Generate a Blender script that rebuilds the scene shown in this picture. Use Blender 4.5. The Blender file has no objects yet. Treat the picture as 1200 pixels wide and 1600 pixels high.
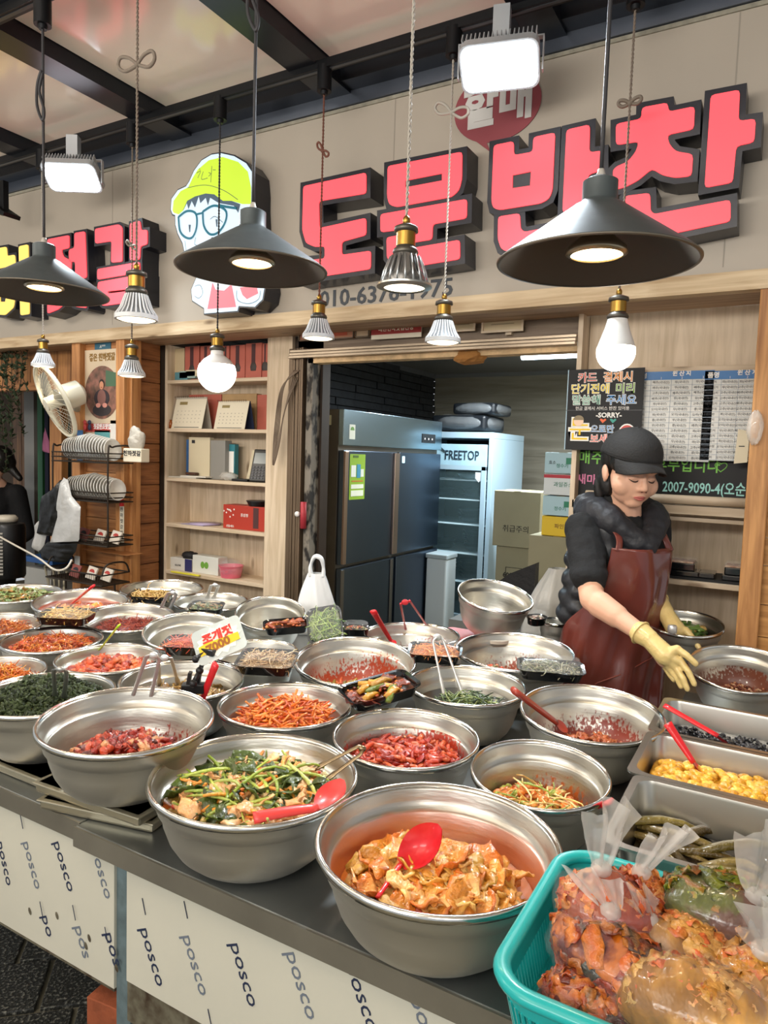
import bpy, bmesh, math, random
import numpy as np
from mathutils import Vector, Matrix, Euler
from mathutils.geometry import tessellate_polygon
SC = bpy.context.scene; COL = SC.collection
PI = math.pi
# ---------------------------------------------------------------- camera
FPX = 1104.0; CH = 1.43
_X = np.array([1935., 150., -FPX]); _X /= np.linalg.norm(_X)
_Y = np.array([635., -68., FPX]); _Y -= _Y.dot(_X)*_X; _Y /= np.linalg.norm(_Y)
_Z = np.cross(_X, _Y)
if _Z[1] > 0: _Z = -_Z
RW = np.array([_X, _Y, _Z]); CAMP = np.array([0, 0, CH])
cd = bpy.data.cameras.new('camera'); cam = bpy.data.objects.new('camera', cd); COL.objects.link(cam)
cd.sensor_fit = 'VERTICAL'; cd.sensor_height = 36; cd.lens = FPX/1600*36; cd.clip_start = .05
M = Matrix.Identity(4)
for i in range(3):
    M[i][0] = RW[i, 0]; M[i][1] = -RW[i, 1]; M[i][2] = -RW[i, 2]; M[i][3] = CAMP[i]
cam.matrix_world = M; SC.camera = cam
# ---------------------------------------------------------------- world, exposure, added hall fill lights
SC.view_settings.view_transform = 'Standard'; SC.view_settings.look = 'None'
SC.view_settings.gamma = 1; SC.view_settings.use_curve_mapping = False
SC.view_settings.exposure = 0.25
w = bpy.data.worlds.new('world'); SC.world = w; w.use_nodes = True
w.node_tree.nodes['Background'].inputs[0].default_value = (.92, .96, 1, 1)
w.node_tree.nodes['Background'].inputs[1].default_value = .5
def area(name, loc, size, energy, color, rot=(0, 0, 0), sy=None, spread=None):
    l = bpy.data.lights.new(name, 'AREA'); l.energy = energy; l.color = color; l.size = size
    if sy: l.shape = 'RECTANGLE'; l.size_y = sy
    if spread: l.spread = spread
    o = bpy.data.objects.new(name, l); o.location = loc; o.rotation_euler = rot; COL.objects.link(o); return o
# added front fill for unseen hall lamps, behind and beside the viewer
area('hall_fill', (-1.2, -2.0, 2.3), 2.4, 44, (1, .96, .9), (math.radians(62), 0, 0), .5)
area('hall_fill', (1.2, -1.4, 2.4), 1.2, 18, (1, .96, .9), (math.radians(55), 0, 0), .5)
area('hall_fill', (-4.2, .2, 2.7), 1.6, 25, (1, .93, .82), (math.radians(20), 0, 0), .5)
# added upward fill that brightens the ceiling in place of bounced light
area('ceiling_bounce_fill', (-1.4, -.9, 2.1), 2.6, 60, (1, .93, .84), (math.radians(150), 0, 0), .6)
area('ceiling_bounce_fill', (-3.6, -.6, 2.1), 1.6, 30, (1, .93, .84), (math.radians(150), 0, 0), .6)
# fluorescent tube light inside the back room
area('room_light', (-1.15, 4.0, 1.98), 1.0, 44, (.88, .96, 1), (0, 0, 0), .12)
# ---------------------------------------------------------------- helpers
def ray(px, py): return RW @ np.array([px-600., py-800., FPX])
def at_z(px, py, z): d = ray(px, py); return CAMP + d*(z-CH)/d[2]
def at_y(px, py, y): d = ray(px, py); return CAMP + d*y/d[1]
def at_x(px, py, x): d = ray(px, py); return CAMP + d*x/d[0]
def hx(s):
    c = [int(s[i:i+2], 16)/255 for i in (0, 2, 4)]
    return tuple([(v/12.92 if v <= .04045 else ((v+.055)/1.055)**2.4) for v in c] + [1])
_mats = {}
def nd(nt, t, **k):
    n = nt.nodes.new(t)
    for a, b in k.items():
        if a in n.inputs.keys() if isinstance(a, str) else False: n.inputs[a].default_value = b
        else: setattr(n, a, b)
    return n
def mat(name, col='888888', rough=.6, metal=0, var=0, vs=8, bump=0, bs=40, emit=0, coat=0, alpha=1, trans=0, col2=None, stretch=(1, 1, 1), attr=False, spec=.5, sub=0, ior=1.45, ecol=None, detail=4, sharp=None):
    if name in _mats: return _mats[name]
    m = bpy.data.materials.new(name); m.use_nodes = True; nt = m.node_tree; b = nt.nodes['Principled BSDF']; L = nt.links
    c = hx(col) if isinstance(col, str) else col
    b.inputs['Base Color'].default_value = c; b.inputs['Roughness'].default_value = rough; b.inputs['Metallic'].default_value = metal
    b.inputs['Specular IOR Level'].default_value = spec; b.inputs['IOR'].default_value = ior
    if coat: b.inputs['Coat Weight'].default_value = coat; b.inputs['Coat Roughness'].default_value = .08
    if trans: b.inputs['Transmission Weight'].default_value = trans
    if sub: b.inputs['Subsurface Weight'].default_value = sub; b.inputs['Subsurface Radius'].default_value = (.02, .008, .004)
    if alpha < 1: b.inputs['Alpha'].default_value = alpha
    if emit: b.inputs['Emission Color'].default_value = hx(ecol) if ecol else c; b.inputs['Emission Strength'].default_value = emit
    tc = nd(nt, 'ShaderNodeTexCoord'); mp = nd(nt, 'ShaderNodeMapping'); mp.inputs['Scale'].default_value = stretch
    L.new(tc.outputs['Object'], mp.inputs['Vector'])
    src = None
    if attr:
        a = nd(nt, 'ShaderNodeAttribute'); a.attribute_name = 'col'; src = a.outputs['Color']; L.new(src, b.inputs['Base Color'])
    if var or col2:
        n = nd(nt, 'ShaderNodeTexNoise'); n.inputs['Scale'].default_value = vs; n.inputs['Detail'].default_value = detail
        L.new(mp.outputs[0], n.inputs['Vector'])
        if col2:
            r = nd(nt, 'ShaderNodeValToRGB'); lo, hi = sharp or (.35, .65)
            r.color_ramp.elements[0].position = lo; r.color_ramp.elements[1].position = hi
            r.color_ramp.elements[0].color = c; r.color_ramp.elements[1].color = hx(col2)
            L.new(n.outputs['Fac'], r.inputs['Fac']); src = r.outputs['Color']
        if var:
            h = nd(nt, 'ShaderNodeHueSaturation'); mr = nd(nt, 'ShaderNodeMapRange')
            mr.inputs['From Min'].default_value = .3; mr.inputs['From Max'].default_value = .7
            mr.inputs['To Min'].default_value = 1-var; mr.inputs['To Max'].default_value = 1+var
            L.new(n.outputs['Fac'], mr.inputs['Value']); L.new(mr.outputs[0], h.inputs['Value'])
            h.inputs['Color'].default_value = c
            if src: L.new(src, h.inputs['Color'])
            src = h.outputs['Color']
        L.new(src, b.inputs['Base Color'])
    if bump:
        n = nd(nt, 'ShaderNodeTexNoise'); n.inputs['Scale'].default_value = bs; n.inputs['Detail'].default_value = 3
        L.new(mp.outputs[0], n.inputs['Vector'])
        bp = nd(nt, 'ShaderNodeBump'); bp.inputs['Strength'].default_value = bump; bp.inputs['Distance'].default_value = .01
        L.new(n.outputs['Fac'], bp.inputs['Height']); L.new(bp.outputs[0], b.inputs['Normal'])
    _mats[name] = m; return m
def wood(name, c1, c2, axis='z', scale=1., rough=.55, knots=True):
    if name in _mats: return _mats[name]
    m = bpy.data.materials.new(name); m.use_nodes = True; nt = m.node_tree; b = nt.nodes['Principled BSDF']; L = nt.links
    b.inputs['Roughness'].default_value = rough
    tc = nd(nt, 'ShaderNodeTexCoord'); mp = nd(nt, 'ShaderNodeMapping')
    s = {'x': (1.2, 14, 14), 'y': (14, 1.2, 14), 'z': (14, 14, 1.2)}[axis]
    mp.inputs['Scale'].default_value = tuple(v*scale for v in s); L.new(tc.outputs['Object'], mp.inputs['Vector'])
    n = nd(nt, 'ShaderNodeTexNoise'); n.inputs['Scale'].default_value = 3; n.inputs['Detail'].default_value = 8; n.inputs['Distortion'].default_value = .6
    L.new(mp.outputs[0], n.inputs['Vector'])
    r = nd(nt, 'ShaderNodeValToRGB'); r.color_ramp.elements[0].position = .32; r.color_ramp.elements[1].position = .68
    r.color_ramp.elements[0].color = hx(c2); r.color_ramp.elements[1].color = hx(c1); L.new(n.outputs['Fac'], r.inputs['Fac'])
    out = r.outputs['Color']
    if knots:
        v = nd(nt, 'ShaderNodeTexVoronoi'); v.inputs['Scale'].default_value = 1.3; mp2 = nd(nt, 'ShaderNodeMapping')
        s2 = {'x': (2, 6, 6), 'y': (6, 2, 6), 'z': (6, 6, 2)}[axis]; mp2.inputs['Scale'].default_value = s2
        L.new(tc.outputs['Object'], mp2.inputs['Vector']); L.new(mp2.outputs[0], v.inputs['Vector'])
        r2 = nd(nt, 'ShaderNodeValToRGB'); r2.color_ramp.elements[0].position = .05; r2.color_ramp.elements[1].position = .12
        r2.color_ramp.elements[0].color = (.25, .18, .12, 1); r2.color_ramp.elements[1].color = (1, 1, 1, 1)
        L.new(v.outputs['Distance'], r2.inputs['Fac'])
        mx = nd(nt, 'ShaderNodeMixRGB'); mx.blend_type = 'MULTIPLY'; mx.inputs[0].default_value = .8
        L.new(out, mx.inputs[1]); L.new(r2.outputs['Color'], mx.inputs[2]); out = mx.outputs[0]
    L.new(out, b.inputs['Base Color'])
    bp = nd(nt, 'ShaderNodeBump'); bp.inputs['Strength'].default_value = .15; bp.inputs['Distance'].default_value = .004
    L.new(n.outputs['Fac'], bp.inputs['Height']); L.new(bp.outputs[0], b.inputs['Normal'])
    _mats[name] = m; return m
def rotm(r): return Euler(r).to_matrix().to_4x4()
class MB:
    def __init__(s): s.v = []; s.f = []; s.m = []; s.c = []
    def add(s, v, f, m=0, X=None, c=None):
        o = len(s.v)
        if X is not None: v = [tuple(X @ Vector(p)) for p in v]
        s.v += [tuple(p) for p in v]; s.f += [tuple(i+o for i in q) for q in f]; s.m += [m]*len(f)
        s.c += [c or (1, 1, 1)]*len(v); return s
    def box(s, x0, x1, y0, y1, z0, z1, m=0, X=None, c=None):
        v = [(x, y, z) for x in (x0, x1) for y in (y0, y1) for z in (z0, z1)]
        return s.add(v, [(0, 1, 3, 2), (4, 6, 7, 5), (0, 4, 5, 1), (2, 3, 7, 6), (0, 2, 6, 4), (1, 5, 7, 3)], m, X, c)
    def cbox(s, c0, sz, m=0, rot=None, c=None):
        c0 = Vector(tuple(c0))
        X = Matrix.Translation(c0) @ (rotm(rot) if rot else Matrix.Identity(4)); a, b, d = [q/2 for q in sz]
        return s.box(-a, a, -b, b, -d, d, m, X, c)
    def tube(s, P, r, n=8, m=0, cap=True, c=None, flat=1.0, closed=False, up=None):
        P = [Vector(tuple(p)) for p in P]; k = len(P); R = r if isinstance(r, (list, tuple)) else [r]*k
        v = []; pu = Vector(up) if up else None
        for i, p in enumerate(P):
            if closed: t = P[(i+1) % k]-P[i-1]
            else: t = P[min(i+1, k-1)]-P[max(i-1, 0)]
            if t.length < 1e-9: t = Vector((0, 0, 1))
            t.normalize()
            if pu is None: pu = Vector((0, 0, 1)) if abs(t.z) < .9 else Vector((1, 0, 0))
            a = pu.cross(t)
            if a.length < 1e-6: a = Vector((1, 0, 0)).cross(t)
            a.normalize(); b = t.cross(a); pu = b if up is None else pu
            for j in range(n):
                q = 2*PI*j/n; v.append(tuple(p+R[i]*(math.cos(q)*a+math.sin(q)*flat*b)))
        f = [(i*n+j, i*n+(j+1) % n, (i+1)*n+(j+1) % n, (i+1)*n+j) for i in range(k-1) for j in range(n)]
        if closed: f += [((k-1)*n+j, (k-1)*n+(j+1) % n, (j+1) % n, j) for j in range(n)]
        elif cap: f += [tuple(reversed(range(n))), tuple((k-1)*n+j for j in range(n))]
        return s.add(v, f, m, None, c)
    def lathe(s, prof, n=48, m=0, X=None, c=None, a0=0, a1=2*PI, mf=None):
        v = []; k = len(prof); full = abs(a1-a0-2*PI) < 1e-6; nn = n if full else n+1
        for (r, z) in prof:
            for j in range(nn):
                a = a0+(a1-a0)*j/n; v.append((r*math.cos(a), r*math.sin(a), z))
        f = []; 
        for i in range(k-1):
            for j in range(n):
                j2 = (j+1) % nn; f.append((i*nn+j, i*nn+j2, (i+1)*nn+j2, (i+1)*nn+j))
        o = len(s.m); s.add(v, f, m, X, c)
        if mf:
            for i in range(k-1):
                for j in range(n): s.m[o+i*n+j] = mf(i)
        return s
    def ell(s, c0, r, nu=12, nv=8, m=0, rot=None, c=None, jit=0, rng=None):
        X = Matrix.Translation(c0) @ (rotm(rot) if rot else Matrix.Identity(4))
        v = [(0, 0, -r[2])]
        for i in range(1, nv):
            for j in range(nu):
                a = PI*i/nv-PI/2; b = 2*PI*j/nu; k = 1+(rng.uniform(-jit, jit) if jit else 0)
                v.append((r[0]*k*math.cos(a)*math.cos(b), r[1]*k*math.cos(a)*math.sin(b), r[2]*k*math.sin(a)))
        v.append((0, 0, r[2])); f = [(0, 1+(j+1) % nu, 1+j) for j in range(nu)]
        for i in range(nv-2):
            for j in range(nu): f.append((1+i*nu+j, 1+i*nu+(j+1) % nu, 1+(i+1)*nu+(j+1) % nu, 1+(i+1)*nu+j))
        e = len(v)-1; b = 1+(nv-2)*nu; f += [(b+j, b+(j+1) % nu, e) for j in range(nu)]
        return s.add(v, f, m, X, c)
    def prism(s, poly, holes=(), h=.01, m=0, mside=None, X=None, c=None):
        """poly in the local XY plane, thickness h towards -Z (front at z=0)"""
        loops = [list(poly)]+[list(q) for q in holes]
        flat = [p for l in loops for p in l]; n = len(flat)
        tri = tessellate_polygon([[Vector((p[0], p[1], 0)) for p in l] for l in loops])
        v = [(p[0], p[1], 0) for p in flat]+[(p[0], p[1], -h) for p in flat]
        f = []
        for t in tri:
            a, b, d = [Vector(v[i]) for i in t]
            t = tuple(t) if (b-a).cross(d-a).z > 0 else tuple(reversed(t))
            f.append(t)
        s.add(v, f+[tuple(i+n for i in reversed(t)) for t in f], m, X, c)
        o = len(s.v)-2*n; k = 0
        for l in loops:
            q = len(l); ar = sum(l[i-1][0]*l[i][1]-l[i][0]*l[i-1][1] for i in range(q))
            for i in range(q):
                a = k+i; b = k+(i+1) % q
                g = (a+o, a+n+o, b+n+o, b+o) if (ar > 0) == (k == 0) else (a+o, b+o, b+n+o, a+n+o)
                if k: g = (a+o, a+n+o, b+n+o, b+o) if ar < 0 else (a+o, b+o, b+n+o, a+n+o)
                s.f.append(g); s.m.append(m if mside is None else mside)
            k += q
        return s
    def build(s, name, mats, parent=None, smooth=False, loc=None, rot=None, col=False, bev=0, ang=None):
        me = bpy.data.meshes.new(name); me.from_pydata(s.v, [], s.f)
        ms = mats if isinstance(mats, (list, tuple)) else [mats]
        for q in ms: me.materials.append(q)
        if len(ms) > 1: me.polygons.foreach_set('material_index', s.m)
        if smooth: me.polygons.foreach_set('use_smooth', [True]*len(s.f))
        if col:
            a = me.color_attributes.new('col', 'FLOAT_COLOR', 'POINT')
            a.data.foreach_set('color', [x for q in s.c for x in (*q[:3], 1)])
        me.update(); me.validate()
        if smooth and ang:
            try: me.set_sharp_from_angle(angle=math.radians(ang))
            except Exception: pass
        return link(name, me, parent, loc, rot, bev)
def link(name, me, parent=None, loc=None, rot=None, bev=0):
    o = bpy.data.objects.new(name, me); COL.objects.link(o)
    if parent: o.parent = parent
    if loc is not None: o.location = loc
    if rot is not None: o.rotation_euler = rot
    if bev:
        b = o.modifiers.new('bevel', 'BEVEL'); b.width = bev; b.segments = 2; b.limit_method = 'ANGLE'
    return o
def tag(o, label=None, cat=None, group=None, kind=None):
    if label: o['label'] = label
    if cat: o['category'] = cat
    if group: o['group'] = group
    if kind: o['kind'] = kind
    return o
def thing(name, label, cat, loc=(0, 0, 0), rot=(0, 0, 0), group=None):
    o = bpy.data.objects.new(name, None); COL.objects.link(o); o.location = loc; o.rotation_euler = rot; o.empty_display_size = .05
    return tag(o, label, cat, group)
def struct(name, mb, m, parent=None, **k): 
    o = mb.build(name, m, parent, **k)
    if not parent: o['kind'] = 'structure'
    return o
def B(x0, x1, y0, y1, z0, z1): return MB().box(x0, x1, y0, y1, z0, z1)
def dup(o, parent=None, **k):
    c = o.copy(); COL.objects.link(c); c.parent = parent
    for ch in o.children: dup(ch, c)
    for a, b in k.items(): setattr(c, a, b)
    return c
_texts = {}
def text(body, size, m, name='lettering', parent=None, loc=(0, 0, 0), rot=(0, 0, 0), off=0, ext=.0006, align='CENTER', sx=1, spacing=1):
    key = (body, size, off, ext, align, spacing, m.name)
    if key in _texts: o = link(name, _texts[key], parent, loc, rot); o.scale = (sx, 1, 1); return o
    t = bpy.data.curves.new(name, 'FONT'); t.body = body; t.size = size; t.offset = off; t.extrude = ext
    t.align_x = align; t.align_y = 'CENTER'; t.resolution_u = 2; t.space_character = spacing
    to = bpy.data.objects.new('tmp', t)
    me = bpy.data.meshes.new_from_object(to); me.name = name
    bpy.data.objects.remove(to); bpy.data.curves.remove(t); me.materials.clear(); me.materials.append(m); _texts[key] = me
    o = link(name, me, parent, loc, rot); o.scale = (sx, 1, 1); return o
FR = (PI/2, 0, 0)   # rotation that stands an XY drawing up to face the viewer (-Y)
WB_ = bpy.data.scenes.new('workbench')
def evalmesh(o):
    COL.objects.unlink(o); WB_.collection.objects.link(o); 
    with bpy.context.temp_override(scene=WB_, view_layer=WB_.view_layers[0]):
        dg = bpy.context.evaluated_depsgraph_get(); dg.update(); me = bpy.data.meshes.new_from_object(o.evaluated_get(dg))
    return me
def blob(name, prims, m, parent=None, voxel=.01, smooth=6, fac=.5, nz=None):
    """prims: ('c', p0, p1, r0, r1) tapered limb or ('e', centre, radii, rot): fused into one skin"""
    mb = MB()
    for p in prims:
        if p[0] == 'c':
            a, b = Vector(p[1]), Vector(p[2]); n = 7
            mb.tube([a.lerp(b, i/n) for i in range(n+1)], [p[3]+(p[4]-p[3])*i/n for i in range(n+1)], 14)
            mb.ell(a, (p[3],)*3, 12, 8); mb.ell(b, (p[4],)*3, 12, 8)
        else: mb.ell(p[1], p[2], 20, 14, rot=p[3] if len(p) > 3 else None)
    o = mb.build('tmp', m)
    r = o.modifiers.new('r', 'REMESH'); r.mode = 'VOXEL'; r.voxel_size = voxel
    s = o.modifiers.new('s', 'SMOOTH'); s.iterations = smooth; s.factor = fac
    me = evalmesh(o); bpy.data.objects.remove(o)
    if nz:
        from mathutils import noise as NN
        N = [v.normal.copy() for v in me.vertices]
        for v, n in zip(me.vertices, N): v.co += n*nz[0]*(NN.noise(v.co*nz[1])+.5*NN.noise(v.co*nz[1]*2.3))
    me.polygons.foreach_set('use_smooth', [True]*len(me.polygons)); me.materials.clear()
    for q in (m if isinstance(m, (list, tuple)) else [m]): me.materials.append(q)
    return link(name, me, parent)
def spline(P, n=8):
    P = [Vector(p) for p in P]; out = []
    for i in range(len(P)-1):
        a, b, c, d = P[max(i-1, 0)], P[i], P[i+1], P[min(i+2, len(P)-1)]
        for k in range(n):
            t = k/n; out.append(.5*((2*b)+(c-a)*t+(2*a-5*b+4*c-d)*t*t+(3*b-a-3*c+d)*t**3))
    out.append(P[-1]); return out
def offset(poly, d):
    n = len(poly); ar = sum(poly[i-1][0]*poly[i][1]-poly[i][0]*poly[i-1][1] for i in range(n)); sg = 1 if ar > 0 else -1; out = []
    for i in range(n):
        a, b, c = [Vector(poly[j % n]) for j in (i-1, i, i+1)]
        u = (b-a).normalized(); v = (c-b).normalized(); nu = Vector((u.y, -u.x))*sg; nv = Vector((v.y, -v.x))*sg
        w_ = nu+nv; L = max(w_.length_squared/2, .35)
        if L < .9 and (u.x*v.y-u.y*v.x)*sg > 0 and u.dot(v) < .6:
            out += [tuple(b+nu*d*.95+u*d*.25), tuple(b+w_*d*.62), tuple(b+nv*d*.95-v*d*.25)]
        else: out.append(tuple(b+w_*d/L))
    return out
# shared materials
BLK = mat('black_metal', '17181a', .45, .6); BLKP = mat('black_plastic', '101012', .42, 0, coat=.1)
PALE = wood('pale_wood', 'd8c5ab', 'bca78a', 'z'); PALEX = wood('pale_wood_x', 'd8c5ab', 'bca78a', 'x')
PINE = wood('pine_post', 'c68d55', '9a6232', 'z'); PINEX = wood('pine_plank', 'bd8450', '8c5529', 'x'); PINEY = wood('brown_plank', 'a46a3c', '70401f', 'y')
STEEL = mat('brushed_steel', 'bfbcb3', .34, 1, var=.06, vs=3, bump=.05, bs=30, stretch=(1, 1, 6))
SATIN = mat('satin_steel', 'd6d3ca', .5, 1, var=.04, vs=3)
WHITE = mat('white_plastic', 'e6e6e2', .35); RED = mat('red_silicone', 'd8222a', .32, coat=.3)
CREAM = mat('fascia_panel', 'a59b8d', .45, var=.04, vs=2)
# ================================================================ LARGE STRUCTURE
ZC = 2.85; YF = 2.40
# ceiling: glossy translucent panels between dark beams, beams and rails its children
gl = mat('ceiling_panel', 'ece0d2', .16, 0, var=.03, vs=2, coat=.4)
ceil = struct('ceiling', B(-6.5, 2.5, -2.4, YF+.02, ZC+.045, ZC+.08), gl)
BEAM = mat('dark_steel_beam', '23262c', .3, .5)
BX = [-4.16, -3.32, -2.47, -1.63, -.79, .05, .9]
for i in range(len(BX)-1):
    for (ya, yb) in ((-1.2, .52), (.56, 1.44), (1.5, 2.3)):
        MB().box(BX[i]+.065, BX[i+1]-.065, ya, yb, ZC+.03, ZC+.046).build('ceiling_panel', gl, ceil)
for x in BX: B(x-.06, x+.06, -1.2, YF-.005, ZC-.03, ZC+.045).build('cross_beam', BEAM, ceil)
for y0, y1 in ((.47, .56), (1.42, 1.5), (2.31, 2.395)): B(-6, 2, y0, y1, ZC-.02, ZC+.045).build('long_beam', BEAM, ceil)
B(-6, 2, 2.385, 2.4, ZC-.07, ZC-.01).build('wall_angle', mat('angle_steel', '6d7480', .3, .8), ceil)
def track(y, n):
    t = thing('lamp_track', n, 'track', (-2, y, ZC-.05)); MB().box(-3.4, 3.2, -.017, .017, 0, .03).build('rail', BLK, t); 
    MB().box(-3.4, 3.2, -.006, .006, -.002, .001).build('slot', mat('track_slot', '55585c', .3, .8), t); return t
track(2.17, 'black track rail under the ceiling nearest the shop sign'); track(1.45, 'black track rail under the ceiling farther from the sign, cone lamps on it')
# fascia wall with the sign on it
fa = struct('wall_front', B(-6.5, 1.2, YF, YF+.06, 2.01, ZC+.02), CREAM)
fc2 = mat('grey_mortar', '8c8778', .9, var=.2, vs=30, bump=.5, bs=60)
B(-6, 1.1, YF-.006, YF, ZC-.085, ZC-.072).build('mortar_line', fc2, fa)
for x in (-4.3, -2.95, -1.38, -.22): B(x, x+.004, YF-.0008, YF, 2.03, ZC-.08).build('panel_seam', mat('seam', '8f877b', .6), fa)
st = struct('trim_1', B(-6.5, 1.2, YF-.012, YF+.035, 1.955, 2.012), wood('rough_board', 'd2bd9c', 'a88e6c', 'x', rough=.8)); 
B(-6.5, 1.2, YF+.03, YF+.25, 1.962, 1.98).build('soffit_board', wood('soffit', 'a98d70', '7f6248', 'x'), st)
# floor of dark granite setts, each a part
fl = struct('floor', B(-7, 3, -3, 7, -.05, -.012), mat('floor_joint', '6d6857', .9, var=.15, vs=20))
gran = mat('granite_tile', '262724', .5, 0, col2='8a897e', vs=130, bump=.5, bs=130, sharp=(.52, .72))
u = Vector((-.177, .19)); u.normalize(); TS = .19
import itertools
tm = None
ang = math.atan2(u.y, u.x)
for i in range(-9, 12):
    for j in range(-9, 10):
        c = Vector((-1.70, 1.05))+u*TS*i+Vector((-u.y, u.x))*TS*(j+.5*(i % 2))
        if not (-3.1 < c.x < -.9 and .1 < c.y < 2.0): continue
        if tm is None:
            o = MB().box(-TS/2+.006, TS/2-.006, -TS/2+.006, TS/2-.006, -.014, 0).build('floor_tile', gran, fl, bev=.003); tm = o
        else: o = tm.copy(); COL.objects.link(o)
        o.parent = fl; o.location = (c.x, c.y, random.Random(i*31+j).uniform(-.002, .002)); o.rotation_euler = (0, 0, ang)
# ---------------------------------------------------------------- left wooden wall, posts, side wall of planks
wl = struct('wall_left', B(-3.235, -2.87, 2.46, 2.5, 0, 1.97), PINEX)
k = 0; z = .35
while z < 1.95:
    h = .118 + .01*math.sin(k*3); MB().box(-.17, .17, -.012, 0, 0, h-.004).build('plank', PINEX, wl, loc=(-3.05, 2.46, z)); z += h; k += 1
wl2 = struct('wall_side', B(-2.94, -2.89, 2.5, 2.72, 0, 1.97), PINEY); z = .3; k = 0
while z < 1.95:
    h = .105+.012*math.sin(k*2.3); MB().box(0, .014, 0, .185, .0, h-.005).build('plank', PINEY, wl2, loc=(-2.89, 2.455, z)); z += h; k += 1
for n, (x0, x1, y0) in enumerate(((-3.275, -3.21, 2.41), (-2.93, -2.87, 2.405), (-2.885, -2.855, 2.44))):
    tag(MB().box(x0, x1, y0, y0+.06, 0, 1.965).build('wooden_post', PINE, bev=.004), ['pine post left of the portrait poster, fan bracket on it', 'pine post right of the portrait poster', 'narrow pine batten on the corner of the plank side wall'][n], 'post')
tag(B(-2.885, -2.85, 2.645, 2.69, .2, 1.965).build('metal_channel', mat('old_channel', '3a3128', .5, .6, var=.2)), 'dark metal channel between plank wall and pale shelves', 'channel')
# ---------------------------------------------------------------- pale shelf unit, left of the opening
su = thing('wall_shelf_unit', 'pale wood built-in shelf unit left of the doorway, filled with small goods', 'shelf', (-2.49, 2.65, 0))
def sp(name, x0, x1, y0, y1, z0, z1, m=PALE, p=su, l=(-2.49, 2.65, 0)): return MB().box(x0-l[0], x1-l[0], y0-l[1], y1-l[1], z0-l[2], z1-l[2]).build(name, m, p, bev=.001)
sp('side_panel', -2.85, -2.832, 2.65, 2.83, .3, 1.965); sp('side_panel', -2.165, -2.145, 2.64, 2.83, .3, 1.965)
sp('back_panel', -2.84, -2.15, 2.82, 2.835, .3, 1.965)
SHZ = [1.782, 1.535, 1.28, 1.04, .79]
for z in SHZ: sp('shelf_board', -2.833, -2.165, 2.645, 2.82, z-.017, z, PALEX)
SHZ.append(.5); sp('shelf_board', -2.833, -2.165, 2.645, 2.82, .483, .5, PALEX)
pn = struct('wall_panel', B(-2.146, -2.02, 2.64, 2.66, .3, 1.965), PALE); pn.name = 'trim_2'
# shutter rails / door jamb
JM = mat('old_shutter_rail', '6b5a48', .45, .55, var=.25, vs=6, stretch=(1, 1, .3)); JD = mat('jamb_dark', '35291f', .6, .3, var=.2)
jb = struct('door_1', MB().box(-2.02, -1.86, 2.66, 2.72, 0, 1.96), JD)
for i, (x, w_) in enumerate(((-2.015, .022), (-1.988, .012), (-1.968, .016), (-1.945, .010), (-1.93, .012))):
    B(x, x+w_, 2.61-.006*i, 2.665, 0, 1.9).build('guide_rail', JM, jb, bev=.002)
B(-1.905, -1.872, 2.6, 2.7, 0, 1.86).build('peeling_jamb', mat('peeled_paint', '7c756a', .7, 0, col2='1f1b17', vs=22, stretch=(1, 1, .5), sharp=(.45, .55), bump=.3), jb)
for z in (1.85, 1.863, 1.877): B(-1.99, -.70, 2.57+.4*(z-1.85), 2.6+.4*(z-1.85), z, z+.0125).build('shutter_slat', mat('shutter_slat', '9d8d79', .35, .7, var=.15), jb, bev=.002)
B(-1.9, -.70, 2.6, 2.66, 1.83, 1.85).build('torn_edge', mat('torn_edge', 'c9ab82', .9, var=.35, vs=18, bump=.6), jb)
hd = struct('wall_header', B(-2.0, -.70, 2.66, 2.7, 1.9, 1.99), wood('header_wood', '8d7a66', '65513e', 'x')); hd.name = 'wall_over_door'
for x in (-1.22, -.98): B(x-.012, x+.012, 2.64, 2.66, 1.91, 1.98).build('upright', PALE, hd)
tag(MB().ell((0, 0, 0), (.07, .05, .03), 14, 8, jit=.12, rng=random.Random(4)).build('foam_patch', mat('foam', 'a5733c', .9, bump=.6), loc=(-1.13, 2.63, 1.83)), 'brown crusty foam patch under the shutter header', 'foam patch')
# ---------------------------------------------------------------- back room
RL, RY, RZ = -2.68, 5.5, 2.13
stone = mat('slate_stone', '25282c', .7, var=.35, vs=9, bump=.4, bs=20)
wr = struct('wall_room_left', B(RL-.06, RL-.012, 2.86, RY, 0, RZ+.1), mat('slate_joint', '0e0f11', .9)); rs = random.Random(3)
z = 1.45
row = 0
while z < RZ:
    y = 2.87+rs.uniform(0, .03)
    while y < RY:
        L_ = rs.uniform(.22, .5); h = .052
        MB().box(-.02, rs.uniform(.0, .014), 0, min(L_, RY-y)-.006, 0, h-.006).build('slate_strip', stone, wr, loc=(RL, y, z)); y += L_
    z += .052
B(RL-.012, RL, 2.86, RY, 0, 1.45).build('lower_panel', mat('room_panel_dark', '57534b', .7), wr)
MB().box(RL, RL+.012, 2.86, RY, RZ-.035, RZ).build('cove', mat('cove', '55585c', .6), wr)
bk = struct('wall_room_back', B(RL, -.3, RY, RY+.05, 0, RZ+.1), wood('room_board', '8f8a7a', '777262', 'x', .6, knots=False))
for z in (.35, .72, 1.09, 1.46, 1.83): B(RL, -.3, RY-.004, RY, z, z+.365).build('wall_board', wood('room_board2', '989384', '7f7a6b', 'x', .6, knots=False), bk, bev=.002)
B(RL, -.3, RY-.02, RY, RZ-.03, RZ).build('cove', mat('cove2', '77797a', .6), bk)
struct('wall_room_right', B(-.34, -.3, 2.9, RY, 0, RZ+.1), PALE)
rc = struct('ceiling_room', B(RL-.05, -.3, 2.72, RY+.05, RZ, RZ+.04), mat('room_ceiling', '7b7d7e', .5))
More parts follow.
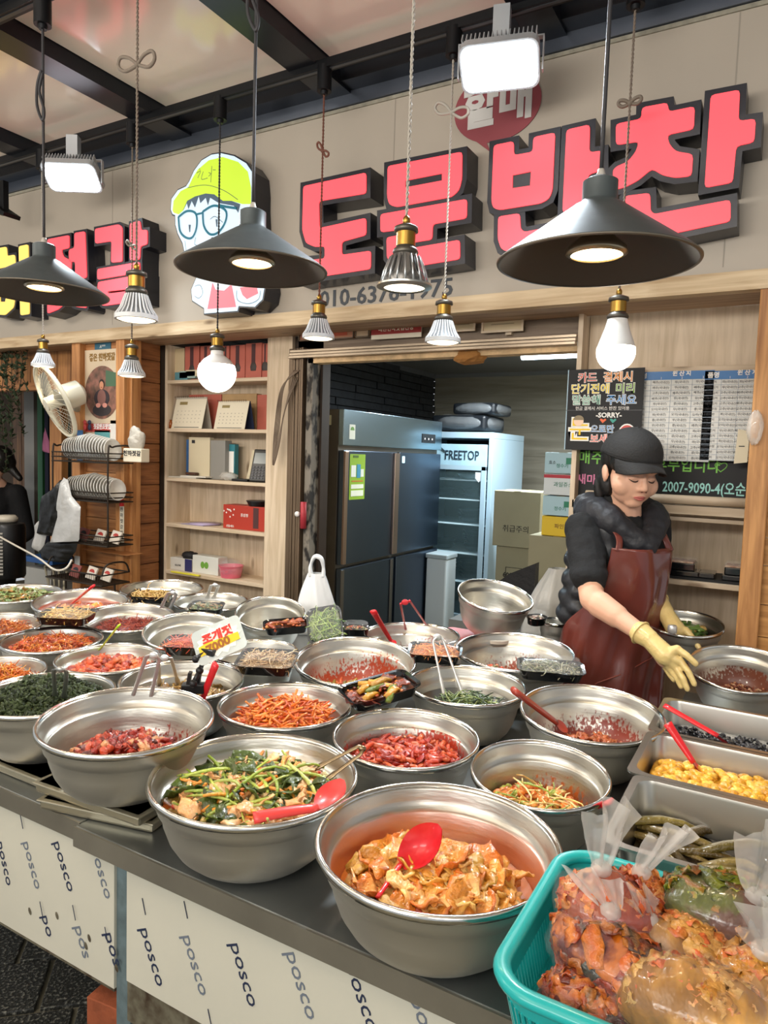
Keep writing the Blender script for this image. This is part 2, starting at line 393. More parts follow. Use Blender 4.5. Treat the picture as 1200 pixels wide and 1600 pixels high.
t = thing('ceiling_tube_light', 'white fluorescent tube light on the back-room ceiling', 'light', (at_y(864, 560, 4.15)[0], 4.15, RZ-.05))
MB().box(-.2, .22, -.04, .04, 0, .05).build('housing', WHITE, t); MB().tube([(-.19, 0, -.025), (.21, 0, -.025)], .026, 10).build('tube', mat('tube_glow', 'dff3ff', .4, emit=7), t, True)
t2 = dup(t, location=(at_y(850, 536, 3.6)[0]-.05, 3.6, RZ-.05)); t2['label'] = 'white fluorescent tube light nearer the doorway on the back-room ceiling'
# ---------------------------------------------------------------- right part: niche, ledge, post, planks
rn = thing('wall_niche', 'pale wood built-in niche behind the vendor with ledge and shelf', 'shelf', (-.4, 2.64, 0)); l_ = (-.4, 2.64, 0)
sp('back_panel', -.70, .1, 2.84, 2.855, .3, 1.97, PALE, rn, l_); sp('side_panel', -.70, -.682, 2.6, 2.85, .3, 1.97, PALE, rn, l_)
sp('upper_panel', -.68, .1, 2.69, 2.70, 1.7, 1.97, PALE, rn, l_)
sp('crossbar', -.69, .1, 2.62, 2.68, 1.745, 1.765, PALEX, rn, l_); sp('crossbar', -.69, .1, 2.6, 2.69, 1.262, 1.292, PALEX, rn, l_)
sp('crossbar', -.69, .1, 2.64, 2.69, 1.236, 1.25, PALEX, rn, l_); sp('board', -.69, .1, 2.66, 2.69, 1.292, 1.75, PALEX, rn, l_)
sp('shelf_board', -.69, .1, 2.6, 2.84, 1.018, 1.036, PALEX, rn, l_); 
wrt = struct('wall_right', B(.66, .9, 2.44, 2.5, 0, 1.97), PINEX); z = .3; k = 0
while z < 1.95:
    h = [.095, .06, .1, .12, .085][k % 5]; MB().box(0, .9, -.014, 0, 0, h-.003).build('plank', wood('honey_plank', 'cf9a58', 'a06a30', 'x'), wrt, loc=(-.065, 2.44, z)); z += h; k += 1
tag(MB().box(-.112, -.052, 2.395, 2.46, 0, 1.96).build('wooden_post', wood('honey_post', 'cc955a', '8f5d2e', 'z'), bev=.004), 'honey pine post at the right edge of the shop', 'post')
# ---------------------------------------------------------------- counter
SS = mat('counter_steel', '8e9190', .33, .9, var=.12, vs=5, bump=.03, bs=20, col2=None)
SF = mat('counter_edge', '9b978c', .38, .8, var=.15, vs=6)
ct = thing('display_counter', 'long stainless steel counter with film-covered front panels', 'counter', (-.8, .85, 0)); co = Vector((-.8, .85, 0))
def cp(name, x0, x1, y0, y1, z0, z1, m, bev=0):
    y0, y1 = [q-.018 if q < 1 else q for q in (y0, y1)]; z0, z1 = [q+.015 if q > .64 else q for q in (z0, z1)]
    return MB().box(x0+.8, x1+.8, y0-.85, y1-.85, z0, z1).build(name, m, ct, bev=bev)
cp('worktop', -1.125, .62, .85, 1.88, .66, .70, SS, .003); cp('worktop', -3.1, -1.127, .865, 1.88, .66, .70, SS, .003)
cp('rear_worktop', -3.1, -.56, 1.88, 2.19, .66, .70, SS, .003); cp('rear_worktop', -3.1, -.72, 2.19, 2.4, .655, .695, SS, .003); cp('rear_worktop', -.24, .62, 1.88, 2.39, .66, .70, SS, .003)
cp('edge_lip', -1.125, .62, .846, .85, .662, .7, SF); cp('edge_lip', -3.1, -1.127, .861, .865, .662, .7, SF)
PF = mat('film_panel', 'c9c6b6', .35, 0, var=.03, vs=4, coat=.2)
cp('front_panel', -3.1, -1.046, .875, .885, .405, .66, PF); cp('front_panel', -1.008, .62, .872, .885, .44, .66, PF)
rust = mat('rusty_edge', '6f6a58', .7, .2, col2='3c2c1c', vs=30, sharp=(.4, .7)); cp('lower_strip', -1.008, .62, .874, .89, .36, .44, rust)
cp('rust_edge', -3.1, -1.046, .8755, .886, .399, .405, rust)
cp('pillar', -1.046, -1.008, .881, .93, .0, .66, mat('blue_grey_pillar', '5f6f72', .7, var=.3, vs=25))
for x, y in ((-2.6, 1.0), (-2.6, 1.8), (-1.6, 1.8), (-.3, 1.8), (.55, 1.8), (.55, 1.0), (-2.6, 2.3), (-.8, 2.3), (.5, 2.5), (-.2, 2.5)): cp('leg', x-.02, x+.02, y-.02, y+.02, 0, .66, SF)
cp('brace', -3.05, .6, 1.36, 1.4, .62, .66, SF)
# printed film
INK = mat('film_ink_dark', '27304a', .5); INK2 = mat('film_ink_faded', '6c7480', .6)
def pr(body, A, Bp, size, m):
    A, Bp = [(q[0]*.979, CH-(CH-q[1])*.979) for q in (A, Bp)]; dx, dz = Bp[0]-A[0], Bp[1]-A[1]; a = math.atan2(dz, dx)
    t = text(body, size, m, 'film_print', ct, ((A[0]+Bp[0])/2+.8, .8742-.85-.018-(.003 if A[0] > -1.0 else 0), (A[1]+Bp[1])/2), (0, 0, 0), ext=.0003)
    L0 = max(t.dimensions.x, .001); t.rotation_euler = (Matrix.Rotation(PI/2, 4, 'X') @ Matrix.Rotation(a, 4, 'Z')).to_euler()
    xs = [v.co.x for v in t.data.vertices]; k = math.hypot(dx, dz)/max(max(xs)-min(xs), .001); t.scale = (k, k*.86, 1); return t
for (A, Bp, m, *wd) in (((-1.434, .568), (-1.401, .48), INK), ((-1.343, .596), (-1.301, .507), INK2), ((-1.241, .628), (-1.194, .539), INK), ((-1.125, .652), (-1.083, .563), INK2),
                   ((-1.281, .455), (-1.262, .417), INK, 'po'), ((-1.175, .472), (-1.147, .416), INK2, 'pos'), ((-1.085, .492), (-1.057, .436), INK, 'pos'), ((-.983, .542), (-.937, .448), INK), ((-.875, .569), (-.83, .476), INK2), ((-.763, .598), (-.719, .504), INK),
                   ((-.645, .629), (-.599, .535), INK2), ((-.532, .655), (-.486, .565), INK), ((-.42, .65), (-.375, .56), INK2)): pr(wd[0] if wd else 'posco', A, Bp, .03, m)
for x, z in ((-1.181, .5), (-.982, .585), (-.876, .617), (-1.286, .47), (-1.35, .64), (-.816, .44), (-1.085, .49), (-.6, .45)): 
    o = MB().cbox((x*.979+.8, .0225-.020, CH-(CH-z)*.979), (.0013, .001, .03), rot=(0, -.3, 0)).build('film_print', INK, ct)
for x, z in ((-1.33, .447), (-1.24, .47), (-1.14, .46), (-1.15, .44), (-1.06, .43)): MB().ell((x*.979+.8, .006, CH-(CH-z)*.979), (.004, .0015, .008), 8, 5, rot=(0, -.4, 0)).build('rust_hole', rust, ct)
bk_ = mat('orange_brick', '8e4a2c', .85, var=.15, vs=30, bump=.4)
for i, (x, y, z, r) in enumerate(((-1.085, .92, .34, .12), (-1.08, .93, .28, .05), (-1.09, .92, .22, .1), (-1.085, .93, .16, .02), (-1.08, .925, .1, .08), (-1.085, .92, .04, 0), (-.95, .95, .22, .2))):
    tag(MB().box(-.045, .045, -.06, .06, -.029, .029).build('brick', bk_, loc=(x, y, z-.011), rot=(0, 0, r), bev=.002), ['orange brick topmost of the pile under the counter seam', 'brick second from top of the pile under the counter', 'middle brick of the pile under the counter', 'brick below the middle of the pile under the counter', 'second brick from the floor under the counter', 'brick lying on the floor under the counter', 'brick set back to the right of the pile'][i], 'brick', 'bricks under the counter')
# ================================================================ SIGN
YS = 2.30
def qp(pts, s, ox, oy, y=YS):
    return [tuple(at_y(ox+a/s, oy+b/s, y)[[0, 2]]) for a, b in pts]
SR = mat('lit_red_acrylic', 'e04450', .4, emit=.95, ecol='ff4a50'); SY = mat('lit_yellow_acrylic', 'dcb650', .4, emit=.75, ecol='f0cc6c')
SB = mat('sign_black_body', '1b1c24', .4, coat=.2)
def rnd(poly, k=.18):
    out = []; n = len(poly)
    for i in range(n):
        a, b, c = [Vector(poly[j % n]) for j in (i-1, i, i+1)]
        la, lc = (a-b).length, (c-b).length; r = min(.011, la*.4, lc*.4)
        p0 = b+(a-b).normalized()*r; p2 = b+(c-b).normalized()*r; out += [tuple(p0), tuple((p0+p2)/4+b/2), tuple(p2)]
    return out
def letter(name, label, strokes, m, group, off=.017):
    # strokes: list of (outer, [holes]) in world XZ
    xs = [p[0] for s, h in strokes for p in s]; zs = [p[1] for s, h in strokes for p in s]; cx, cz = (min(xs)+max(xs))/2, (min(zs)+max(zs))/2
    t = thing(name, label, 'sign letter', (cx, YS, cz), FR, group)
    mb = MB(); mf = MB()
    for i, (s, hs) in enumerate(strokes):
        L = lambda P: [(p[0]-cx, p[1]-cz) for p in P]
        mb.prism(offset(L(s), off), [], .098-.0004*i, X=Matrix.Translation((0, 0, -.0005*i-.001)))
        mf.prism(rnd(L(s)), [L(h) for h in hs], .007, X=Matrix.Translation((0, 0, .003)))
    mb.build('letter_body', SB, t); f = mf.build('letter_face', m, t); return t
A = (4, 460, 220); Bc = (4.8, 750, 120); Cc = (4.444, 930, 120); D = (4.615, 0, 320)
G1 = 'large red letters of the shop sign'
letter('sign_letter', 'red backlit sign letter 도, first of the four big letters', [(qp([(58, 285), (450, 200), (450, 330), (155, 378), (158, 547), (450, 483), (450, 590), (298, 632), (298, 714), (480, 688), (478, 802), (45, 868), (50, 750), (192, 737), (192, 660), (130, 664), (75, 640), (52, 560)], *A), [])], SR, G1)
letter('sign_letter', 'red backlit sign letter 문, second of the four big letters', [(qp([(585, 160), (1050, 70), (1048, 240), (1030, 310), (985, 352), (640, 415), (595, 400), (582, 350)], *A), [qp([(695, 250), (925, 205), (925, 250), (695, 293)], *A)]),
    (qp([(540, 460), (1080, 365), (1078, 485), (866, 522), (862, 618), (740, 637), (738, 548), (540, 572)], *A), []), (qp([(578, 605), (665, 590), (670, 660), (700, 678), (1035, 620), (1036, 740), (690, 797), (620, 790), (580, 730)], *A), [])], SR, G1)
letter('sign_letter', 'red backlit sign letter 반, third of the four big letters', [(qp([(105, 515), (255, 485), (255, 590), (398, 565), (402, 455), (565, 420), (545, 850), (520, 915), (460, 950), (150, 1000), (100, 985), (88, 930)], *Bc), [qp([(247, 740), (385, 712), (378, 818), (245, 838)], *Bc)]),
    (qp([(650, 400), (825, 360), (820, 570), (920, 555), (920, 700), (812, 735), (800, 985), (620, 1020)], *Bc), []), (qp([(138, 1050), (300, 1025), (305, 1140), (335, 1165), (830, 1070), (825, 1185), (200, 1310), (160, 1290), (136, 1220)], *Bc), [])], SR, G1)
letter('sign_letter', 'red backlit sign letter 찬, last of the four big letters', [(qp([(145, 330), (322, 293), (325, 215), (505, 182), (510, 245), (692, 207), (685, 365), (500, 405), (515, 470), (560, 520), (680, 540), (670, 690), (560, 703), (470, 685), (395, 640), (300, 720), (215, 765), (125, 790), (125, 650), (150, 625), (230, 590), (285, 520), (305, 450), (145, 475)], *Cc), []),
    (qp([(803, 130), (1005, 92), (995, 310), (1115, 293), (1105, 455), (980, 482), (955, 735), (760, 772)], *Cc), []), (qp([(205, 830), (382, 808), (385, 930), (410, 955), (940, 855), (940, 1005), (400, 1120), (225, 1140)], *Cc), [])], SR, G1)
G2 = 'smaller letters on the left sign'
letter('sign_letter', 'yellow backlit sign letter at the far left edge', [(qp([(-110, 330), (50, 303), (55, 370), (110, 360), (115, 435), (-110, 482)], *D), []), (qp([(-80, 530), (-20, 490), (50, 490), (100, 540), (115, 640), (100, 740), (40, 795), (-40, 790), (-90, 720)], *D), [qp([(0, 590), (40, 590), (50, 650), (40, 700), (5, 700)], *D)]),
    (qp([(138, 300), (205, 286), (208, 440), (245, 434), (245, 520), (210, 526), (214, 788), (150, 797)], *D), [])], SY, G2, .012)
letter('sign_letter', 'red backlit sign letter 젓 behind the leftmost cone lamp', [(qp([(345, 250), (502, 220), (502, 312), (445, 325), (460, 375), (518, 405), (512, 505), (430, 465), (340, 520), (330, 430), (385, 385), (395, 335), (345, 343)], *D), []),
    (qp([(540, 205), (615, 192), (628, 525), (548, 543), (545, 410), (502, 412), (500, 325), (540, 312)], *D), []), (qp([(345, 650), (430, 600), (470, 560), (545, 600), (625, 650), (625, 745), (540, 735), (485, 700), (420, 755), (345, 785)], *D), [])], SR, G2, .012)
letter('sign_letter', 'red backlit sign letter 갈 beside the cartoon face', [(qp([(688, 175), (860, 142), (885, 165), (885, 410), (805, 418), (808, 262), (690, 280)], *D), []), (qp([(940, 135), (1012, 115), (1020, 185), (1065, 180), (1065, 285), (1015, 300), (1010, 395), (940, 402)], *D), []),
    (qp([(705, 465), (1010, 412), (1010, 490), (705, 540)], *D), []), (qp([(710, 558), (1015, 503), (1015, 600), (780, 625), (782, 640), (1015, 612), (1015, 692), (760, 728), (735, 725), (705, 690)], *D), [])], SR, G2, .012)
# cartoon light box
E_ = (5.924, 255, 230)
LW = mat('lit_pale_acrylic', 'b8cdda', .4, emit=.42, ecol='cfe4f4'); LG = mat('lit_lime_acrylic', 'a9c431', .4, emit=.5, ecol='b8d83c'); LR = mat('lit_pinkred_acrylic', 'd5606a', .4, emit=.6, ecol='ee6c78')
LT = mat('teal_print', '1c7288', .5); LH = mat('hair_print', '4b5f72', .5); LK = mat('line_print', '3d4c5c', .5)
S = qp([(75, 580), (82, 480), (140, 400), (215, 365), (245, 320), (290, 220), (360, 125), (450, 72), (540, 58), (660, 85), (770, 150), (830, 240), (842, 400), (840, 540), (850, 740), (830, 900), (780, 1020), (700, 1110), (640, 1180), (700, 1215), (930, 1230), (938, 1310), (920, 1410), (850, 1478), (700, 1470), (690, 1515), (385, 1540), (383, 1490), (275, 1420), (265, 1320), (305, 1225), (320, 1190), (240, 1110), (205, 990), (185, 890), (140, 800), (118, 720), (115, 630), (90, 620)], *E_)
cx, cz = -1.78, 2.25
sb = thing('cartoon_light_box', 'backlit cut-out sign of a face with lime cap and glasses', 'sign', (cx, YS, cz), FR)
LL = lambda P: [(p[0]-cx, p[1]-cz) for p in P]
MB().prism(offset(LL(S), .006), [], .097).build('box_body', SB, sb)
MB().prism(LL(S), [], .006, X=Matrix.Translation((0, 0, .003))).build('lit_face', LW, sb)
def dec(name, pts, m, z=.0045, h=.001): return MB().prism(LL(qp(pts, *E_)), [], h, X=Matrix.Translation((0, 0, z))).build(name, m, sb)
dec('hair', [(190, 590), (225, 490), (340, 430), (490, 430), (560, 500), (640, 500), (720, 530), (700, 610), (660, 545), (520, 520), (440, 470), (420, 540), (400, 470), (350, 520), (335, 455), (300, 560), (270, 500), (240, 575), (225, 520)], LH)
dec('cap', [(95, 590), (105, 500), (170, 410), (240, 375), (280, 290), (330, 210), (430, 125), (560, 95), (700, 140), (790, 230), (820, 380), (820, 530), (740, 530), (640, 500), (560, 500), (480, 440), (400, 432), (300, 460), (230, 500), (190, 590), (150, 625), (105, 610)], LG, .0055)
dec('apron', [(462, 1255), (490, 1320), (570, 1330), (638, 1270), (680, 1480), (415, 1500)], LR)
dec('plate_food', [(715, 1300), (870, 1290), (885, 1355), (780, 1408), (740, 1370)], LR)
def ln(name, pts, w_, m, z=.0065, closed=False, n=8):
    P = LL(qp(pts, *E_)); P = [(a, b, z) for a, b in P]
    P = spline(P+([P[0]] if closed else []), n); return MB().tube(P, w_, 6, flat=.4, up=(0, 0, 1)).build(name, m, sb, True)
ln('glasses', [(150, 650), (230, 595), (310, 620), (318, 740), (280, 835), (220, 840), (165, 780)], .0048, LT, closed=True); ln('glasses', [(375, 600), (480, 545), (585, 590), (585, 690), (520, 790), (440, 808), (385, 730)], .0048, LT, closed=True)
ln('glasses', [(318, 625), (375, 612)], .004, LT); ln('glasses', [(520, 540), (590, 555), (690, 570)], .005, LT)
for p in ([(235, 380), (400, 355), (560, 400), (700, 490)], [(250, 760), (265, 725)], [(445, 670), (490, 645), (560, 700)], [(310, 840), (300, 900), (325, 912)], [(300, 1290), (350, 1280), (375, 1350), (340, 1400), (300, 1380)], [(690, 1330), (700, 1420), (800, 1450), (890, 1410), (910, 1330)], [(345, 200), (350, 215)], [(320, 245), (355, 225), (330, 290)], [(380, 230), (365, 300), (420, 290)], [(430, 240), (450, 250), (430, 275)], [(460, 180), (450, 330)], [(470, 215), (495, 215)], [(210, 870), (225, 1000)]):
    ln('drawn_line', p, .0011, LK)
for a, b in ((250, 740), (500, 690)): dec('eye', [(a-9, b-20), (a+9, b-20), (a+6, b+45), (a-2, b+50)], LH)
# faded speech bubble sticker and phone number on the fascia
bub = thing('speech_bubble_sticker', 'faded dark red speech bubble sticker with white letters above the sign', 'sticker', (*at_y(778, 165, YF-.004),), FR)
bc = at_y(778, 165, YF-.004); P = []
for k in range(48):
    a = 2*PI*k/48; x, y = 68*math.cos(a), 56*math.sin(a)
    if 0 < (a-4.22) < .14: P.append((767, 238)); continue
    P.append((778+x, 165-y*1-.25*x*.9))
P = [tuple((at_y(a, b, YF-.004)-bc)[[0, 2]]) for a, b in P]
MB().prism(P, [], .002).build('bubble', mat('faded_red_print', '8a3f45', .6), bub)
text('할매', .15, mat('white_print', 'c9c7c2', .6), 'lettering', bub, (0, 0, .001), (0, 0, 0), off=.006, sx=.95)
p0 = at_y(500, 465, YF-.002); p1 = at_y(708, 447, YF-.002)
ph = text('010-6376-1975', .1, mat('dark_grey_print', '3f4348', .6), 'phone_number', None, tuple((p0+p1)/2+np.array([0, 0, -.008])), FR, off=.0018); xs = [v.co.x for v in ph.data.vertices]
k = (p1[0]-p0[0])/(max(xs)-min(xs)); ph.scale = (k, k*.92, 1); tag(ph, 'dark grey phone number lettering under the big red letters', 'lettering')
# ================================================================ LAMPS
CABLE = mat('dark_cable', '2b2a2c', .6); ROPE = mat('twisted_rope', '6f6458', .85); ROPEB = mat('brown_rope', '6a4336', .85); ROPEW = mat('pale_rope', 'a39d92', .85)
BRASS = mat('brass', '9c7a3a', .35, 1); BRONZE = mat('aged_bronze', '5c5850', .45, .8); CONE = mat('black_shade', '434a4b', .5, .2, var=.12, vs=30); CONEI = mat('shade_inside', '4b463f', .5)
FINW = mat('white_heatsink', 'c9cbcc', .45); GLOWW = mat('warm_lamp_glow', 'fff0d0', .4, emit=9, ecol='ffe2a8'); GLOWN = mat('white_lamp_glow', 'fffaf0', .4, emit=7, ecol='fff0dc')
LENS = mat('lamp_lens', 'f2ead8', .3, emit=3.0, ecol='ffe9c0')
def cord(t, z0, z1, m, r=.0035, rope=True):
    n = 160 if rope else 8
    P = [(0, 0, z0+(z1-z0)*i/n) for i in range(n+1)]
    if rope:
        mb = MB()
        for ph_ in (0, PI): mb.tube([(r*.7*math.cos(z*260+ph_), r*.7*math.sin(z*260+ph_), z) for _, _, z in P], r*.75, 5)
    else: mb = MB().tube(P, r, 8)
    mb.build('cord', m, t, True)
def adaptor(t, z): MB().lathe([(0, z), (.026, z), (.026, z+.085), (0, z+.085)], 20).lathe([(0, z-.012), (.012, z-.012), (.014, z), (0, z)], 16).build('track_adaptor', BLK, t, True, ang=40)
def bow(t, z, m, s=1., r=.0042, ry=0):
    for sg in (1, -1):
        P = spline([(0, 0, 0), (sg*.03*s, -.005, .018*s), (sg*.062*s, -.006, .022*s), (sg*.07*s, -.004, .002), (sg*.045*s, 0, -.012*s), (0, .002, 0)], 6)
        MB().tube(P, r, 6).build('bow_loop', m, t, True, loc=(0, 0, z), rot=(0, ry, 0))
    MB().ell((0, 0, 0), (.008, .008, .008), 8, 6).build('knot', m, t, True, loc=(0, 0, z))
def point(t, z, e, col=(1, .84, .6), r=.03, spot=None):
    l = bpy.data.lights.new('bulb_light', 'SPOT' if spot else 'POINT'); l.energy = e; l.color = col; l.shadow_soft_size = r
    if spot: l.spot_size = math.radians(spot); l.spot_blend = .6
    o = bpy.data.objects.new('bulb_light', l); COL.objects.link(o); o.parent = t; o.location = (0, 0, z)
def cone_lamp(px, zrim, ztop, label, kn=None):
    R_ = .192; h = ztop-zrim; x = at_y(px, 400, 1.45)[0]
    t = thing('pendant_lamp', label, 'lamp', (x, 1.45, zrim), (0, 0, 0), 'black cone pendant lamps')
    MB().lathe([(R_, 0), (R_+.003, .004), (R_-.01, .014), (.05, h-.052), (.036, h-.044), (.034, h-.04), (.034, h-.004), (.028, h), (0, h)], 64).build('shade', CONE, t, True, ang=35)
    MB().lathe([(R_-.001, .0005), (R_-.014, .011), (.048, h-.056), (.0, h-.056)], 64).build('shade_lining', CONEI, t, True)
    MB().lathe([(R_-.003, 0), (R_+.003, .0), (R_+.004, .003), (R_-.001, .005)], 64).build('rolled_edge', mat('edge_tan', '6d6558', .4, .4), t, True)
    MB().lathe([(.024, h-.05), (.03, .055), (.057, .03), (.06, .02), (.05, .016)], 32).build('reflector', mat('reflector', 'b9aa90', .3, .8), t, True)
    MB().lathe([(0, .02), (.053, .02), (.053, .026), (0, .03)], 32).build('lens', GLOWW, t, True)
    MB().lathe([(.012, h), (.008, h+.012), (.006, h+.02), (0, h+.02)], 12).build('gland', mat('gland', 'a8a39a', .4), t, True)
    cord(t, h+.01, ZC-.05-zrim, CABLE, .0042, False); adaptor(t, ZC-.125-zrim)
    point(t, .012, 6.5, (1, .82, .55), .04, 150)
    if kn:
        P = spline([(0, -.006, kn+.12), (-.02, -.006, kn+.08), (-.022, -.006, kn+.02), (.004, -.006, kn-.03), (.012, -.006, kn), (-.01, -.006, kn+.06), (.006, -.006, kn+.11)], 8); MB().tube(P, .0045, 7).build('cable_loop', CABLE, t, True)
    return t
cone_lamp(932, 1.822, 1.984, 'black cone pendant lamp in front of the last big sign letters', None)
cone_lamp(394, 1.897, 2.048, 'black cone pendant lamp in front of the cartoon light box', .62)
cone_lamp(69, 1.91, 2.064, 'black cone pendant lamp at the far left over the bowls', .56)
def bulb(kind, x, y, zbot, label, m, group, knot=None, e=2.2, low=None, s=1., mk=None):
    t = thing('hanging_bulb', label, 'lamp', (x, y, zbot), (0, 0, 0), group)
    if kind == 'par':
        hb = .072*s; R_ = .056*s
        MB().lathe([(.02*s, hb), (.026*s, hb-.008), (R_*.72, .03), (R_*.95, .014), (R_, .01), (R_, .001), (R_*.9, 0)], 40).build('heat_sink', mat('heatsink_groove_shade', '6f7274', .5), t, True, ang=40)  # body coloured grey so gaps between the white fins read as shaded grooves
        MB().lathe([(R_*.96, .013), (R_*1.01, .012), (R_*1.01, .0), (R_*.93, -.001)], 40).build('front_ring', FINW, t, True, ang=40)
        for i in range(26):
            a = 2*PI*i/26; MB().tube([(R_*.97*math.cos(a), R_*.97*math.sin(a), .012), (R_*.74*math.cos(a), R_*.74*math.sin(a), .032), (.5*R_*math.cos(a), .5*R_*math.sin(a), hb-.006)], .0028, 5).build('fin', FINW, t)
        MB().lathe([(0, -.003), (R_*.75, -.002), (R_*.9, .001), (0, .004)], 32).build('lens', LENS, t, True)
    elif kind == 'silver':
        hb = .075*s; R_ = .053*s
        MB().lathe([(.026*s, hb), (.032*s, hb-.012), (R_*.8, .035), (R_, .016), (R_, .0)], 40).build('heat_sink', mat('silver_body', '8d8f90', .2, .9), t, True, ang=50)
        for i in range(18):
            a = 2*PI*i/18; MB().tube([(R_*1.03*math.cos(a), R_*1.03*math.sin(a), .006), (R_*.9*math.cos(a), R_*.9*math.sin(a), .034), (.034*math.cos(a), .034*math.sin(a), hb-.008)], .0026, 5).build('fin', mat('fin_silver', 'b4b6b6', .3, .8), t, True)
        MB().lathe([(R_, .004), (R_*1.2, .004), (R_*1.2, .0), (R_*.9, -.004)], 32).build('clip_ring', STEEL, t, True, ang=40)
        MB().lathe([(0, .0), (R_*.9, .0), (0, .006)], 32).build('lens', mat('lens_bright', 'fff4e0', .3, emit=3.5, ecol='ffefd0'), t, True)
    elif kind == 'globe':
        R_ = .077; hb = .165; prof = [(R_*math.sin(a), R_-R_*math.cos(a)) for a in [PI*.64*i/14 for i in range(15)]]
        MB().lathe(prof, 40).build('glass', GLOWN, t, True); r0, z0 = prof[-1]
        MB().lathe([(r0, z0), (r0*.78, z0+.02), (.026, z0+.04), (.024, z0+.06), (0, z0+.06)], 32).build('collar', WHITE, t, True, ang=40); hb = z0+.06
    else:
        R_ = .056; prof = [(R_*math.sin(a), R_-R_*math.cos(a)) for a in [PI*.58*i/14 for i in range(15)]]
        MB().lathe(prof, 40).build('glass', GLOWN, t, True); r0, z0 = prof[-1]
        MB().lathe([(r0, z0), (r0*.88, z0+.02), (.035, z0+.055), (.027, z0+.085), (0, z0+.085)], 32).build('collar', WHITE, t, True, ang=40); hb = z0+.085
    f = s if kind in ('par', 'silver') else 1.05
    h0 = hb-.004
    MB().lathe([(0, h0), (.027*f, h0), (.03*f, h0+.006), (.027*f, h0+.014), (.022*f, h0+.017), (.021*f, h0+.02), (.021*f, h0+.022)], 28).build('socket_ring', BRONZE, t, True)
    MB().lathe([(.022*f, h0+.02), (.022*f, h0+.05)], 28).build('brass_sleeve', BRASS, t, True)
    MB().lathe([(.022*f, h0+.05), (.028*f, h0+.052), (.027*f, h0+.062), (.014*f, h0+.068), (0, h0+.07)], 28).build('socket_cap', BRONZE, t, True)
    MB().ell((0, 0, h0+.077), (.009, .009, .012), 12, 8).build('brass_eyelet', BRASS, t, True)
    cord(t, h0+.085, ZC-.05-zbot, m, .003); adaptor(t, ZC-.125-zbot)
    if knot: bow(t, knot-zbot, mk or m, *(low or (1., .004, 0)))
    if e: point(t, -.03 if kind in ('par', 'silver') else R_*.8, e, (1, .86, .66) if kind != 'globe' else (1, .92, .8), .05, 140 if kind in ('par', 'silver') else None)
    return t
GB = 'bulbs hanging on twisted cords'
def bx(px, y): return at_y(px, 500, y)[0]
bulb('silver', bx(630, 1.45), 1.45, 1.815, 'silver-finned spot bulb hanging before the letter 문', ROPEW, GB, None, 3, s=1.0)
bulb('par', bx(213, 1.45), 1.45, 1.80, 'white finned spot bulb in front of the sign letter 갈', ROPE, GB, 2.51, 3, (1.05, .005, .1), s=1.07)
bulb('globe', bx(340, 2.17), 2.17, 1.664, 'large round glowing globe bulb below the cartoon light box', CABLE, GB, 2.25, 5, (.55, .004, .4))
bulb('a', bx(965, 2.17), 2.17, 1.70, 'pear-shaped glowing bulb hanging above the vendor', ROPE, GB, 2.46, 5, (.45, .005, 0))
bulb('par', bx(498, 2.17), 2.17, 1.852, 'white finned spot bulb hanging under the left end of the phone number', ROPEB, GB, 2.52, 2.5, (.5, .004, .8), s=1.04)
bulb('par', bx(693, 2.17), 2.17, 1.812, 'white finned spot bulb hanging under the right end of the phone number', ROPEW, GB, 2.55, 2.5, (.9, .005, .35), s=1.05)
bulb('par', bx(206, 2.17), 2.17, 1.742, 'white finned spot bulb hanging in front of the poster side post', ROPE, GB, 2.3, 2.2, (.5, .005, .5), s=1.03)
bulb('par', bx(67, 2.17), 2.17, 1.805, 'small white bulb hanging above the wall fan', ROPEW, GB, 2.24, 2.2, (.5, .005, .5), s=.95, mk=ROPEW)
# flood lights
def flood(px, py, y, label, yaw, tilt, e):
    p = at_y(px, py, y); t = thing('flood_light', label, 'flood light', tuple(p), (0, 0, 0)); gm = mat('flood_housing', 'aeb1b3', .4, .4)
    g = bpy.data.objects.new('lamp_head', None); COL.objects.link(g); g.parent = t; g.rotation_euler = (math.radians(tilt), 0, math.radians(yaw)); W, Hh = .112, .066
    def rr(w_, h_, r): return [(sx*(w_-r)+r*math.cos(a), sy*(h_-r)+r*math.sin(a)) for sx, sy, a0 in ((1, 1, 0), (-1, 1, PI/2), (-1, -1, PI), (1, -1, 1.5*PI)) for a in [a0+PI/8*i for i in range(5)]]
    MB().prism(rr(W+.008, Hh+.008, .03), [], .03, X=rotm(FR)).build('housing', gm, g)
    MB().prism(rr(W, Hh, .026), [], .004, X=Matrix.Translation((0, -.003, 0)) @ rotm(FR)).build('lit_panel', mat('flood_glow', 'f4fbff', .3, emit=14, ecol='e9f6ff'), g)
    for i in range(18): MB().cbox((-.11+.22*i/17, .045, 0), (.003, .03, .15)).build('cooling_fin', gm, g)
    hgt = ZC-.05-p[2]
    b = MB()
    for s_ in (-1, 1): b.cbox((s_*(W+.016), .02, .035), (.004, .022, .1))
    b.cbox((0, .02, .085), (2*W+.036, .022, .004)); b.cbox((0, .02, .085+(hgt-.085)/2), (.05, .04, max(hgt-.09, .01))); b.build('bracket', gm, t, rot=(0, 0, math.radians(yaw)))
    MB().tube(spline([(-.03, .03, .02), (-.06, .04, .09), (0, .05, .06), (.04, .04, .1)], 6), .004, 6).build('power_cable', WHITE, t, True, rot=(0, 0, math.radians(yaw)))
    l = area('flood_beam', (0, -.02, 0), .22, e, (.82, .92, 1), (math.radians(-90), 0, 0), .15, math.radians(130)); l.parent = g
flood(780, 105, 2.1, 'bright white LED flood light above the big red sign', 14, 56, 16)
flood(112, 278, 2.1, 'white LED flood light at the far left above the yellow letter', 30, 56, 16)
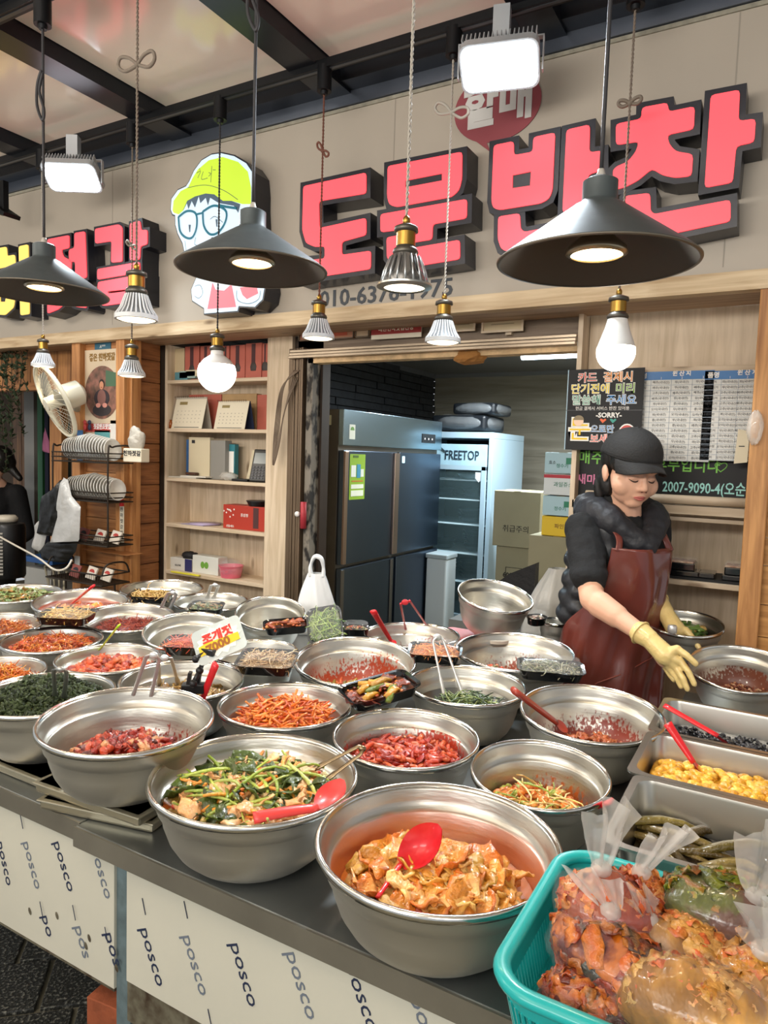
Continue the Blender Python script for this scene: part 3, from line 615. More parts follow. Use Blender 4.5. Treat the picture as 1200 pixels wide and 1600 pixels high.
tag(MB().cbox((0, 0, .07), (.05, .03, .16)).cbox((.02, 0, 0), (.12, .09, .02), rot=(0, .5, 0)).build('ceiling_bracket', BLK, loc=tuple(at_y(5, 332, 2.2)), bev=.002), 'small black fixture at the left edge above the yellow letter', 'fixture')
# ================================================================ BOWLS
def stained(name, col, z0, z1, dens):
    if name in _mats: return _mats[name]
    m = STEEL.copy(); m.name = name; nt = m.node_tree; L = nt.links; b = nt.nodes['Principled BSDF']; out = nt.nodes['Material Output']
    d = nd(nt, 'ShaderNodeBsdfPrincipled'); d.inputs['Base Color'].default_value = hx(col); d.inputs['Roughness'].default_value = .35
    tc = nd(nt, 'ShaderNodeTexCoord'); sx = nd(nt, 'ShaderNodeSeparateXYZ'); L.new(tc.outputs['Object'], sx.inputs[0])
    n1 = nd(nt, 'ShaderNodeTexNoise'); n1.inputs['Scale'].default_value = 150; n1.inputs['Detail'].default_value = 6; mp = nd(nt, 'ShaderNodeMapping'); mp.inputs['Scale'].default_value = (1, 1, .6)
    L.new(tc.outputs['Object'], mp.inputs[0]); L.new(mp.outputs[0], n1.inputs['Vector'])
    n2 = nd(nt, 'ShaderNodeTexNoise'); n2.inputs['Scale'].default_value = 9; L.new(tc.outputs['Object'], n2.inputs['Vector'])
    mr = nd(nt, 'ShaderNodeMapRange'); mr.inputs['From Min'].default_value = z1; mr.inputs['From Max'].default_value = z0; L.new(sx.outputs['Z'], mr.inputs['Value'])
    ad = nd(nt, 'ShaderNodeMath'); ad.operation = 'MULTIPLY_ADD'; L.new(n2.outputs['Fac'], ad.inputs[0]); ad.inputs[1].default_value = .75; L.new(n1.outputs['Fac'], ad.inputs[2])
    a2 = nd(nt, 'ShaderNodeMath'); a2.operation = 'MULTIPLY_ADD'; L.new(mr.outputs[0], a2.inputs[0]); a2.inputs[1].default_value = .45; L.new(ad.outputs[0], a2.inputs[2])
    r = nd(nt, 'ShaderNodeMapRange'); r.inputs['From Min'].default_value = 1.2-dens*.3; r.inputs['From Max'].default_value = 1.34-dens*.3; L.new(a2.outputs[0], r.inputs['Value'])
    gt = nd(nt, 'ShaderNodeMath'); gt.operation = 'LESS_THAN'; L.new(sx.outputs['Z'], gt.inputs[0]); gt.inputs[1].default_value = z1
    mu = nd(nt, 'ShaderNodeMath'); mu.operation = 'MULTIPLY'; L.new(r.outputs[0], mu.inputs[0]); L.new(gt.outputs[0], mu.inputs[1])
    mx = nd(nt, 'ShaderNodeMixShader'); L.new(mu.outputs[0], mx.inputs[0]); L.new(b.outputs[0], mx.inputs[1]); L.new(d.outputs[0], mx.inputs[2]); L.new(mx.outputs[0], out.inputs['Surface'])
    _mats[name] = m; return m
def filmed(name, col, z1, k):
    """thin broth film on the lower inside wall: clear steel above z1"""
    m = STEEL.copy(); m.name = name; nt = m.node_tree; L = nt.links; b = nt.nodes['Principled BSDF']; out = nt.nodes['Material Output']
    d = nd(nt, 'ShaderNodeBsdfPrincipled'); d.inputs['Base Color'].default_value = hx(col); d.inputs['Roughness'].default_value = .2
    tc = nd(nt, 'ShaderNodeTexCoord'); sx = nd(nt, 'ShaderNodeSeparateXYZ'); L.new(tc.outputs['Object'], sx.inputs[0])
    n1 = nd(nt, 'ShaderNodeTexNoise'); n1.inputs['Scale'].default_value = 14; L.new(tc.outputs['Object'], n1.inputs['Vector'])
    ad = nd(nt, 'ShaderNodeMath'); ad.operation = 'MULTIPLY_ADD'; L.new(n1.outputs['Fac'], ad.inputs[0]); ad.inputs[1].default_value = .012; L.new(sx.outputs['Z'], ad.inputs[2])
    r = nd(nt, 'ShaderNodeMapRange'); r.inputs['From Min'].default_value = z1+.01; r.inputs['From Max'].default_value = z1+.006; r.inputs['To Max'].default_value = k; L.new(ad.outputs[0], r.inputs['Value'])
    mx = nd(nt, 'ShaderNodeMixShader'); L.new(r.outputs[0], mx.inputs[0]); L.new(b.outputs[0], mx.inputs[1]); L.new(d.outputs[0], mx.inputs[2]); L.new(mx.outputs[0], out.inputs['Surface'])
    _mats[name] = m; return m
RIMM = mat('polished_rim', 'dcdad4', .16, 1)
BW = {}; ZT = .715
def bowl(key, x, y, r, t, base, label, inner=None, hk=1., step=True, group='steel mixing bowls on the counter', tdir=None):
    H = (.095+.22*r)*hk; T = math.radians(t)
    pr_ = [(.0, .004), (.52*r, .004), (.62*r, .009), (.715*r, .024), (.785*r, .045), (.832*r, .070), (.856*r, H*.70)]
    pr_ += [(.868*r, H*.722), (.892*r, H*.735)] if step else [(.87*r, H*.7)]
    pr_ += [(.912*r, H*.84), (.94*r, H*.95), (.952*r, H*.995)]
    thk = .0025; outer = [(max(a-.0, 0)+(thk if a > .01 else 0), z-thk-(0 if z < .02 else -.001)) for a, z in reversed(pr_)]
    n_in = len(pr_)
    prof = list(pr_)+outer
    mb = MB().lathe(prof, 72, mf=lambda i: 0 if i < n_in-1 else 1)
    d = Vector((x, y, 0)).normalized() if tdir is None else Vector((math.cos(tdir), math.sin(tdir), 0)); ax = d.cross(Vector((0, 0, 1)))
    Rm = Matrix.Rotation(T, 4, ax) if t else Matrix.Identity(4)
    if t and (Rm @ d).z < 0: Rm = Matrix.Rotation(-T, 4, ax)
    zc = base+H*math.cos(T)+.62*r*abs(math.sin(T)); org = Vector((x, y, zc))-(Rm @ Vector((0, 0, H)))
    o = mb.build('steel_bowl', [inner or STEEL, SATIN], None, True, loc=org, rot=Rm.to_euler(), ang=None)
    MB().lathe([(.947*r, H-.002), (.965*r, H+.004), (.985*r, H+.004), (r, H-.001), (.995*r, H-.007), (.975*r, H-.008), (.955*r, H-.005)], 72).build('rolled_rim', RIMM, o, True)
    tag(o, label, 'bowl', group); BW[key] = (o, r, H, pr_, org, Rm)
    return o
def rad_at(pr_, z):
    for (a, b), (c, d) in zip(pr_[1:], pr_[2:]):
        if b <= z <= d and d > b: return a+(c-a)*(z-b)/(d-b)
    return pr_[-1][0]
ORG = '#'
BOWLS = {
 'kimchi': (-0.426, 0.942, 0.187, 0, ZT, 'largest steel bowl at the front, holding cabbage kimchi in orange broth'),
 'greens': (-0.797, 0.957, 0.186, 0, ZT, 'steel bowl of green mustard kimchi, second along the counter edge'),
 'tilt': (-1.104, 0.935, 0.168, 2.4, ZT+.044, 'steel bowl on two metal trays with tongs and red spatula inside'),
 'seaweed': (-1.436, 0.985, 0.153, 0, ZT+.022, 'steel bowl heaped with dark green seaweed at the left edge'),
 'squid': (-0.984, 1.287, 0.156, 0, ZT, 'steel bowl of orange radish strips behind the green mustard bowl'),
 'red': (-0.659, 1.276, 0.154, 1.2, ZT, 'steel bowl of bright red seasoned seafood in the middle'),
 'bean': (-0.370, 1.269, 0.130, 4.5, ZT, 'steel bowl with orange beans and sprouts behind the cabbage kimchi'),
 'stem': (-0.689, 1.665, 0.154, 1.1, ZT, 'steel bowl of dark seaweed stems in soy with thin tongs'),
 'r1': (-0.362, 1.631, 0.163, 4.1, ZT, 'steel bowl smeared dark red with a wooden-red spatula, before the vendor'),
 'big2': (-1.013, 1.640, 0.170, 7.2, ZT, 'splattered steel bowl nearly empty, behind the radish strip bowl'),
 'back': (-1.045, 2.040, 0.160, 0, ZT, 'steel bowl with red handled tongs and spatula near the fridge'),
 'v': (-0.682, 2.015, 0.178, 3.5, ZT, 'steel bowl with small orange heap beside the vendor apron'),
 'wbowl': (-0.086, 2.230, 0.140, 13.4, ZT, 'steel bowl under the vendor gloved hands with brown remains'),
 'cuc': (-0.262, 2.440, 0.118, 9, ZT+.075, 'steel bowl of cucumber pieces behind the vendor hands'),
 'tiltfar': (-1.585, 1.975, 0.126, 15.8, ZT, 'empty steel bowl tipped toward the viewer beside the white bag'),
 'far': (-2.223, 2.061, 0.168, 2.0, ZT, 'empty steel bowl farthest back, below the pink tub'),
 'empty': (-1.607, 1.608, 0.148, 10.8, ZT, 'empty tilted steel bowl behind the clear price card'),
 'beh': (-1.905, 2.013, 0.145, 2.3, ZT, 'shallow-looking empty steel bowl between the two rearmost bowls'),
 'flake': (-1.925, 1.635, 0.154, 5.6, ZT, 'steel bowl of dark red flakes with tongs leaning on its rim'),
 'soup': (-2.245, 1.69, 0.168, 4.7, ZT, 'red-stained steel bowl with red spoon and orange stew'),
 'fl': (-2.585, 1.66, 0.164, 1.4, ZT, 'steel bowl of red and green salad at the far left back'),
 'l2': (-2.198, 1.335, 0.14, 3, ZT, 'steel bowl of orange shreds cut by the left edge, second row'),
 'l3': (-1.900, 1.329, 0.145, 1.2, ZT, 'steel bowl of fine orange-red shreds at the left'),
 'anch': (-1.612, 1.302, 0.142, 0.6, ZT, 'steel bowl of red chunks with a lime green spoon'),
 'l4': (-1.755, 1.056, 0.13, 1, ZT, 'steel bowl of orange julienne at the left edge above the seaweed'),
 'mush': (-1.303, 1.276, 0.155, 1.6, ZT, 'steel bowl of brown mushrooms behind the tall tongs'),
 'hid': (-1.335, 1.595, 0.13, 0.6, ZT, 'steel bowl mostly hidden under two plastic trays'),
}
ST = {'kimchi': filmed('broth_film', 'c9632c', .096, .5), 'tilt': stained('st_tilt', '8c2b16', .0, .075, .35), 'red': stained('st_red', 'a63016', .0, .095, 1.0), 'r1': stained('st_r1', '7d2c1c', .0, .08, .55),
      'bean': stained('st_bean', 'a8541f', .0, .08, .3), 'big2': stained('st_big', 'a23a16', .0, .11, .55), 'anch': stained('st_an', '9c3c14', .0, .1, .7), 'l4': stained('st_l4', '9c3c14', .0, .1, .7), 'squid': stained('st_sq', 'b0501c', .0, .08, .5),
      'soup': filmed('soup_film', 'a8452c', .10, .75), 'l3': stained('st_l3', 'a4541c', .0, .11, .7), 'v': stained('st_v', '8c3a20', .0, .085, .5), 'wbowl': stained('st_w', '6f3a26', 0, .07, .9), 'flake': stained('st_fl', '8a2e1a', 0, .08, .8), 'back': stained('st_bk', '8a2e1a', 0, .1, .4), 'l2': stained('st_l2', 'a4541c', .0, .1, .8)}
for k, v in BOWLS.items(): bowl(k, *v, inner=ST.get(k))
# trays beneath the raised bowls
TM = mat('tray_metal', 'b3ac96', .35, .8, var=.1)
def flat_tray(x, y, z, w_, d, h, rz, label):
    o = MB().box(-w_/2, w_/2, -d/2, d/2, 0, h).build('metal_tray', TM, loc=(x, y, z), rot=(0, 0, rz), bev=.006); 
    MB().box(-w_/2-.004, w_/2+.004, -d/2-.004, d/2+.004, h-.004, h).build('tray_lip', TM, o, bev=.002); return tag(o, label, 'tray', 'upturned trays raising bowls')
flat_tray(-1.13, .955, ZT, .26, .19, .021, .22, 'lower of two upturned metal trays under the tongs bowl'); flat_tray(-1.135, .955, ZT+.0215, .28, .2, .021, .06, 'upper of two upturned metal trays under the tongs bowl')
flat_tray(-1.46, .985, ZT, .36, .2, .021, 0, 'metal tray beneath the seaweed bowl')
# ---------------------------------------------------------------- food
def FM(name, rough=.28, coat=.5, **k): return mat(name, 'ffffff', rough, attr=True, coat=coat, **k)
FOOD = FM('food_glossy', .3, .3, var=.22, vs=55, bump=.5, bs=120); FOODM = FM('food_matt', .5, .1)
def cv(h, rng, j=.15):
    c = hx(h); k = 1+rng.uniform(-j, j); return (c[0]*k, c[1]*k*(1+rng.uniform(-j, j)*.4), c[2]*k)
def strip(mb, L, w_, th, bend, pal, rng, X, n=5):
    P = []; 
    for i in range(n+1):
        t = i/n-.5; P.append((t*L, bend*L*math.sin(t*PI*1.1)*.5*rng.choice((1, 1, 1)), bend*L*(.25-t*t)))
    k = len(mb.v); mb.tube(P, [w_*(.6+.4*math.sin(PI*(i+.4)/(n+.8))) for i in range(n+1)], 5, flat=th/w_, c=cv(rng.choice(pal), rng))
    for i in range(k, len(mb.v)): mb.v[i] = tuple(X @ Vector(mb.v[i]))
def leafm(mb, L, W, pal, rng, X, edge=None, nu=6, nv=4, curl=.25, th=.002):
    v = []; c1 = cv(rng.choice(pal), rng); c2 = cv(rng.choice(edge or pal), rng); ph = rng.uniform(0, 6); cc = []
    for sgn in (1, -1):
        for i in range(nu+1):
            u_ = i/nu
            for j in range(nv+1):
                q = j/nv-.5; ww = W*(.55+.45*math.sin(PI*(u_*.8+.15)))
                z = curl*L*(-(u_-.5)**2+.1)+.12*W*math.sin(ph+u_*9+q*5)+curl*W*q*q*1.6+sgn*th*(1 if 0 < j < nv and 0 < i < nu else .3)
                v.append(((u_-.5)*L, q*ww+.06*W*math.sin(ph+u_*14), z)); k = min(1, abs(q)*1.6+u_*.3); cc.append(tuple(a*(1-k)+b*k for a, b in zip(c1, c2)))
    f = []; o = (nu+1)*(nv+1)
    for i in range(nu):
        for j in range(nv):
            a = i*(nv+1)+j; f.append((a, a+nv+1, a+nv+2, a+1)); f.append((a+o, a+1+o, a+nv+2+o, a+nv+1+o))
    for i in range(nu):
        for j, fl_ in ((0, 0), (nv, 1)):
            a = i*(nv+1)+j; q = (a, a+o, a+o+nv+1, a+nv+1); f.append(q if not fl_ else tuple(reversed(q)))
    for j in range(nv):
        for i, fl_ in ((0, 1), (nu, 0)):
            a = i*(nv+1)+j; q = (a, a+o, a+o+1, a+1); f.append(q if not fl_ else tuple(reversed(q)))
    base = len(mb.v); mb.add(v, f, 0, X)
    for i, c in enumerate(cc): mb.c[base+i] = c
def piece(mb, kind, s, pal, rng, X, edge=None):
    if kind == 'strip': strip(mb, s*rng.uniform(.7, 1.3), s*.075, s*.06, rng.uniform(-.3, .5), pal, rng, X)
    elif kind == 'stem': strip(mb, s*rng.uniform(.6, 1.3), s*.042, s*.03, rng.uniform(-.6, .8), pal, rng, X, 7)
    elif kind == 'thin': strip(mb, s*rng.uniform(.7, 1.3), s*.035, s*.03, rng.uniform(-.5, .8), pal, rng, X)
    elif kind == 'fat': strip(mb, s*rng.uniform(.7, 1.2), s*.16, s*.11, rng.uniform(-.3, .6), pal, rng, X)
    elif kind == 'chunk': mb.ell((0, 0, 0), (s*rng.uniform(.3, .55), s*rng.uniform(.25, .4), s*rng.uniform(.15, .3)), 6, 4, c=cv(rng.choice(pal), rng), jit=.25, rng=rng) if X is None else mb_ell(mb, s, pal, rng, X)
    elif kind == 'bean': mb_ell(mb, s, pal, rng, X, (.55, .4, .3), .02)
    elif kind == 'cab': leafm(mb, s*rng.uniform(.7, 1.25), s*rng.uniform(.5, .8), pal, rng, X, edge, 7, 6, rng.uniform(.1, .3), .0035)
    elif kind == 'leaf': leafm(mb, s*rng.uniform(.7, 1.3), s*rng.uniform(.4, .8), pal, rng, X, edge, 4, 3)
def mb_ell(mb, s, pal, rng, X, r=None, jit=.22):
    r = r or (rng.uniform(.3, .6), rng.uniform(.25, .42), rng.uniform(.15, .32)); k = len(mb.v); mb.ell((0, 0, 0), tuple(s*q for q in r), 7, 5, c=cv(rng.choice(pal), rng), jit=jit, rng=rng)
    for i in range(k, len(mb.v)): mb.v[i] = tuple(X @ Vector(mb.v[i]))
def hfun(rf, z0, peak, cx, cy, rng, rough=.006):
    ph = [rng.uniform(0, 6) for _ in range(4)]
    def h(x, y):
        d = math.hypot(x-cx, y-cy)/rf; b = z0+peak*max(0, 1-d*d)**1.2
        return b+rough*(math.sin(x*70+ph[0])*math.cos(y*60+ph[1])+.6*math.sin(x*130+ph[2])*math.sin(y*120+ph[3]))
    return h
def food(key, name, label, specs, z0, peak, rf, off=(0, 0), base='803010', seed=1, kind='stuff', rough=.006, m=None, liquid=None, cat='food', stained_base=True):
    """specs: list of (piece kind, size, count, palette, edge palette, tilt); all sit on a rounded bed inside the bowl"""
    rf *= 1.13; z0 += .008
    if liquid: liquid = (liquid[0]+.008,)+liquid[1:]
    specs = [(q[0], q[1], int(q[2]*1.25))+tuple(q[3:]) for q in specs]
    rng = random.Random(seed); o, r, H, pr_, org, Rm = BW[key]; m = m or FOOD
    h = hfun(rf, z0, peak, off[0], off[1], rng, rough); mb = MB(); R0 = rad_at(pr_, z0)-.003
    # bed
    nr, na = 9, 32; v = [(off[0], off[1], h(*off)-.004)]
    for i in range(1, nr+1):
        for j in range(na):
            a = 2*PI*j/na; rr_ = rf*1.02*i/nr; x, y = off[0]+rr_*math.cos(a), off[1]+rr_*math.sin(a); q = math.hypot(x, y)
            if q > R0: x *= R0/q; y *= R0/q
            zz = h(x, y)-.004
            if i == nr: zz = z0-.012
            v.append((x, y, zz))
    f = [(0, 1+j, 1+(j+1) % na) for j in range(na)]
    for i in range(nr-1):
        for j in range(na): a = 1+i*na; f.append((a+j, a+na+j, a+na+(j+1) % na, a+(j+1) % na))
    mb.add(v, f, c=hx(base)[:3])
    t = None; big = []
    for (kd, s, cnt, pal, edge, tl, *sep) in specs:
        for _ in range(cnt):
            for __ in range(20):
                a = rng.uniform(0, 2*PI); q = rf*math.sqrt(rng.random())*.98; x, y = off[0]+q*math.cos(a), off[1]+q*math.sin(a)
                if math.hypot(x, y) < R0-s*(.62 if kd in ('strip', 'thin', 'fat', 'stem') else .5): break
            else: continue
            X = Matrix.Translation((x, y, h(x, y)+rng.uniform(-.1, .25)*s*.35)) @ Euler((rng.gauss(0, tl), rng.gauss(0, tl), rng.uniform(0, 2*PI))).to_matrix().to_4x4()
            if sep:
                q = MB(); piece(q, kd, s, pal, rng, Matrix.Identity(4), edge); big.append((sep[0], q, X))
            else: piece(mb, kd, s, pal, rng, X, edge)
    if big:
        t = thing(name, label, cat, org, Rm.to_euler()); b = mb.build('bed', m, t, True, col=True); b['kind'] = 'stuff'
        for nm, q, X in big:
            e = q.build(nm, m, t, True, col=True); e.matrix_local = X
    else:
        t = mb.build(name, m, None, True, loc=org, rot=Rm.to_euler(), col=True); tag(t, label, cat, None, 'stuff')
    if liquid:
        zl, c, al = liquid; rl = rad_at(pr_, zl)-.002
        q = MB().lathe([(0, zl), (rl*.5, zl), (rl, zl), (rl*.98, zl-.006), (0, zl-.01)], 48).build('broth', mat('broth_'+c, c, .06, coat=.5, spec=.6), None, True, loc=org, rot=Rm.to_euler()); tag(q, al, 'broth', None, 'stuff')
    return t
KP = ['dc9438', 'e2a648', 'd08028', 'e8b868']; KE = ['c8641c', 'd88a34', 'b8842c']
food('kimchi', 'cabbage_kimchi', 'heap of cabbage kimchi pieces in the largest front bowl', [('cab', .072, 60, KP, KE, .38, 'cabbage_piece'), ('cab', .052, 36, ['ecc88c', 'e4b470'], KP, .38, 'cabbage_piece'), ('cab', .034, 60, KP, KE, .5), ('chunk', .012, 140, ['c8571c', 'd96f2a', '9a3a14'], None, .6), ('thin', .02, 60, ['7d8a35', 'c25a1c'], None, .3)],
     .052, .046, .116, (.012, -.026), 'c8641c', 11, liquid=(.049, 'dd7422', 'orange kimchi broth in the largest front bowl'))
GP = ['8a9c34', 'a8b44c', '4c5c20', '6c7c2a', 'bcc468']
food('greens', 'mustard_green_kimchi', 'mixed green stalks, radish slices and carrot strips in red broth', [('stem', .095, 44, GP[:2]+GP[4:], None, .22, 'green_stalk'), ('leaf', .06, 44, ['26300e', '34401a', '1e280e'], ['4c5c20'], .45, 'green_leaf'), ('strip', .06, 44, ['e8902f', 'f0a23c', 'e57b20'], None, .22, 'carrot_strip'), ('cab', .05, 54, ['e8cfa0', 'ecc490', 'dfb47c'], ['d8985c'], .35, 'radish_slice'), ('chunk', .02, 90, ['e8d8ac', '9aa448', 'd0b468'], None, .5), ('chunk', .01, 40, ['c03a20', 'd84a2c'], None, .4), ('strip', .035, 90, GP, None, .4)],
     .088, .024, .150, (-.002, -.006), '8a6a2c', 12, liquid=(.087, 'b8561c', 'red-orange broth around the mustard greens'))
RP = ['8c1e10', 'a8301a', '6e160c', 'b84424']
food('tilt', 'spicy_roe', 'dark red chunky seafood relish in the bowl on trays', [('chunk', .026, 260, RP+['c98a5a', '5c1a12'], None, .6), ('leaf', .025, 90, RP+['d9745a'], RP, .6)], .040, .045, .104, (.008, -.018), '6a180c', 13)
food('seaweed', 'seaweed_salad', 'heap of crumbled dark green seaweed', [('leaf', .022, 1500, ['10160a', '181f10', '222c16', '0c1008'], ['2c361c', '4c5836'], .9), ('chunk', .008, 40, ['b03a24', 'c9a060'], None, .5)], .085, .062, .128, (0, 0), '0c1008', 14, m=mat('dry_seaweed', 'ffffff', .55, attr=True, spec=.3))
food('squid', 'radish_strips', 'heap of orange seasoned dried radish strips', [('strip', .055, 170, ['d8681e', 'e07a2a', 'c4521a', 'e48a3a'], None, .35, 'radish_strip'), ('strip', .045, 420, ['d8681e', 'e07a2a', 'b8481a', 'e48a3a'], None, .4)], .068, .046, .122, (.008, -.006), 'a8441a', 15, rough=.009)
food('red', 'seasoned_pollack', 'bright red seasoned pollack strips in the middle bowl', [('fat', .045, 190, ['ac3010', 'bc4018', '902008', 'c4582c'], None, .4), ('leaf', .03, 120, ['a82412', 'b83c24'], ['8c180c'], .5), ('chunk', .006, 300, ['7a1a10', 'e8905a'], None, .5)], .062, .024, .118, (.005, -.012), 'a01c12', 16)
food('bean', 'spicy_beans', 'small heap of orange beans and pale sprouts', [('bean', .02, 130, ['d97a2c', 'e39448', 'c9651f', 'a8b04a'], None, .4), ('thin', .055, 60, ['e8c888', 'dcb060', '8a9a3c'], None, .3)], .04, .024, .085, (-.01, -.012), 'a8541c', 17)
food('stem', 'seaweed_stems', 'dark seaweed stems in soy broth', [('thin', .06, 190, ['3f5230', '56683a', '6f8048', '2c3c26', '8a9458'], None, .3)], .068, .016, .075, (.025, -.03), '1e2619', 18, liquid=(.068, '15120d', 'dark soy broth around the seaweed stems'))
food('r1', 'spicy_remnant', 'thin remains of red sauce and shreds at the bowl bottom', [('leaf', .026, 110, ['9c3414', 'ac4820', '802408'], ['b8683c'], .4), ('thin', .03, 50, ['903010', 'b8683c'], None, .4)], .026, .012, .09, (.015, -.015), '8a3420', 19, rough=.003)
food('big2', 'spring_onion_kimchi', 'few spring onion kimchi stalks left in the splattered bowl', [('strip', .075, 40, ['7a6a24', '9a7a2c', 'c0622a', 'b84a20'], None, .3), ('chunk', .012, 120, ['a03a18', 'c0602a', '6a2410'], None, .4)], .02, .012, .075, (-.01, -.04), '7a3014', 20, rough=.003)
food('back', 'red_sauce_remnant', 'little brown red sauce left in the bowl near the fridge', [('chunk', .014, 90, ['8a3018', 'a84a28'], None, .3)], .015, .008, .07, (0, 0), '6a2814', 21)
food('v', 'orange_radish_cubes', 'small orange heap in the bowl beside the apron', [('chunk', .03, 60, ['d0602a', 'c04a20', '6a5a24', 'd87a3a'], None, .5), ('leaf', .03, 30, ['c0502a', '5a6a2c'], None, .5)], .042, .026, .066, (-.03, -.045), '8a3c18', 22)
food('wbowl', 'brown_remnant', 'brown crumbly remains in the bowl under the gloves', [('chunk', .012, 320, ['7a3a24', 'b07a5a', 'c8a080', '5c2414'], None, .5)], .022, .012, .08, (.02, -.01), '7a4430', 23, m=FOODM)
food('cuc', 'cucumber_kimchi', 'green stuffed cucumber pieces and red cabbage in the rear bowl', [('fat', .07, 14, ['2f4a24', '45632c', '5c7a34'], None, .3, 'cucumber_piece'), ('chunk', .035, 40, ['b8502c', 'c8a860', '55702f'], None, .4)], .075, .018, .07, (0, -.01), '6a4a24', 24)
food('soup', 'orange_stew', 'orange stewed pieces in the red-stained bowl', [('chunk', .045, 60, ['d8762a', 'c8581e', 'e08e3c', 'a8441a'], None, .5)], .078, .026, .10, (.035, -.02), 'a83c1a', 25, liquid=(.078, '9a3a1c', 'red broth of the orange stew'))
food('fl', 'red_green_salad', 'red and green shredded salad at the far left back', [('leaf', .035, 150, ['a8481f', 'c86a2c', '4a6a38', '6a2a18'], ['8aa060'], .5), ('thin', .04, 60, ['c8d0a0', '4f7a3a'], None, .3)], .098, .022, .128, (0, -.004), '6a3418', 26)
food('l2', 'orange_shreds', 'orange shreds in the second row bowl at the left edge', [('thin', .035, 320, ['c86a24', 'b8501c', '8a3a14', 'd89040'], None, .5)], .09, .02, .11, (0, 0), '8a4014', 27)
food('l3', 'dried_squid_shreds', 'fine orange-red shreds filling the left bowl', [('thin', .035, 520, ['c8581e', 'd8782c', '8a3214', 'e09844', 'b84418'], None, .5), ('leaf', .018, 120, ['b8401c', 'd87a34'], None, .5)], .09, .022, .120, (0, 0), '9a4418', 28)
food('anch', 'glazed_red_chunks', 'glossy red-brown chunks under the lime green spoon', [('chunk', .034, 150, ['a8381c', 'c8542a', '8c2a14', 'd06a38'], None, .5), ('thin', .03, 120, ['c06a24', 'b84a1c'], None, .5)], .078, .028, .112, (.008, -.006), '7a2c12', 29)
food('l4', 'orange_julienne', 'orange julienned vegetables at the left edge', [('thin', .045, 300, ['d87a24', 'e09a34', 'b8581c', 'c8641c'], None, .45)], .085, .025, .10, (0, 0), '9a4c14', 30)
food('mush', 'braised_mushrooms', 'golden brown sliced mushrooms', [('leaf', .03, 170, ['a8803c', 'c09a50', '8a6428', 'd0b070'], ['6a4a1c'], .5), ('thin', .04, 90, ['b0883c', 'c8a050'], None, .4)], .062, .022, .112, (.005, -.006), '7a5a24', 31)
food('flake', 'red_flake_shreds', 'dark red shredded relish under leaning tongs', [('thin', .028, 420, ['8c2a1c', 'a84430', 'b85a3c', '6a1e12'], None, .6)], .076, .018, .112, (.008, -.006), '6a2014', 32, m=FOODM)
# ================================================================ UTENSILS
def V3(px, py, z): return Vector(at_z(px, py, z))
SHINY = mat('shiny_steel', 'd8d8d6', .38, .7)
def tongs(label, hp, tips, m=SHINY, loop=.014, w_=.0045, handle=None, flat=.35):
    h = Vector(hp); t = thing('tongs', label, 'tongs', h); T = [Vector(q)-h for q in tips]; mid = (T[0]+T[1])/2; up = -mid.normalized()
    side = (T[1]-T[0]); side = side-up*side.dot(up); side.normalize()
    for s_, q in ((-1, T[0]), (1, T[1])):
        P = spline([Vector((0, 0, 0)), side*s_*loop*.8-up*loop*.5, side*s_*loop-up*loop*1.8, (side*s_*loop-up*loop*1.8).lerp(q, .55), q], 6)
        MB().tube(P, [w_*(1 if i < len(P)-6 else 1.5) for i in range(len(P))], 8, flat=flat, up=up.cross(side)).build('tongs_arm', m, t, True)
        if handle: MB().tube(P[6:18], w_*1.35, 8).build('red_handle', handle, t, True)
    MB().ell((0, 0, 0), (loop*.7, w_*1.2, loop*.55), 12, 8).build('hinge', m, t, True, rot=(0, 0, .5)); return t
tongs('tall steel tongs standing in the bowl on two trays', V3(240, 1024, 1.0), (V3(192, 1132, .80), V3(226, 1132, .80)))
tongs('steel tongs standing in the mushroom bowl', V3(257, 1028, .97), (V3(250, 1078, .775), V3(281, 1076, .775)))
tongs('steel tongs stuck upright in the dark seaweed', V3(94, 1046, .98), (V3(87, 1103, .84), V3(99, 1103, .84)), mat('dull_steel', 'a9aaa6', .35, .9), loop=.012)
tongs('steel tongs leaning out of the bowl of dark red flakes', V3(270, 926, .93), (V3(243, 968, .80), V3(258, 968, .80)), w_=.006)
tongs('short steel tongs in the shallow empty bowl at the back', V3(336, 914, .93), (V3(322, 941, .80), V3(331, 941, .80)), w_=.006)
tongs('steel tongs lying across the rim of the green mustard bowl', V3(566, 1170, .89), (V3(480, 1207, .83), V3(505, 1222, .83)), mat('bronze_steel', '8c7a60', .25, 1), loop=.011)
tongs('thin red handled tongs standing in the bowl near the fridge', V3(633, 941, .99), (V3(637, 1000, .74), V3(678, 994, .74)), mat('red_coated', 'c8323a', .3), loop=.016, w_=.0035, flat=1)
tongs('thin steel tongs in the dark seaweed stems', V3(683, 996, .94), (V3(695, 1092, .80), V3(724, 1088, .80)), w_=.0033, flat=1, loop=.018)
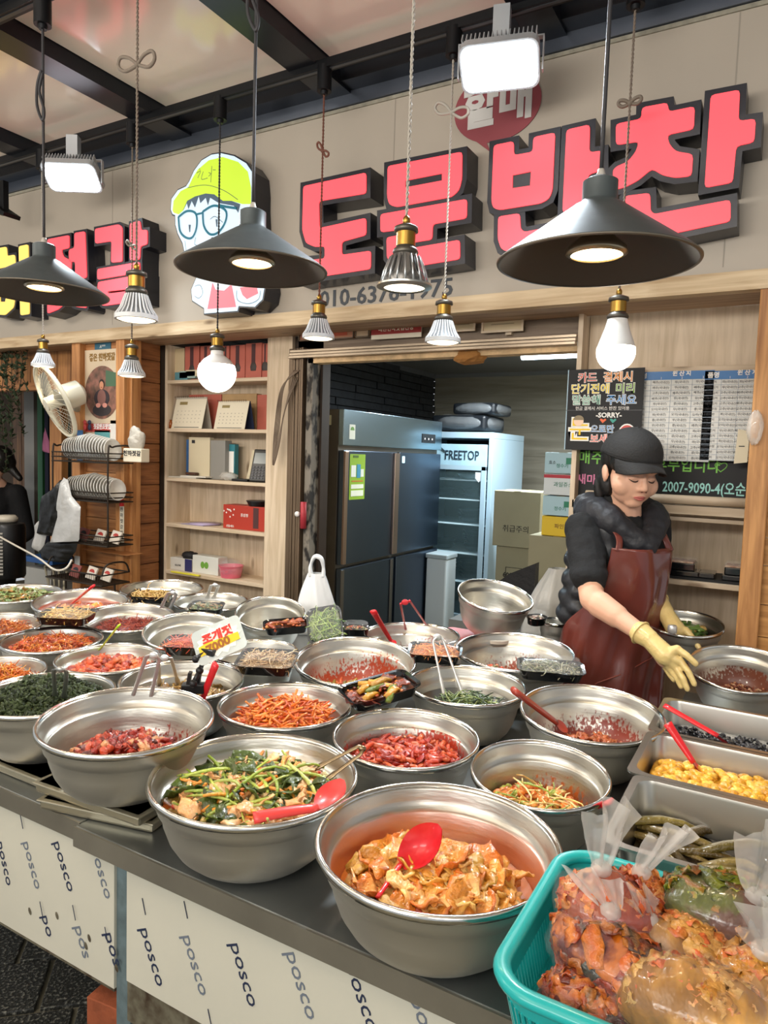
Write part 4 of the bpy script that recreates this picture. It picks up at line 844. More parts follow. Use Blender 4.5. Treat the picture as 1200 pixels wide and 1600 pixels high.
def spoon(name, label, top, bot, head, hw, hl, m, r0=.009, r1=.006, cup=.012, face=None, cat='spatula', bend=.0, flat=.5):
    top, bot, head = Vector(top), Vector(bot), Vector(head); t = thing(name, label, cat, bot)
    n = 10; up = Vector(face or (0, -.5, .87)).normalized(); P = []
    for i in range(n+1): P.append(top.lerp(bot, i/n)+up*bend*math.sin(PI*i/n)-bot)
    MB().tube(P, [r0+(r1-r0)*i/n for i in range(n+1)], 10, flat=flat, up=up).build('handle', m, t, True)
    ax = (head-bot); L = max(ax.length*2, .01); ax.normalize(); sd = ax.cross(up).normalized(); up2 = sd.cross(ax); v = []; nu, nv = 12, 10
    for s_ in (0, 1):
        for i in range(nu+1):
            u_ = i/nu; wd = hw*math.sin(PI*min(max(u_*.97+.03, .05), .985))**.55
            for j in range(nv+1):
                q = j/nv*2-1; dep = cup*(1-q*q)*math.sin(PI*min(u_+.02, .98))
                v.append(tuple(ax*(u_*hl)+sd*(q*wd)-up2*(dep+s_*.002)))
    f = []; o = (nu+1)*(nv+1)
    for i in range(nu):
        for j in range(nv): a = i*(nv+1)+j; f += [(a, a+1, a+nv+2, a+nv+1), (a+o, a+nv+1+o, a+nv+2+o, a+1+o)]
    MB().add(v, f).build('head', m, t, True); return t
spoon('spatula', 'wide red spatula with grooved handle in the bowl on trays', V3(337, 1038, .97), V3(306, 1118, .82), V3(292, 1135, .80), .032, .06, RED, .010, .008, .005, (.3, -.8, .5))
spoon('ladle', 'pinkish red ladle lying across the green mustard kimchi', V3(396, 1278, .84), V3(497, 1262, .84), V3(520, 1235, .855), .024, .07, mat('coral_silicone', 'd8403c', .35, coat=.2), .011, .008, .010, (0, -.7, .7), 'ladle', .004)
spoon('ladle', 'red ladle standing in the cabbage kimchi', V3(590, 1402, .815), V3(626, 1350, .835), V3(655, 1322, .86), .027, .078, RED, .005, .006, .018, (-.3, -.95, .1), 'ladle', .0)
spoon('spatula', 'red spoon leaning in the bowl near the fridge', V3(583, 955, .95), V3(610, 1000, .80), V3(618, 1012, .78), .014, .03, RED, .011, .007, .004)
spoon('spoon', 'red spoon in the red-stained stew bowl', V3(145, 916, .96), V3(110, 945, .82), V3(104, 950, .81), .014, .03, RED, .010, .007, .004)
spoon('spoon', 'lime green spoon in the bowl of red chunks', V3(186, 977, .95), V3(155, 1016, .83), V3(149, 1030, .80), .024, .06, mat('lime_plastic', 'b4d81e', .35, coat=.3), .006, .005, .008)
spoon('spatula', 'worn brownish red spatula resting in the red-smeared bowl', V3(803, 1079, .905), V3(868, 1128, .80), V3(885, 1140, .78), .016, .04, mat('worn_red_wood', '9c3a2c', .3, 0, var=.15, vs=20, coat=.4), .013, .011, .003, flat=.6)
spoon('spoon', 'red spoon in the steel pan of black beans', V3(1038, 1102, .875), V3(1122, 1150, .84), V3(1148, 1168, .79), .014, .05, RED, .007, .006, .004)
spoon('spoon', 'red spoon in the steel pan of yellow beans', V3(1043, 1130, .895), V3(1084, 1192, .83), V3(1106, 1216, .79), .014, .05, RED, .010, .006, .004)
spoon('spoon', 'red spoon tip showing at the right of the bean sprout bowl', V3(955, 1252, .85), V3(925, 1264, .81), V3(915, 1268, .80), .012, .03, RED, .008, .006, .004)
# clip holder with price card
cl = thing('price_card', 'clear price card with red and yellow lettering on a black clip arm', 'price card', V3(302, 1075, .90)); c0 = V3(302, 1075, .90)
MB().cbox((0, 0, 0), (.05, .022, .022)).build('clip_base', BLKP, cl, rot=(0, 0, .6), bev=.003)
for q in ((-.012, 0, .02), (.008, .008, .02)): MB().cbox(q, (.008, .018, .03)).build('clip_jaw', BLKP, cl, rot=(0, .15, .6), bev=.001)
J = [V3(302, 1068, .915)-c0, V3(312, 1048, .94)-c0, V3(318, 1032, .955)-c0, V3(306, 1030, .965)-c0, V3(322, 1018, .98)-c0]
for a, b in zip(J[:-1], J[1:]): MB().tube([a, b], .0055, 8).ell(a, (.009,)*3, 10, 6).build('arm_link', BLKP, cl, True)
MB().cbox(J[-1], (.05, .014, .014)).build('card_clamp', BLKP, cl, rot=(0, 0, 0), bev=.002)
CLR = mat('clear_plastic', 'f2f6f8', .08, 0, alpha=.1, spec=.6, coat=.7); CLRD = mat('cloudy_plastic', 'e4e0d8', .15, alpha=.42, coat=.6); CARD = mat('card_film', 'c9d4d2', .15, alpha=.8, coat=.6)
g = bpy.data.objects.new('card', None); COL.objects.link(g); g.parent = cl; g.location = V3(342, 1000, 1.005)-c0; g.rotation_euler = (math.radians(52), math.radians(-24), math.radians(38))
def rrect(w_, h_, r, n=4): return [(sx*(w_/2-r)+r*math.cos(a), sy*(h_/2-r)+r*math.sin(a)) for sx, sy, a0 in ((1, 1, 0), (-1, 1, PI/2), (-1, -1, PI), (1, -1, 1.5*PI)) for a in [a0+PI/2/n*i for i in range(n+1)]]
MB().prism(rrect(.115, .085, .012), [], .0015).build('card_sheet', CARD, g)
bs = [((.046 if i % 2 else .053)*math.cos(2*PI*i/28)*1., (.029 if i % 2 else .038)*math.sin(2*PI*i/28)) for i in range(28)]
MB().prism(bs, [], .0008, X=Matrix.Translation((0, 0, .001))).build('burst', mat('card_white', 'f2efe2', .5), g)
MB().prism([(-.048, -.022), (.046, -.018), (.046, 0), (-.03, .004), (-.048, .001)], [], .0006, X=Matrix.Translation((0, 0, .0018))).build('yellow_band', mat('card_yellow', 'f0c81e', .5), g)
text('조개젓', .026, mat('card_red', 'd83228', .5), 'lettering', g, (0, .012, .002), off=.0012, ext=.0003); text('7000', .028, mat('card_ink', '9a5a14', .5), 'lettering', g, (-.004, -.012, .0025), (0, 0, .08), off=.0012, ext=.0003)
# ================================================================ PACKS OF SIDE DISHES
PK = mat('black_tray_plastic', '101112', .16, 0, coat=.6)
def pack(px, py, wpx, label, specs, asp=.75, yaw=30, tilt=(0, 0), z=.868, base='3a2a18', lid=True, h=.026, seed=1, m=None, clear=False, lift=.0):
    c = Vector(at_z(px, py, z)); tt = (c-Vector(CAMP)).dot(Vector(RW[:, 2])); W = wpx*tt/FPX; D = W*asp; rng = random.Random(seed)
    t = thing('side_dish_pack', label, 'food pack', c-Vector((0, 0, h*.6-lift)), (math.radians(tilt[0]), math.radians(tilt[1]), math.radians(yaw)), 'plastic packs of side dishes on the bowls')
    loops = [rrect(W*.84, D*.80, .02), rrect(W*.93, D*.92, .022), rrect(W, D, .024), rrect(W*1.0, D*1.0, .024), rrect(W*.91, D*.90, .022), rrect(W*.82, D*.78, .02)]; zs = [0, h*.9, h, h+.0015, h*.95, .003]
    n = len(loops[0]); v = [(x, y, z_) for L, z_ in zip(loops, zs) for x, y in L]; f = [(i*n+j, i*n+(j+1) % n, (i+1)*n+(j+1) % n, (i+1)*n+j) for i in range(5) for j in range(n)]+[tuple(reversed(range(n))), tuple(range(5*n, 6*n))]
    MB().add(v, f).build('tray', m or PK, t, True, ang=30)
    if not any(len(q) > 5 for q in specs): pass
    mb = MB(); mb.prism(rrect(W*.84, D*.8, .02), [], h*.5, X=Matrix.Translation((0, 0, h*.62)), c=hx(base)[:3]); big = []
    for q in specs:
        kd, s, cnt, pal, edge, tl = q[:6]
        for _ in range(cnt):
            a, b = rng.uniform(-.38, .38), rng.uniform(-.36, .36); hh = h*.62+h*.5*(1-(a/.42)**2)*(1-(b/.42)**2)
            X = Matrix.Translation((a*W, b*D, hh)) @ Euler((rng.gauss(0, tl), rng.gauss(0, tl), rng.uniform(0, 6.3) if len(q) < 8 else rng.gauss(q[7], .3))).to_matrix().to_4x4()
            if len(q) > 6 and q[6]:
                e = MB(); piece(e, kd, s, pal, rng, Matrix.Identity(4), edge); e = e.build(q[6], FOOD, t, True, col=True); e.matrix_local = X
            else: piece(mb, kd, s, pal, rng, X, edge)
    b = mb.build('side_dish', FOOD, t, True, col=True); b['kind'] = 'stuff'
    if lid:
        L2 = [(rrect(W*.99, D*.99, .024), h+.002), (rrect(W*.93, D*.92, .022), h+.004), (rrect(W*.86, D*.83, .02), h+.017), (rrect(W*.78, D*.74, .018), h+.019)]
        v = [(x, y, z_) for L, z_ in L2 for x, y in L]; f = [(i*n+j, i*n+(j+1) % n, (i+1)*n+(j+1) % n, (i+1)*n+j) for i in range(3) for j in range(n)]+[tuple(range(3*n, 4*n))]
        MB().add(v, f).build('lid', CLR, t, True, ang=30)
    return t
pack(594, 1078, 122, 'black pack of glossy chili peppers and eggplant beside the red pollack bowl', [('fat', .07, 9, ['6a7a2c', '8a8c34', 'b8862c', 'c88a2c'], None, .15, 'pepper', .15), ('leaf', .045, 8, ['3a2430', '4a2a28', '5c3a24'], ['8a3a1c'], .2, 'eggplant_piece', .1), ('chunk', .012, 50, ['a8481c', 'c86a2c', '6a2a14'], None, .3)], .58, 57, (6, -8), .878, '5a2c14', seed=3, lid=False)
pack(680, 1020, 84, 'black pack of orange shredded squid near the thin steel tongs', [('thin', .04, 90, ['e08a3c', 'e8a04a', 'd0702a'], None, .3)], .72, 22, (5, 0), .87, 'c8742c', seed=4)
pack(860, 1047, 104, 'clear-lidded pack of dried seaweed flakes beside the apron', [('thin', .045, 110, ['8a8464', 'a8a284', '5a5a3c', '74784a'], None, .35), ('leaf', .018, 40, ['4a4e34', 'b0a88a'], None, .4)], .62, 20, (3, 0), .872, '5a5638', seed=5)
pack(418, 1034, 92, 'clear-lidded pack of pale dried shredded roots', [('thin', .045, 150, ['c8a878', 'b89464', 'd8bc90', 'a88458'], None, .4)], .78, 26, (8, 0), .885, 'b09064', seed=6)
pack(300, 1008, 88, 'clear-lidded pack of red seasoned shreds under the price card', [('thin', .045, 130, ['d8582c', 'c8482a', 'e0783c'], None, .35)], .66, 28, (5, 0), .885, 'b04a24', seed=7)
pack(105, 963, 84, 'pack of yellow noodle-like strips on the stew bowl', [('thin', .05, 100, ['d8b05c', 'c89c48', 'e4c478'], None, .3)], .7, 26, (4, 0), .885, 'b88c44', seed=8)
pack(237, 931, 66, 'pack of pale yellow strips on the farthest bowls', [('thin', .05, 80, ['d8b474', 'c8a45c'], None, .35)], .7, 28, (5, 0), .885, 'a8843c', seed=9, lid=False)
pack(323, 950, 56, 'small dark pack with green pieces in front of the short tongs', [('leaf', .02, 40, ['5a6a3c', '8a6a34'], None, .4)], .62, 22, (12, 0), .87, '3a3a20', seed=10)
pack(448, 978, 72, 'black pack of glazed red-brown meat pieces left of the white bag', [('fat', .045, 12, ['a8542c', '8a3c1c', 'c87c3c'], None, .2, 'meat_piece'), ('chunk', .012, 30, ['c86a3c', '6a3420'], None, .3)], .6, 40, (6, -4), .87, '5c2c18', seed=11, lid=False)
pack(510, 972, 56, 'upright clear pack of bright green herbs below the white bag', [('thin', .05, 110, ['6f8f2c', '8ca444', '54742a', '9cb060'], None, .2)], 1.05, 28, (58, -12), .90, 'a8b48c', seed=12, lift=.0)
pack(556, 985, 44, 'small black pack of pickled vegetables behind the herb pack', [('chunk', .014, 50, ['8a8a4c', 'b87a4c', 'a8442c', '6a5a3c'], None, .3)], .6, 28, (5, 0), .86, '4c4a2c', seed=13)
pack(838, 968, 34, 'small clear pack behind the bowls left of the vendor', [('chunk', .014, 30, ['b88c7c', 'd8c8b0'], None, .3)], .7, 60, (8, 0), .88, '8a7a6c', seed=14)
# ================================================================ STEEL PANS ON THE RIGHT
def pan(x0, x1, y0, y1, zr, label, dep=.14):
    cx, cy = (x0+x1)/2, (y0+y1)/2; W, D = x1-x0, y1-y0; t = thing('steel_pan', label, 'pan', (cx, cy, ZT), (0, 0, 0), 'rectangular steel pans'); h = zr-ZT
    spec_ = [(W, D, .018, h-.004), (W, D, .018, h), (W-.026, D-.026, .03, h), (W-.03, D-.03, .03, h-.006), (W-.05, D-.05, .045, .012), (W-.08, D-.08, .04, .005)]
    outer = [(W-.076, D-.076, .04, .001), (W-.045, D-.045, .045, .01), (W-.026, D-.026, .03, h-.006), (W-.01, D-.01, .02, h-.004)]
    def shell(sp_, name, capend):
        n = 4*7; v = []; 
        for a, b, r, z in sp_: v += [(x, y, z) for x, y in rrect(a, b, r, 6)]
        f = [(i*n+j, i*n+(j+1) % n, (i+1)*n+(j+1) % n, (i+1)*n+j) for i in range(len(sp_)-1) for j in range(n)]
        f.append(tuple(range((len(sp_)-1)*n, len(sp_)*n)) if capend else tuple(reversed(range(n)))); MB().add(v, f).build(name, mat('pan_steel', 'c2beb4', .3, 1, var=.06), t, True, ang=35)
    shell(spec_, 'pan_inside', True); shell(outer, 'pan_outside', False); return t, cx, cy, W, D
def panfood(name, label, P, zf, specs, base, liquid=None, seed=5):
    t, cx, cy, W, D = P; rng = random.Random(seed); mb = MB(); mb.prism(rrect(W-.055, D-.055, .04), [], .03, X=Matrix.Translation((0, 0, zf)), c=hx(base)[:3]); big = []
    r = thing(name, label, 'food', (cx, cy, ZT))
    for (kd, s, cnt, pal, edge, tl, *nm) in specs:
        for _ in range(cnt):
            x, y = rng.uniform(-.5, .5)*(W-.08), rng.uniform(-.5, .5)*(D-.085)
            X = Matrix.Translation((x, y, zf+rng.uniform(-.002, .006))) @ Euler((rng.gauss(0, tl), rng.gauss(0, tl), rng.uniform(0, 6.3) if not (nm and len(nm) > 1) else rng.gauss(nm[1], .25))).to_matrix().to_4x4()
            if nm and nm[0]:
                e = MB(); piece(e, kd, s, pal, rng, Matrix.Identity(4), edge); e = e.build(nm[0], FOOD, r, True, col=True); e.matrix_local = X
            else: piece(mb, kd, s, pal, rng, X, edge)
    b = mb.build('bed', FOOD, r, True, col=True); b['kind'] = 'stuff'
    if liquid: MB().prism(rrect(W-.052, D-.052, .04), [], .004, X=Matrix.Translation((0, 0, liquid[0]))).build('broth', mat('panliq'+liquid[1], liquid[1], .12, spec=.4, alpha=liquid[2]), r)
P1 = pan(-.235, .34, 1.605, 1.86, .85, 'steel pan of black beans nearest the vendor'); P2 = pan(-.232, .34, 1.358, 1.60, .85, 'steel pan of yellow beans, middle of the three'); P3 = pan(-.215, .36, 1.075, 1.352, .852, 'deep steel pan of pickled peppers in soy, front of the three')
panfood('black_beans', 'glossy black beans in the rear steel pan', P1, .082, [('bean', .012, 900, ['16161c', '24242c', '0c0c10'], None, .4)], '0c0c10', seed=41)
panfood('yellow_beans', 'large yellow beans in syrup in the middle steel pan', P2, .092, [('bean', .026, 290, ['e8b03c', 'd89c24', 'f0c050', 'c88a1c'], None, .25, 'bean'), ('bean', .026, 330, ['e8b03c', 'd89c24', 'f0c050'], None, .25)], 'b07a18', (.093, 'c88c1c', .35), 42)
panfood('pickled_peppers', 'dark pickled peppers lying in soy sauce', P3, .062, [('strip', .13, 40, ['5c4c1c', '483814', '6c5a28', '7a6834'], None, .05, 'pickled_pepper', 2.8)], '1c140c', (.064, '140c06', .93), 43)
# ================================================================ TEAL BASKET WITH BAGS OF KIMCHI
TEAL = mat('teal_plastic', '1fa9a6', .3, coat=.3)
bx0, bx1, by0, by1, bzt = -.245, .27, .69, 1.0, .866
bt = thing('plastic_basket', 'teal plastic basket filled with bags of kimchi at the front corner', 'basket', ((bx0+bx1)/2, (by0+by1)/2, ZT+.001)); W, D, h = bx1-bx0, by1-by0, bzt-ZT-.001
top = rrect(W, D, .05, 8); bot = rrect(W-.06, D-.06, .04, 8)
MB().tube([(x, y, h) for x, y in top], .0105, 10, closed=True, up=(0, 0, 1), flat=.8).build('basket_rim', TEAL, bt, True)
def lerp_loop(k, inset=0): return [((a[0]*k+b[0]*(1-k))*(1-inset), (a[1]*k+b[1]*(1-k))*(1-inset)) for a, b in zip(top, bot)]
def band(k0, k1, name):
    A_, B_, C_, D_ = lerp_loop(k0), lerp_loop(k1), lerp_loop(k1, .012), lerp_loop(k0, .012); n = len(A_)
    v = [(x, y, h*k) for L, k in ((A_, k0), (B_, k1), (C_, k1), (D_, k0)) for x, y in L]; MB().add(v, [(i*n+j, i*n+(j+1) % n, ((i+1) % 4)*n+(j+1) % n, ((i+1) % 4)*n+j) for i in range(4) for j in range(n)]).build(name, TEAL, bt, True, ang=30)
band(.82, 1, 'upper_band'); band(0, .12, 'lower_band'); band(.46, .5, 'middle_band')
mb = MB(); A_, B_ = lerp_loop(.12), lerp_loop(.83); n = len(A_)
for j in range(n):
    a0, a1, b0, b1 = Vector((*A_[j], h*.12)), Vector((*A_[(j+1) % n], h*.12)), Vector((*B_[j], h*.83)), Vector((*B_[(j+1) % n], h*.83)); m_ = max(1, int((b1-b0).length/.0085))
    for i in range(m_): q = i/m_; mb.tube([a0.lerp(a1, q), b0.lerp(b1, q)], .0021, 4)
o = mb.build('slats', TEAL, bt); o['kind'] = 'stuff'; MB().prism(rrect(W-.06, D-.06, .04), [], .004, X=Matrix.Translation((0, 0, .005))).build('basket_floor', TEAL, bt)
def kimchi_mat(n, c1, c2, vs=22): return mat(n, c1, .2, col2=c2, vs=vs*1.6, sharp=(.44, .56), coat=.5, bump=.9, bs=42, stretch=(1, .45, 1), var=.45)
K1 = kimchi_mat('kimchi_red', '6e1c06', 'b05e18'); K2 = kimchi_mat('kimchi_pale', 'a06c20', 'c08c3c', 14); K3 = kimchi_mat('kimchi_green', '5c6410', '4c240c', 16); K4 = kimchi_mat('kimchi_orange', 'a84408', '7c2406', 18)
from mathutils import noise as NZ
def bag(c, r, m, label, neck=None, rot=0, seed=0, film=True):
    t = thing('kimchi_bag', label, 'bag', c, (0, 0, rot), 'clear bags of kimchi in the teal basket')
    def bb_(k, amp, name, mm):
        mb = MB().ell((0, 0, 0), (r[0]*k, r[1]*k, r[2]*k), 40, 26); vs = []
        for v in mb.v:
            p = Vector(v); s_ = max(0, (p.z/r[2]-.35)/.65) if neck else 0
            if s_ and neck: p = p.lerp(Vector(neck[0])*.98, s_**1.3*.97)
            q = NZ.noise(p*16+Vector((seed*3.1, 0, 0)))*.16+NZ.noise(p*42+Vector((seed, 5, 0)))*.07*amp; q += .05*amp*(abs(NZ.noise(p*55+Vector((seed, 1, 2))))-.2); vs.append(tuple(p*(1+q)))
        mb.v = vs; return mb.build(name, mm, t, True)
    bb_(.93, 1, 'kimchi', m)
    pal = {'kimchi_red': ['8c2c0c', 'b8541c', '6a2008', 'c87830', '3c3a30'], 'kimchi_pale': ['c89448', 'd8ac64', 'b87c30', 'c8602c'], 'kimchi_green': ['6c7414', '8c9c2c', '5c3414', 'a8602c', '3c4414'], 'kimchi_orange': ['b84c14', 'c86c28', '9c3810', 'd08844']}[m.name]
    rg = random.Random(seed+50); mb = MB()
    for _ in range(70):
        p = Vector((rg.gauss(0, 1), rg.gauss(0, 1), rg.gauss(.3, 1))).normalized(); nn = Vector((p.x/r[0], p.y/r[1], p.z/r[2])).normalized(); X = Matrix.Translation(Vector((p.x*r[0], p.y*r[1], p.z*r[2]))*.90) @ nn.to_track_quat('Z', 'Y').to_matrix().to_4x4() @ Matrix.Rotation(rg.uniform(0, 6.3), 4, 'Z'); leafm(mb, rg.uniform(.02, .045), rg.uniform(.014, .026), pal, rg, X, None, 4, 4, -.25, .002)
    q = mb.build('kimchi_leaves', FOOD, t, True, col=True); q['kind'] = 'stuff'
    if film: bb_(1.0, 2.2, 'plastic_film', mat('bag_film', 'ffffff', .08, alpha=.05, spec=.8, coat=.8, bump=.5, bs=60))
    if neck:
        n0, tip, wd = Vector(neck[0]), Vector(neck[1]), neck[2]; ax = (tip-n0); L = ax.length; ax.normalize(); sd = Vector((.867, .498, 0)); v = []; fw = ax.cross(sd)
        nu, nv = 10, 16; rg = random.Random(seed)
        ph = rg.uniform(0, 6)
        for i in range(nu+1):
            u_ = i/nu; ww = .008+(wd-.008)*u_**.7
            for j in range(nv+1):
                q = j/nv*2-1; v.append(tuple(n0+ax*L*(u_*(1-.18*q*q*rg.uniform(.6, 1.2)))+sd*q*ww+fw*(.011*math.sin(q*7+ph+u_*2)*(.3+u_)+.004*math.sin(q*17+ph))))
        f = [(i*(nv+1)+j, i*(nv+1)+j+1, (i+1)*(nv+1)+j+1, (i+1)*(nv+1)+j) for i in range(nu) for j in range(nv)]
        MB().add(v, f).build('bag_neck', CLRD, t, True); MB().ell(n0, (.013, .013, .010), 10, 8).build('neck_knot', CLRD, t, True)
    return t
cb = Vector((0, 0, 0))
def bp(px, py, z): return Vector(at_z(px, py, z))
bag(bp(950, 1415, .90), (.062, .05, .04), K4, 'bag of orange kimchi at the back left of the basket, neck fanning up', ((-.01, 0, .045), (.0, -.01, .135), .035), .3, 1)
bag(bp(955, 1495, .872), (.082, .05, .042), K1, 'large bag of dark red kimchi in the left middle of the basket', ((-.01, .01, .045), (-.035, .0, .085), .035), -.35, 2)
bag(bp(1130, 1420, .905), (.075, .055, .038), K3, 'bag of green and brown kimchi at the back right of the basket', ((.035, -.01, .035), (.06, .0, .125), .05), -.15, 3)
bag(bp(1075, 1490, .875), (.062, .055, .04), K2, 'bag of pale yellow kimchi in the middle of the basket', ((-.045, 0, .03), (-.06, -.02, .075), .02), .2, 4)
bag(bp(1085, 1575, .875), (.08, .055, .045), K2, 'bag of pale kimchi at the front of the basket', None, .1, 5)
bag(bp(925, 1570, .835), (.06, .038, .035), K1, 'low bag of red kimchi at the front left corner of the basket', None, .0, 6)
bag(bp(1195, 1545, .88), (.06, .055, .045), K2, 'bag of pale kimchi at the right edge of the picture', ((-.01, -.01, .05), (-.02, -.01, .10), .04), .5, 7)
bag(bp(1000, 1400, .895), (.035, .035, .03), K4, 'small orange bag behind, its neck lying over the pan edge', ((.0, .0, .03), (.04, .015, .09), .03), .2, 8)
bag(Vector((.135, .80, .80)), (.07, .055, .042), K4, 'bag of orange kimchi low in the right half of the basket', None, .4, 9)
bag(Vector((.18, .90, .815)), (.055, .05, .042), K1, 'bag of dark red kimchi in the right back corner of the basket', None, 1.1, 10)
# ================================================================ BACK ROOM GOODS
def pt(px, py, y): return at_y(px, py, y)
FD = mat('fridge_steel_dark_refl', '5f6d7f', .3, 1, var=.08, vs=2, stretch=(1, 1, .2)); FL = mat('fridge_steel_pale_refl', '9db2bd', .25, 1); FS = mat('fridge_side', '6c665c', .4, .8, var=.1)  # door and header tones hold the reflected dark room and tube light
fx = -1.95; fr = thing('upright_fridge', 'tall four-door stainless fridge against the dark stone wall', 'fridge', (fx, 3.55, 0))
def fb(n, x0, x1, y0, y1, z0, z1, m, bev=.003): return MB().box(x0, x1, y0-3.55, y1-3.55, z0, z1).build(n, m, fr, bev=bev)
fb('cabinet', -.55, -.03, 2.98, 4.13, .05, 1.655, FS); fb('control_header', -.03, .0, 2.98, 4.13, 1.475, 1.655, FL)
for y0, y1 in ((2.99, 3.545), (3.575, 4.125)):
    for z0, z1 in ((.865, 1.45), (.1, .845)): 
        d = fb('door', -.03, .0, y0, y1, z0, z1, FD)
for y0, ww in ((2.985, .03), (3.50, .055)): MB().box(0, .014, y0-3.55, y0+ww-3.55, .87, 1.445).build('edge_handle', mat('handle_bronze', 'b09a8c', .3, 1), fr, bev=.002); MB().box(0, .006, y0-3.55, y0+.03-3.55, .12, .84).build('edge_handle', mat('handle_grey', '8d8a88', .3, 1), fr, bev=.002)
MB().box(0, .003, .3, .48, 1.515, 1.57).build('control_display', BLKP, fr); 
for i in range(3): MB().box(.003, .0036, .33+.05*i, .34+.05*i, 1.535, 1.545).build('button', WHITE, fr)
fp = mat('fridge_feet', '222222', .6); 
for x, y in ((-.5, -.5), (-.05, -.5), (-.5, .5), (-.05, .5)): MB().tube([(x, y, 0), (x, y, .05)], .02, 10).build('foot', fp, fr)
def sticker(parent, X, w_, h_, m, name='sticker'): o = MB().prism(rrect(w_, h_, .003), [], .001).build(name, m, parent); o.matrix_local = X; return o
XF = lambda y, z: Matrix.Translation((.0015, y-3.55, z)) @ Matrix.Rotation(PI/2, 4, 'Z') @ Matrix.Rotation(PI/2, 4, 'X')
s_ = sticker(fr, XF(3.12, 1.315), .15, .235, mat('green_sticker', '8fb52c', .5)); s_['label'] = 'green notice sheet on the upper left fridge door'
for a, b, c_, d_, m_ in ((-.04, .03, .045, .06, 'e8eae0'), (.01, .03, .035, .07, '3a8fb0'), (.045, .02, .03, .04, 'e0e6d8'), (0, -.05, .12, .022, 'e9ecd8'), (0, -.085, .12, .03, 'e9ecd8'), (-.02, .105, .05, .012, '4c6a20'), (0, -.022, .11, .006, 'c8742c')): MB().box(a-c_/2, a+c_/2, b-d_/2, b+d_/2, .0, .0016).build('print', mat('pr'+m_, m_, .6), s_)
s2 = sticker(fr, XF(3.06, 1.545), .055, .075, mat('label_white', 'e6e8d8', .5)); MB().prism([(.018*math.cos(a), .008+.018*math.sin(a)) for a in [PI*i/10 for i in range(11)]], [], .001, X=Matrix.Translation((0, 0, .001))).build('grade_mark', mat('grade', '6a9a3c', .5), s2)
sticker(fr, XF(3.62, 1.41), .035, .04, mat('label_blue', 'b8d4e0', .5))
s3 = MB().prism(rrect(.07, .05, .003), [], .001).build('sticker', mat('label_cream', 'd8d0a8', .5), fr, loc=(-.11, 2.979-3.55, 1.6), rot=FR)
co_ = thing('glass_door_cooler', 'pale blue glass-door drinks cooler holding stacked steel bowls', 'cooler', (-1.97, 4.3, 0)); CB = mat('cooler_blue', '9fb9c8', .4)
def kb(n, x0, x1, y0, y1, z0, z1, m, bev=.003, p=co_): return MB().box(x0+1.97, x1+1.97, y0-4.3, y1-4.3, z0, z1).build(n, m, p, bev=bev)
kb('side_wall', -2.28, -2.25, 4.3, 4.9, .1, 1.56, CB); kb('side_wall', -1.695, -1.665, 4.3, 4.9, .1, 1.56, CB); kb('back_wall', -2.25, -1.695, 4.86, 4.9, .1, 1.56, mat('cooler_in', '1a2226', .6)); kb('top', -2.28, -1.665, 4.3, 4.9, 1.56, 1.6, CB); kb('base', -2.28, -1.665, 4.3, 4.9, .05, .36, CB)
kb('header_sign', -2.27, -1.70, 4.285, 4.3, 1.38, 1.52, mat('cooler_header', 'a9cfe0', .4, var=.2, vs=5)); text('FREETOP', .085, mat('logo_navy', '1d2e3c', .5), 'lettering', co_, (.095, -.017, 1.445), FR, off=.001).scale = (.72, 1, 1)
MB().tube(spline([(-.14, -.017, 1.47), (-.08, -.017, 1.505), (-.02, -.017, 1.47)], 6), .006, 6, flat=.3).build('logo_arc', mat('logo_navy', ''), co_, True)
for x0, x1, z0, z1 in ((-2.27, -2.235, .36, 1.38), (-1.735, -1.70, .36, 1.38), (-2.27, -1.7, .36, .395), (-2.27, -1.7, 1.35, 1.385)): kb('door_frame', x0, x1, 4.285, 4.3, z0, z1, CB)
kb('door_glass', -2.235, -1.735, 4.29, 4.294, .395, 1.35, mat('cooler_glass', 'a8d0d8', .05, alpha=.05, spec=.5), 0)
for z in (.6, .79, .985, 1.15, 1.28): kb('cooler_shelf', -2.25, -1.695, 4.32, 4.84, z, z+.008, mat('wire_shelf', 'b8d0d8', .3))
for i in range(6): kb('vent_slat', -2.24, -1.71, 4.285, 4.30, .1+.042*i, .125+.042*i, CB)
sh = MB().prism([(-.025, .03), (.025, .03), (.025, -.01), (0, -.035), (-.025, -.01)], [], .001).build('badge', mat('badge', 'c8d0d4', .5), co_, loc=(.22, -.011, 1.31), rot=FR)
for x, z, nb in ((-1.86, .608, 4), (-2.07, .608, 3), (-1.84, .798, 5), (-2.08, .798, 2), (-1.88, .993, 3), (-1.86, 1.158, 2), (-2.1, 1.158, 2), (-1.9, 1.288, 1)):
    for k in range(nb):
        tag(MB().lathe([(0, 0), (.06, 0), (.085, .03), (.09, .032), (.082, .03), (.058, .004), (0, .004)], 28).build('steel_bowl', mat('dim_steel', '7f8a90', .3, 1), loc=(x, 4.5, z+.004+.027*k)), ('bottom', 'second', 'third', 'fourth', 'fifth')[k]+' small steel bowl of the '+('left' if x < -1.98 else 'right')+' stack on the '+{.608: 'lowest', .798: 'second', .993: 'third', 1.158: 'fourth', 1.288: 'top'}[z]+' cooler shelf', 'bowl', 'steel bowls stacked in the cooler')
tag(B(-1.94, -1.80, 3.95, 4.1, 0, .8).build('chest_freezer', mat('freezer_white', 'b9c4c8', .4), bev=.01), 'small pale chest freezer between tall fridge and cooler', 'freezer')
MB().box(-1.945, -1.795, 3.945, 4.105, .8, .83).build('lid', mat('freezer_lid', '9aa8ac', .4), bpy.data.objects['chest_freezer'], bev=.006)
CT = mat('cardboard', '8e8a72', .8, var=.06, vs=6); 
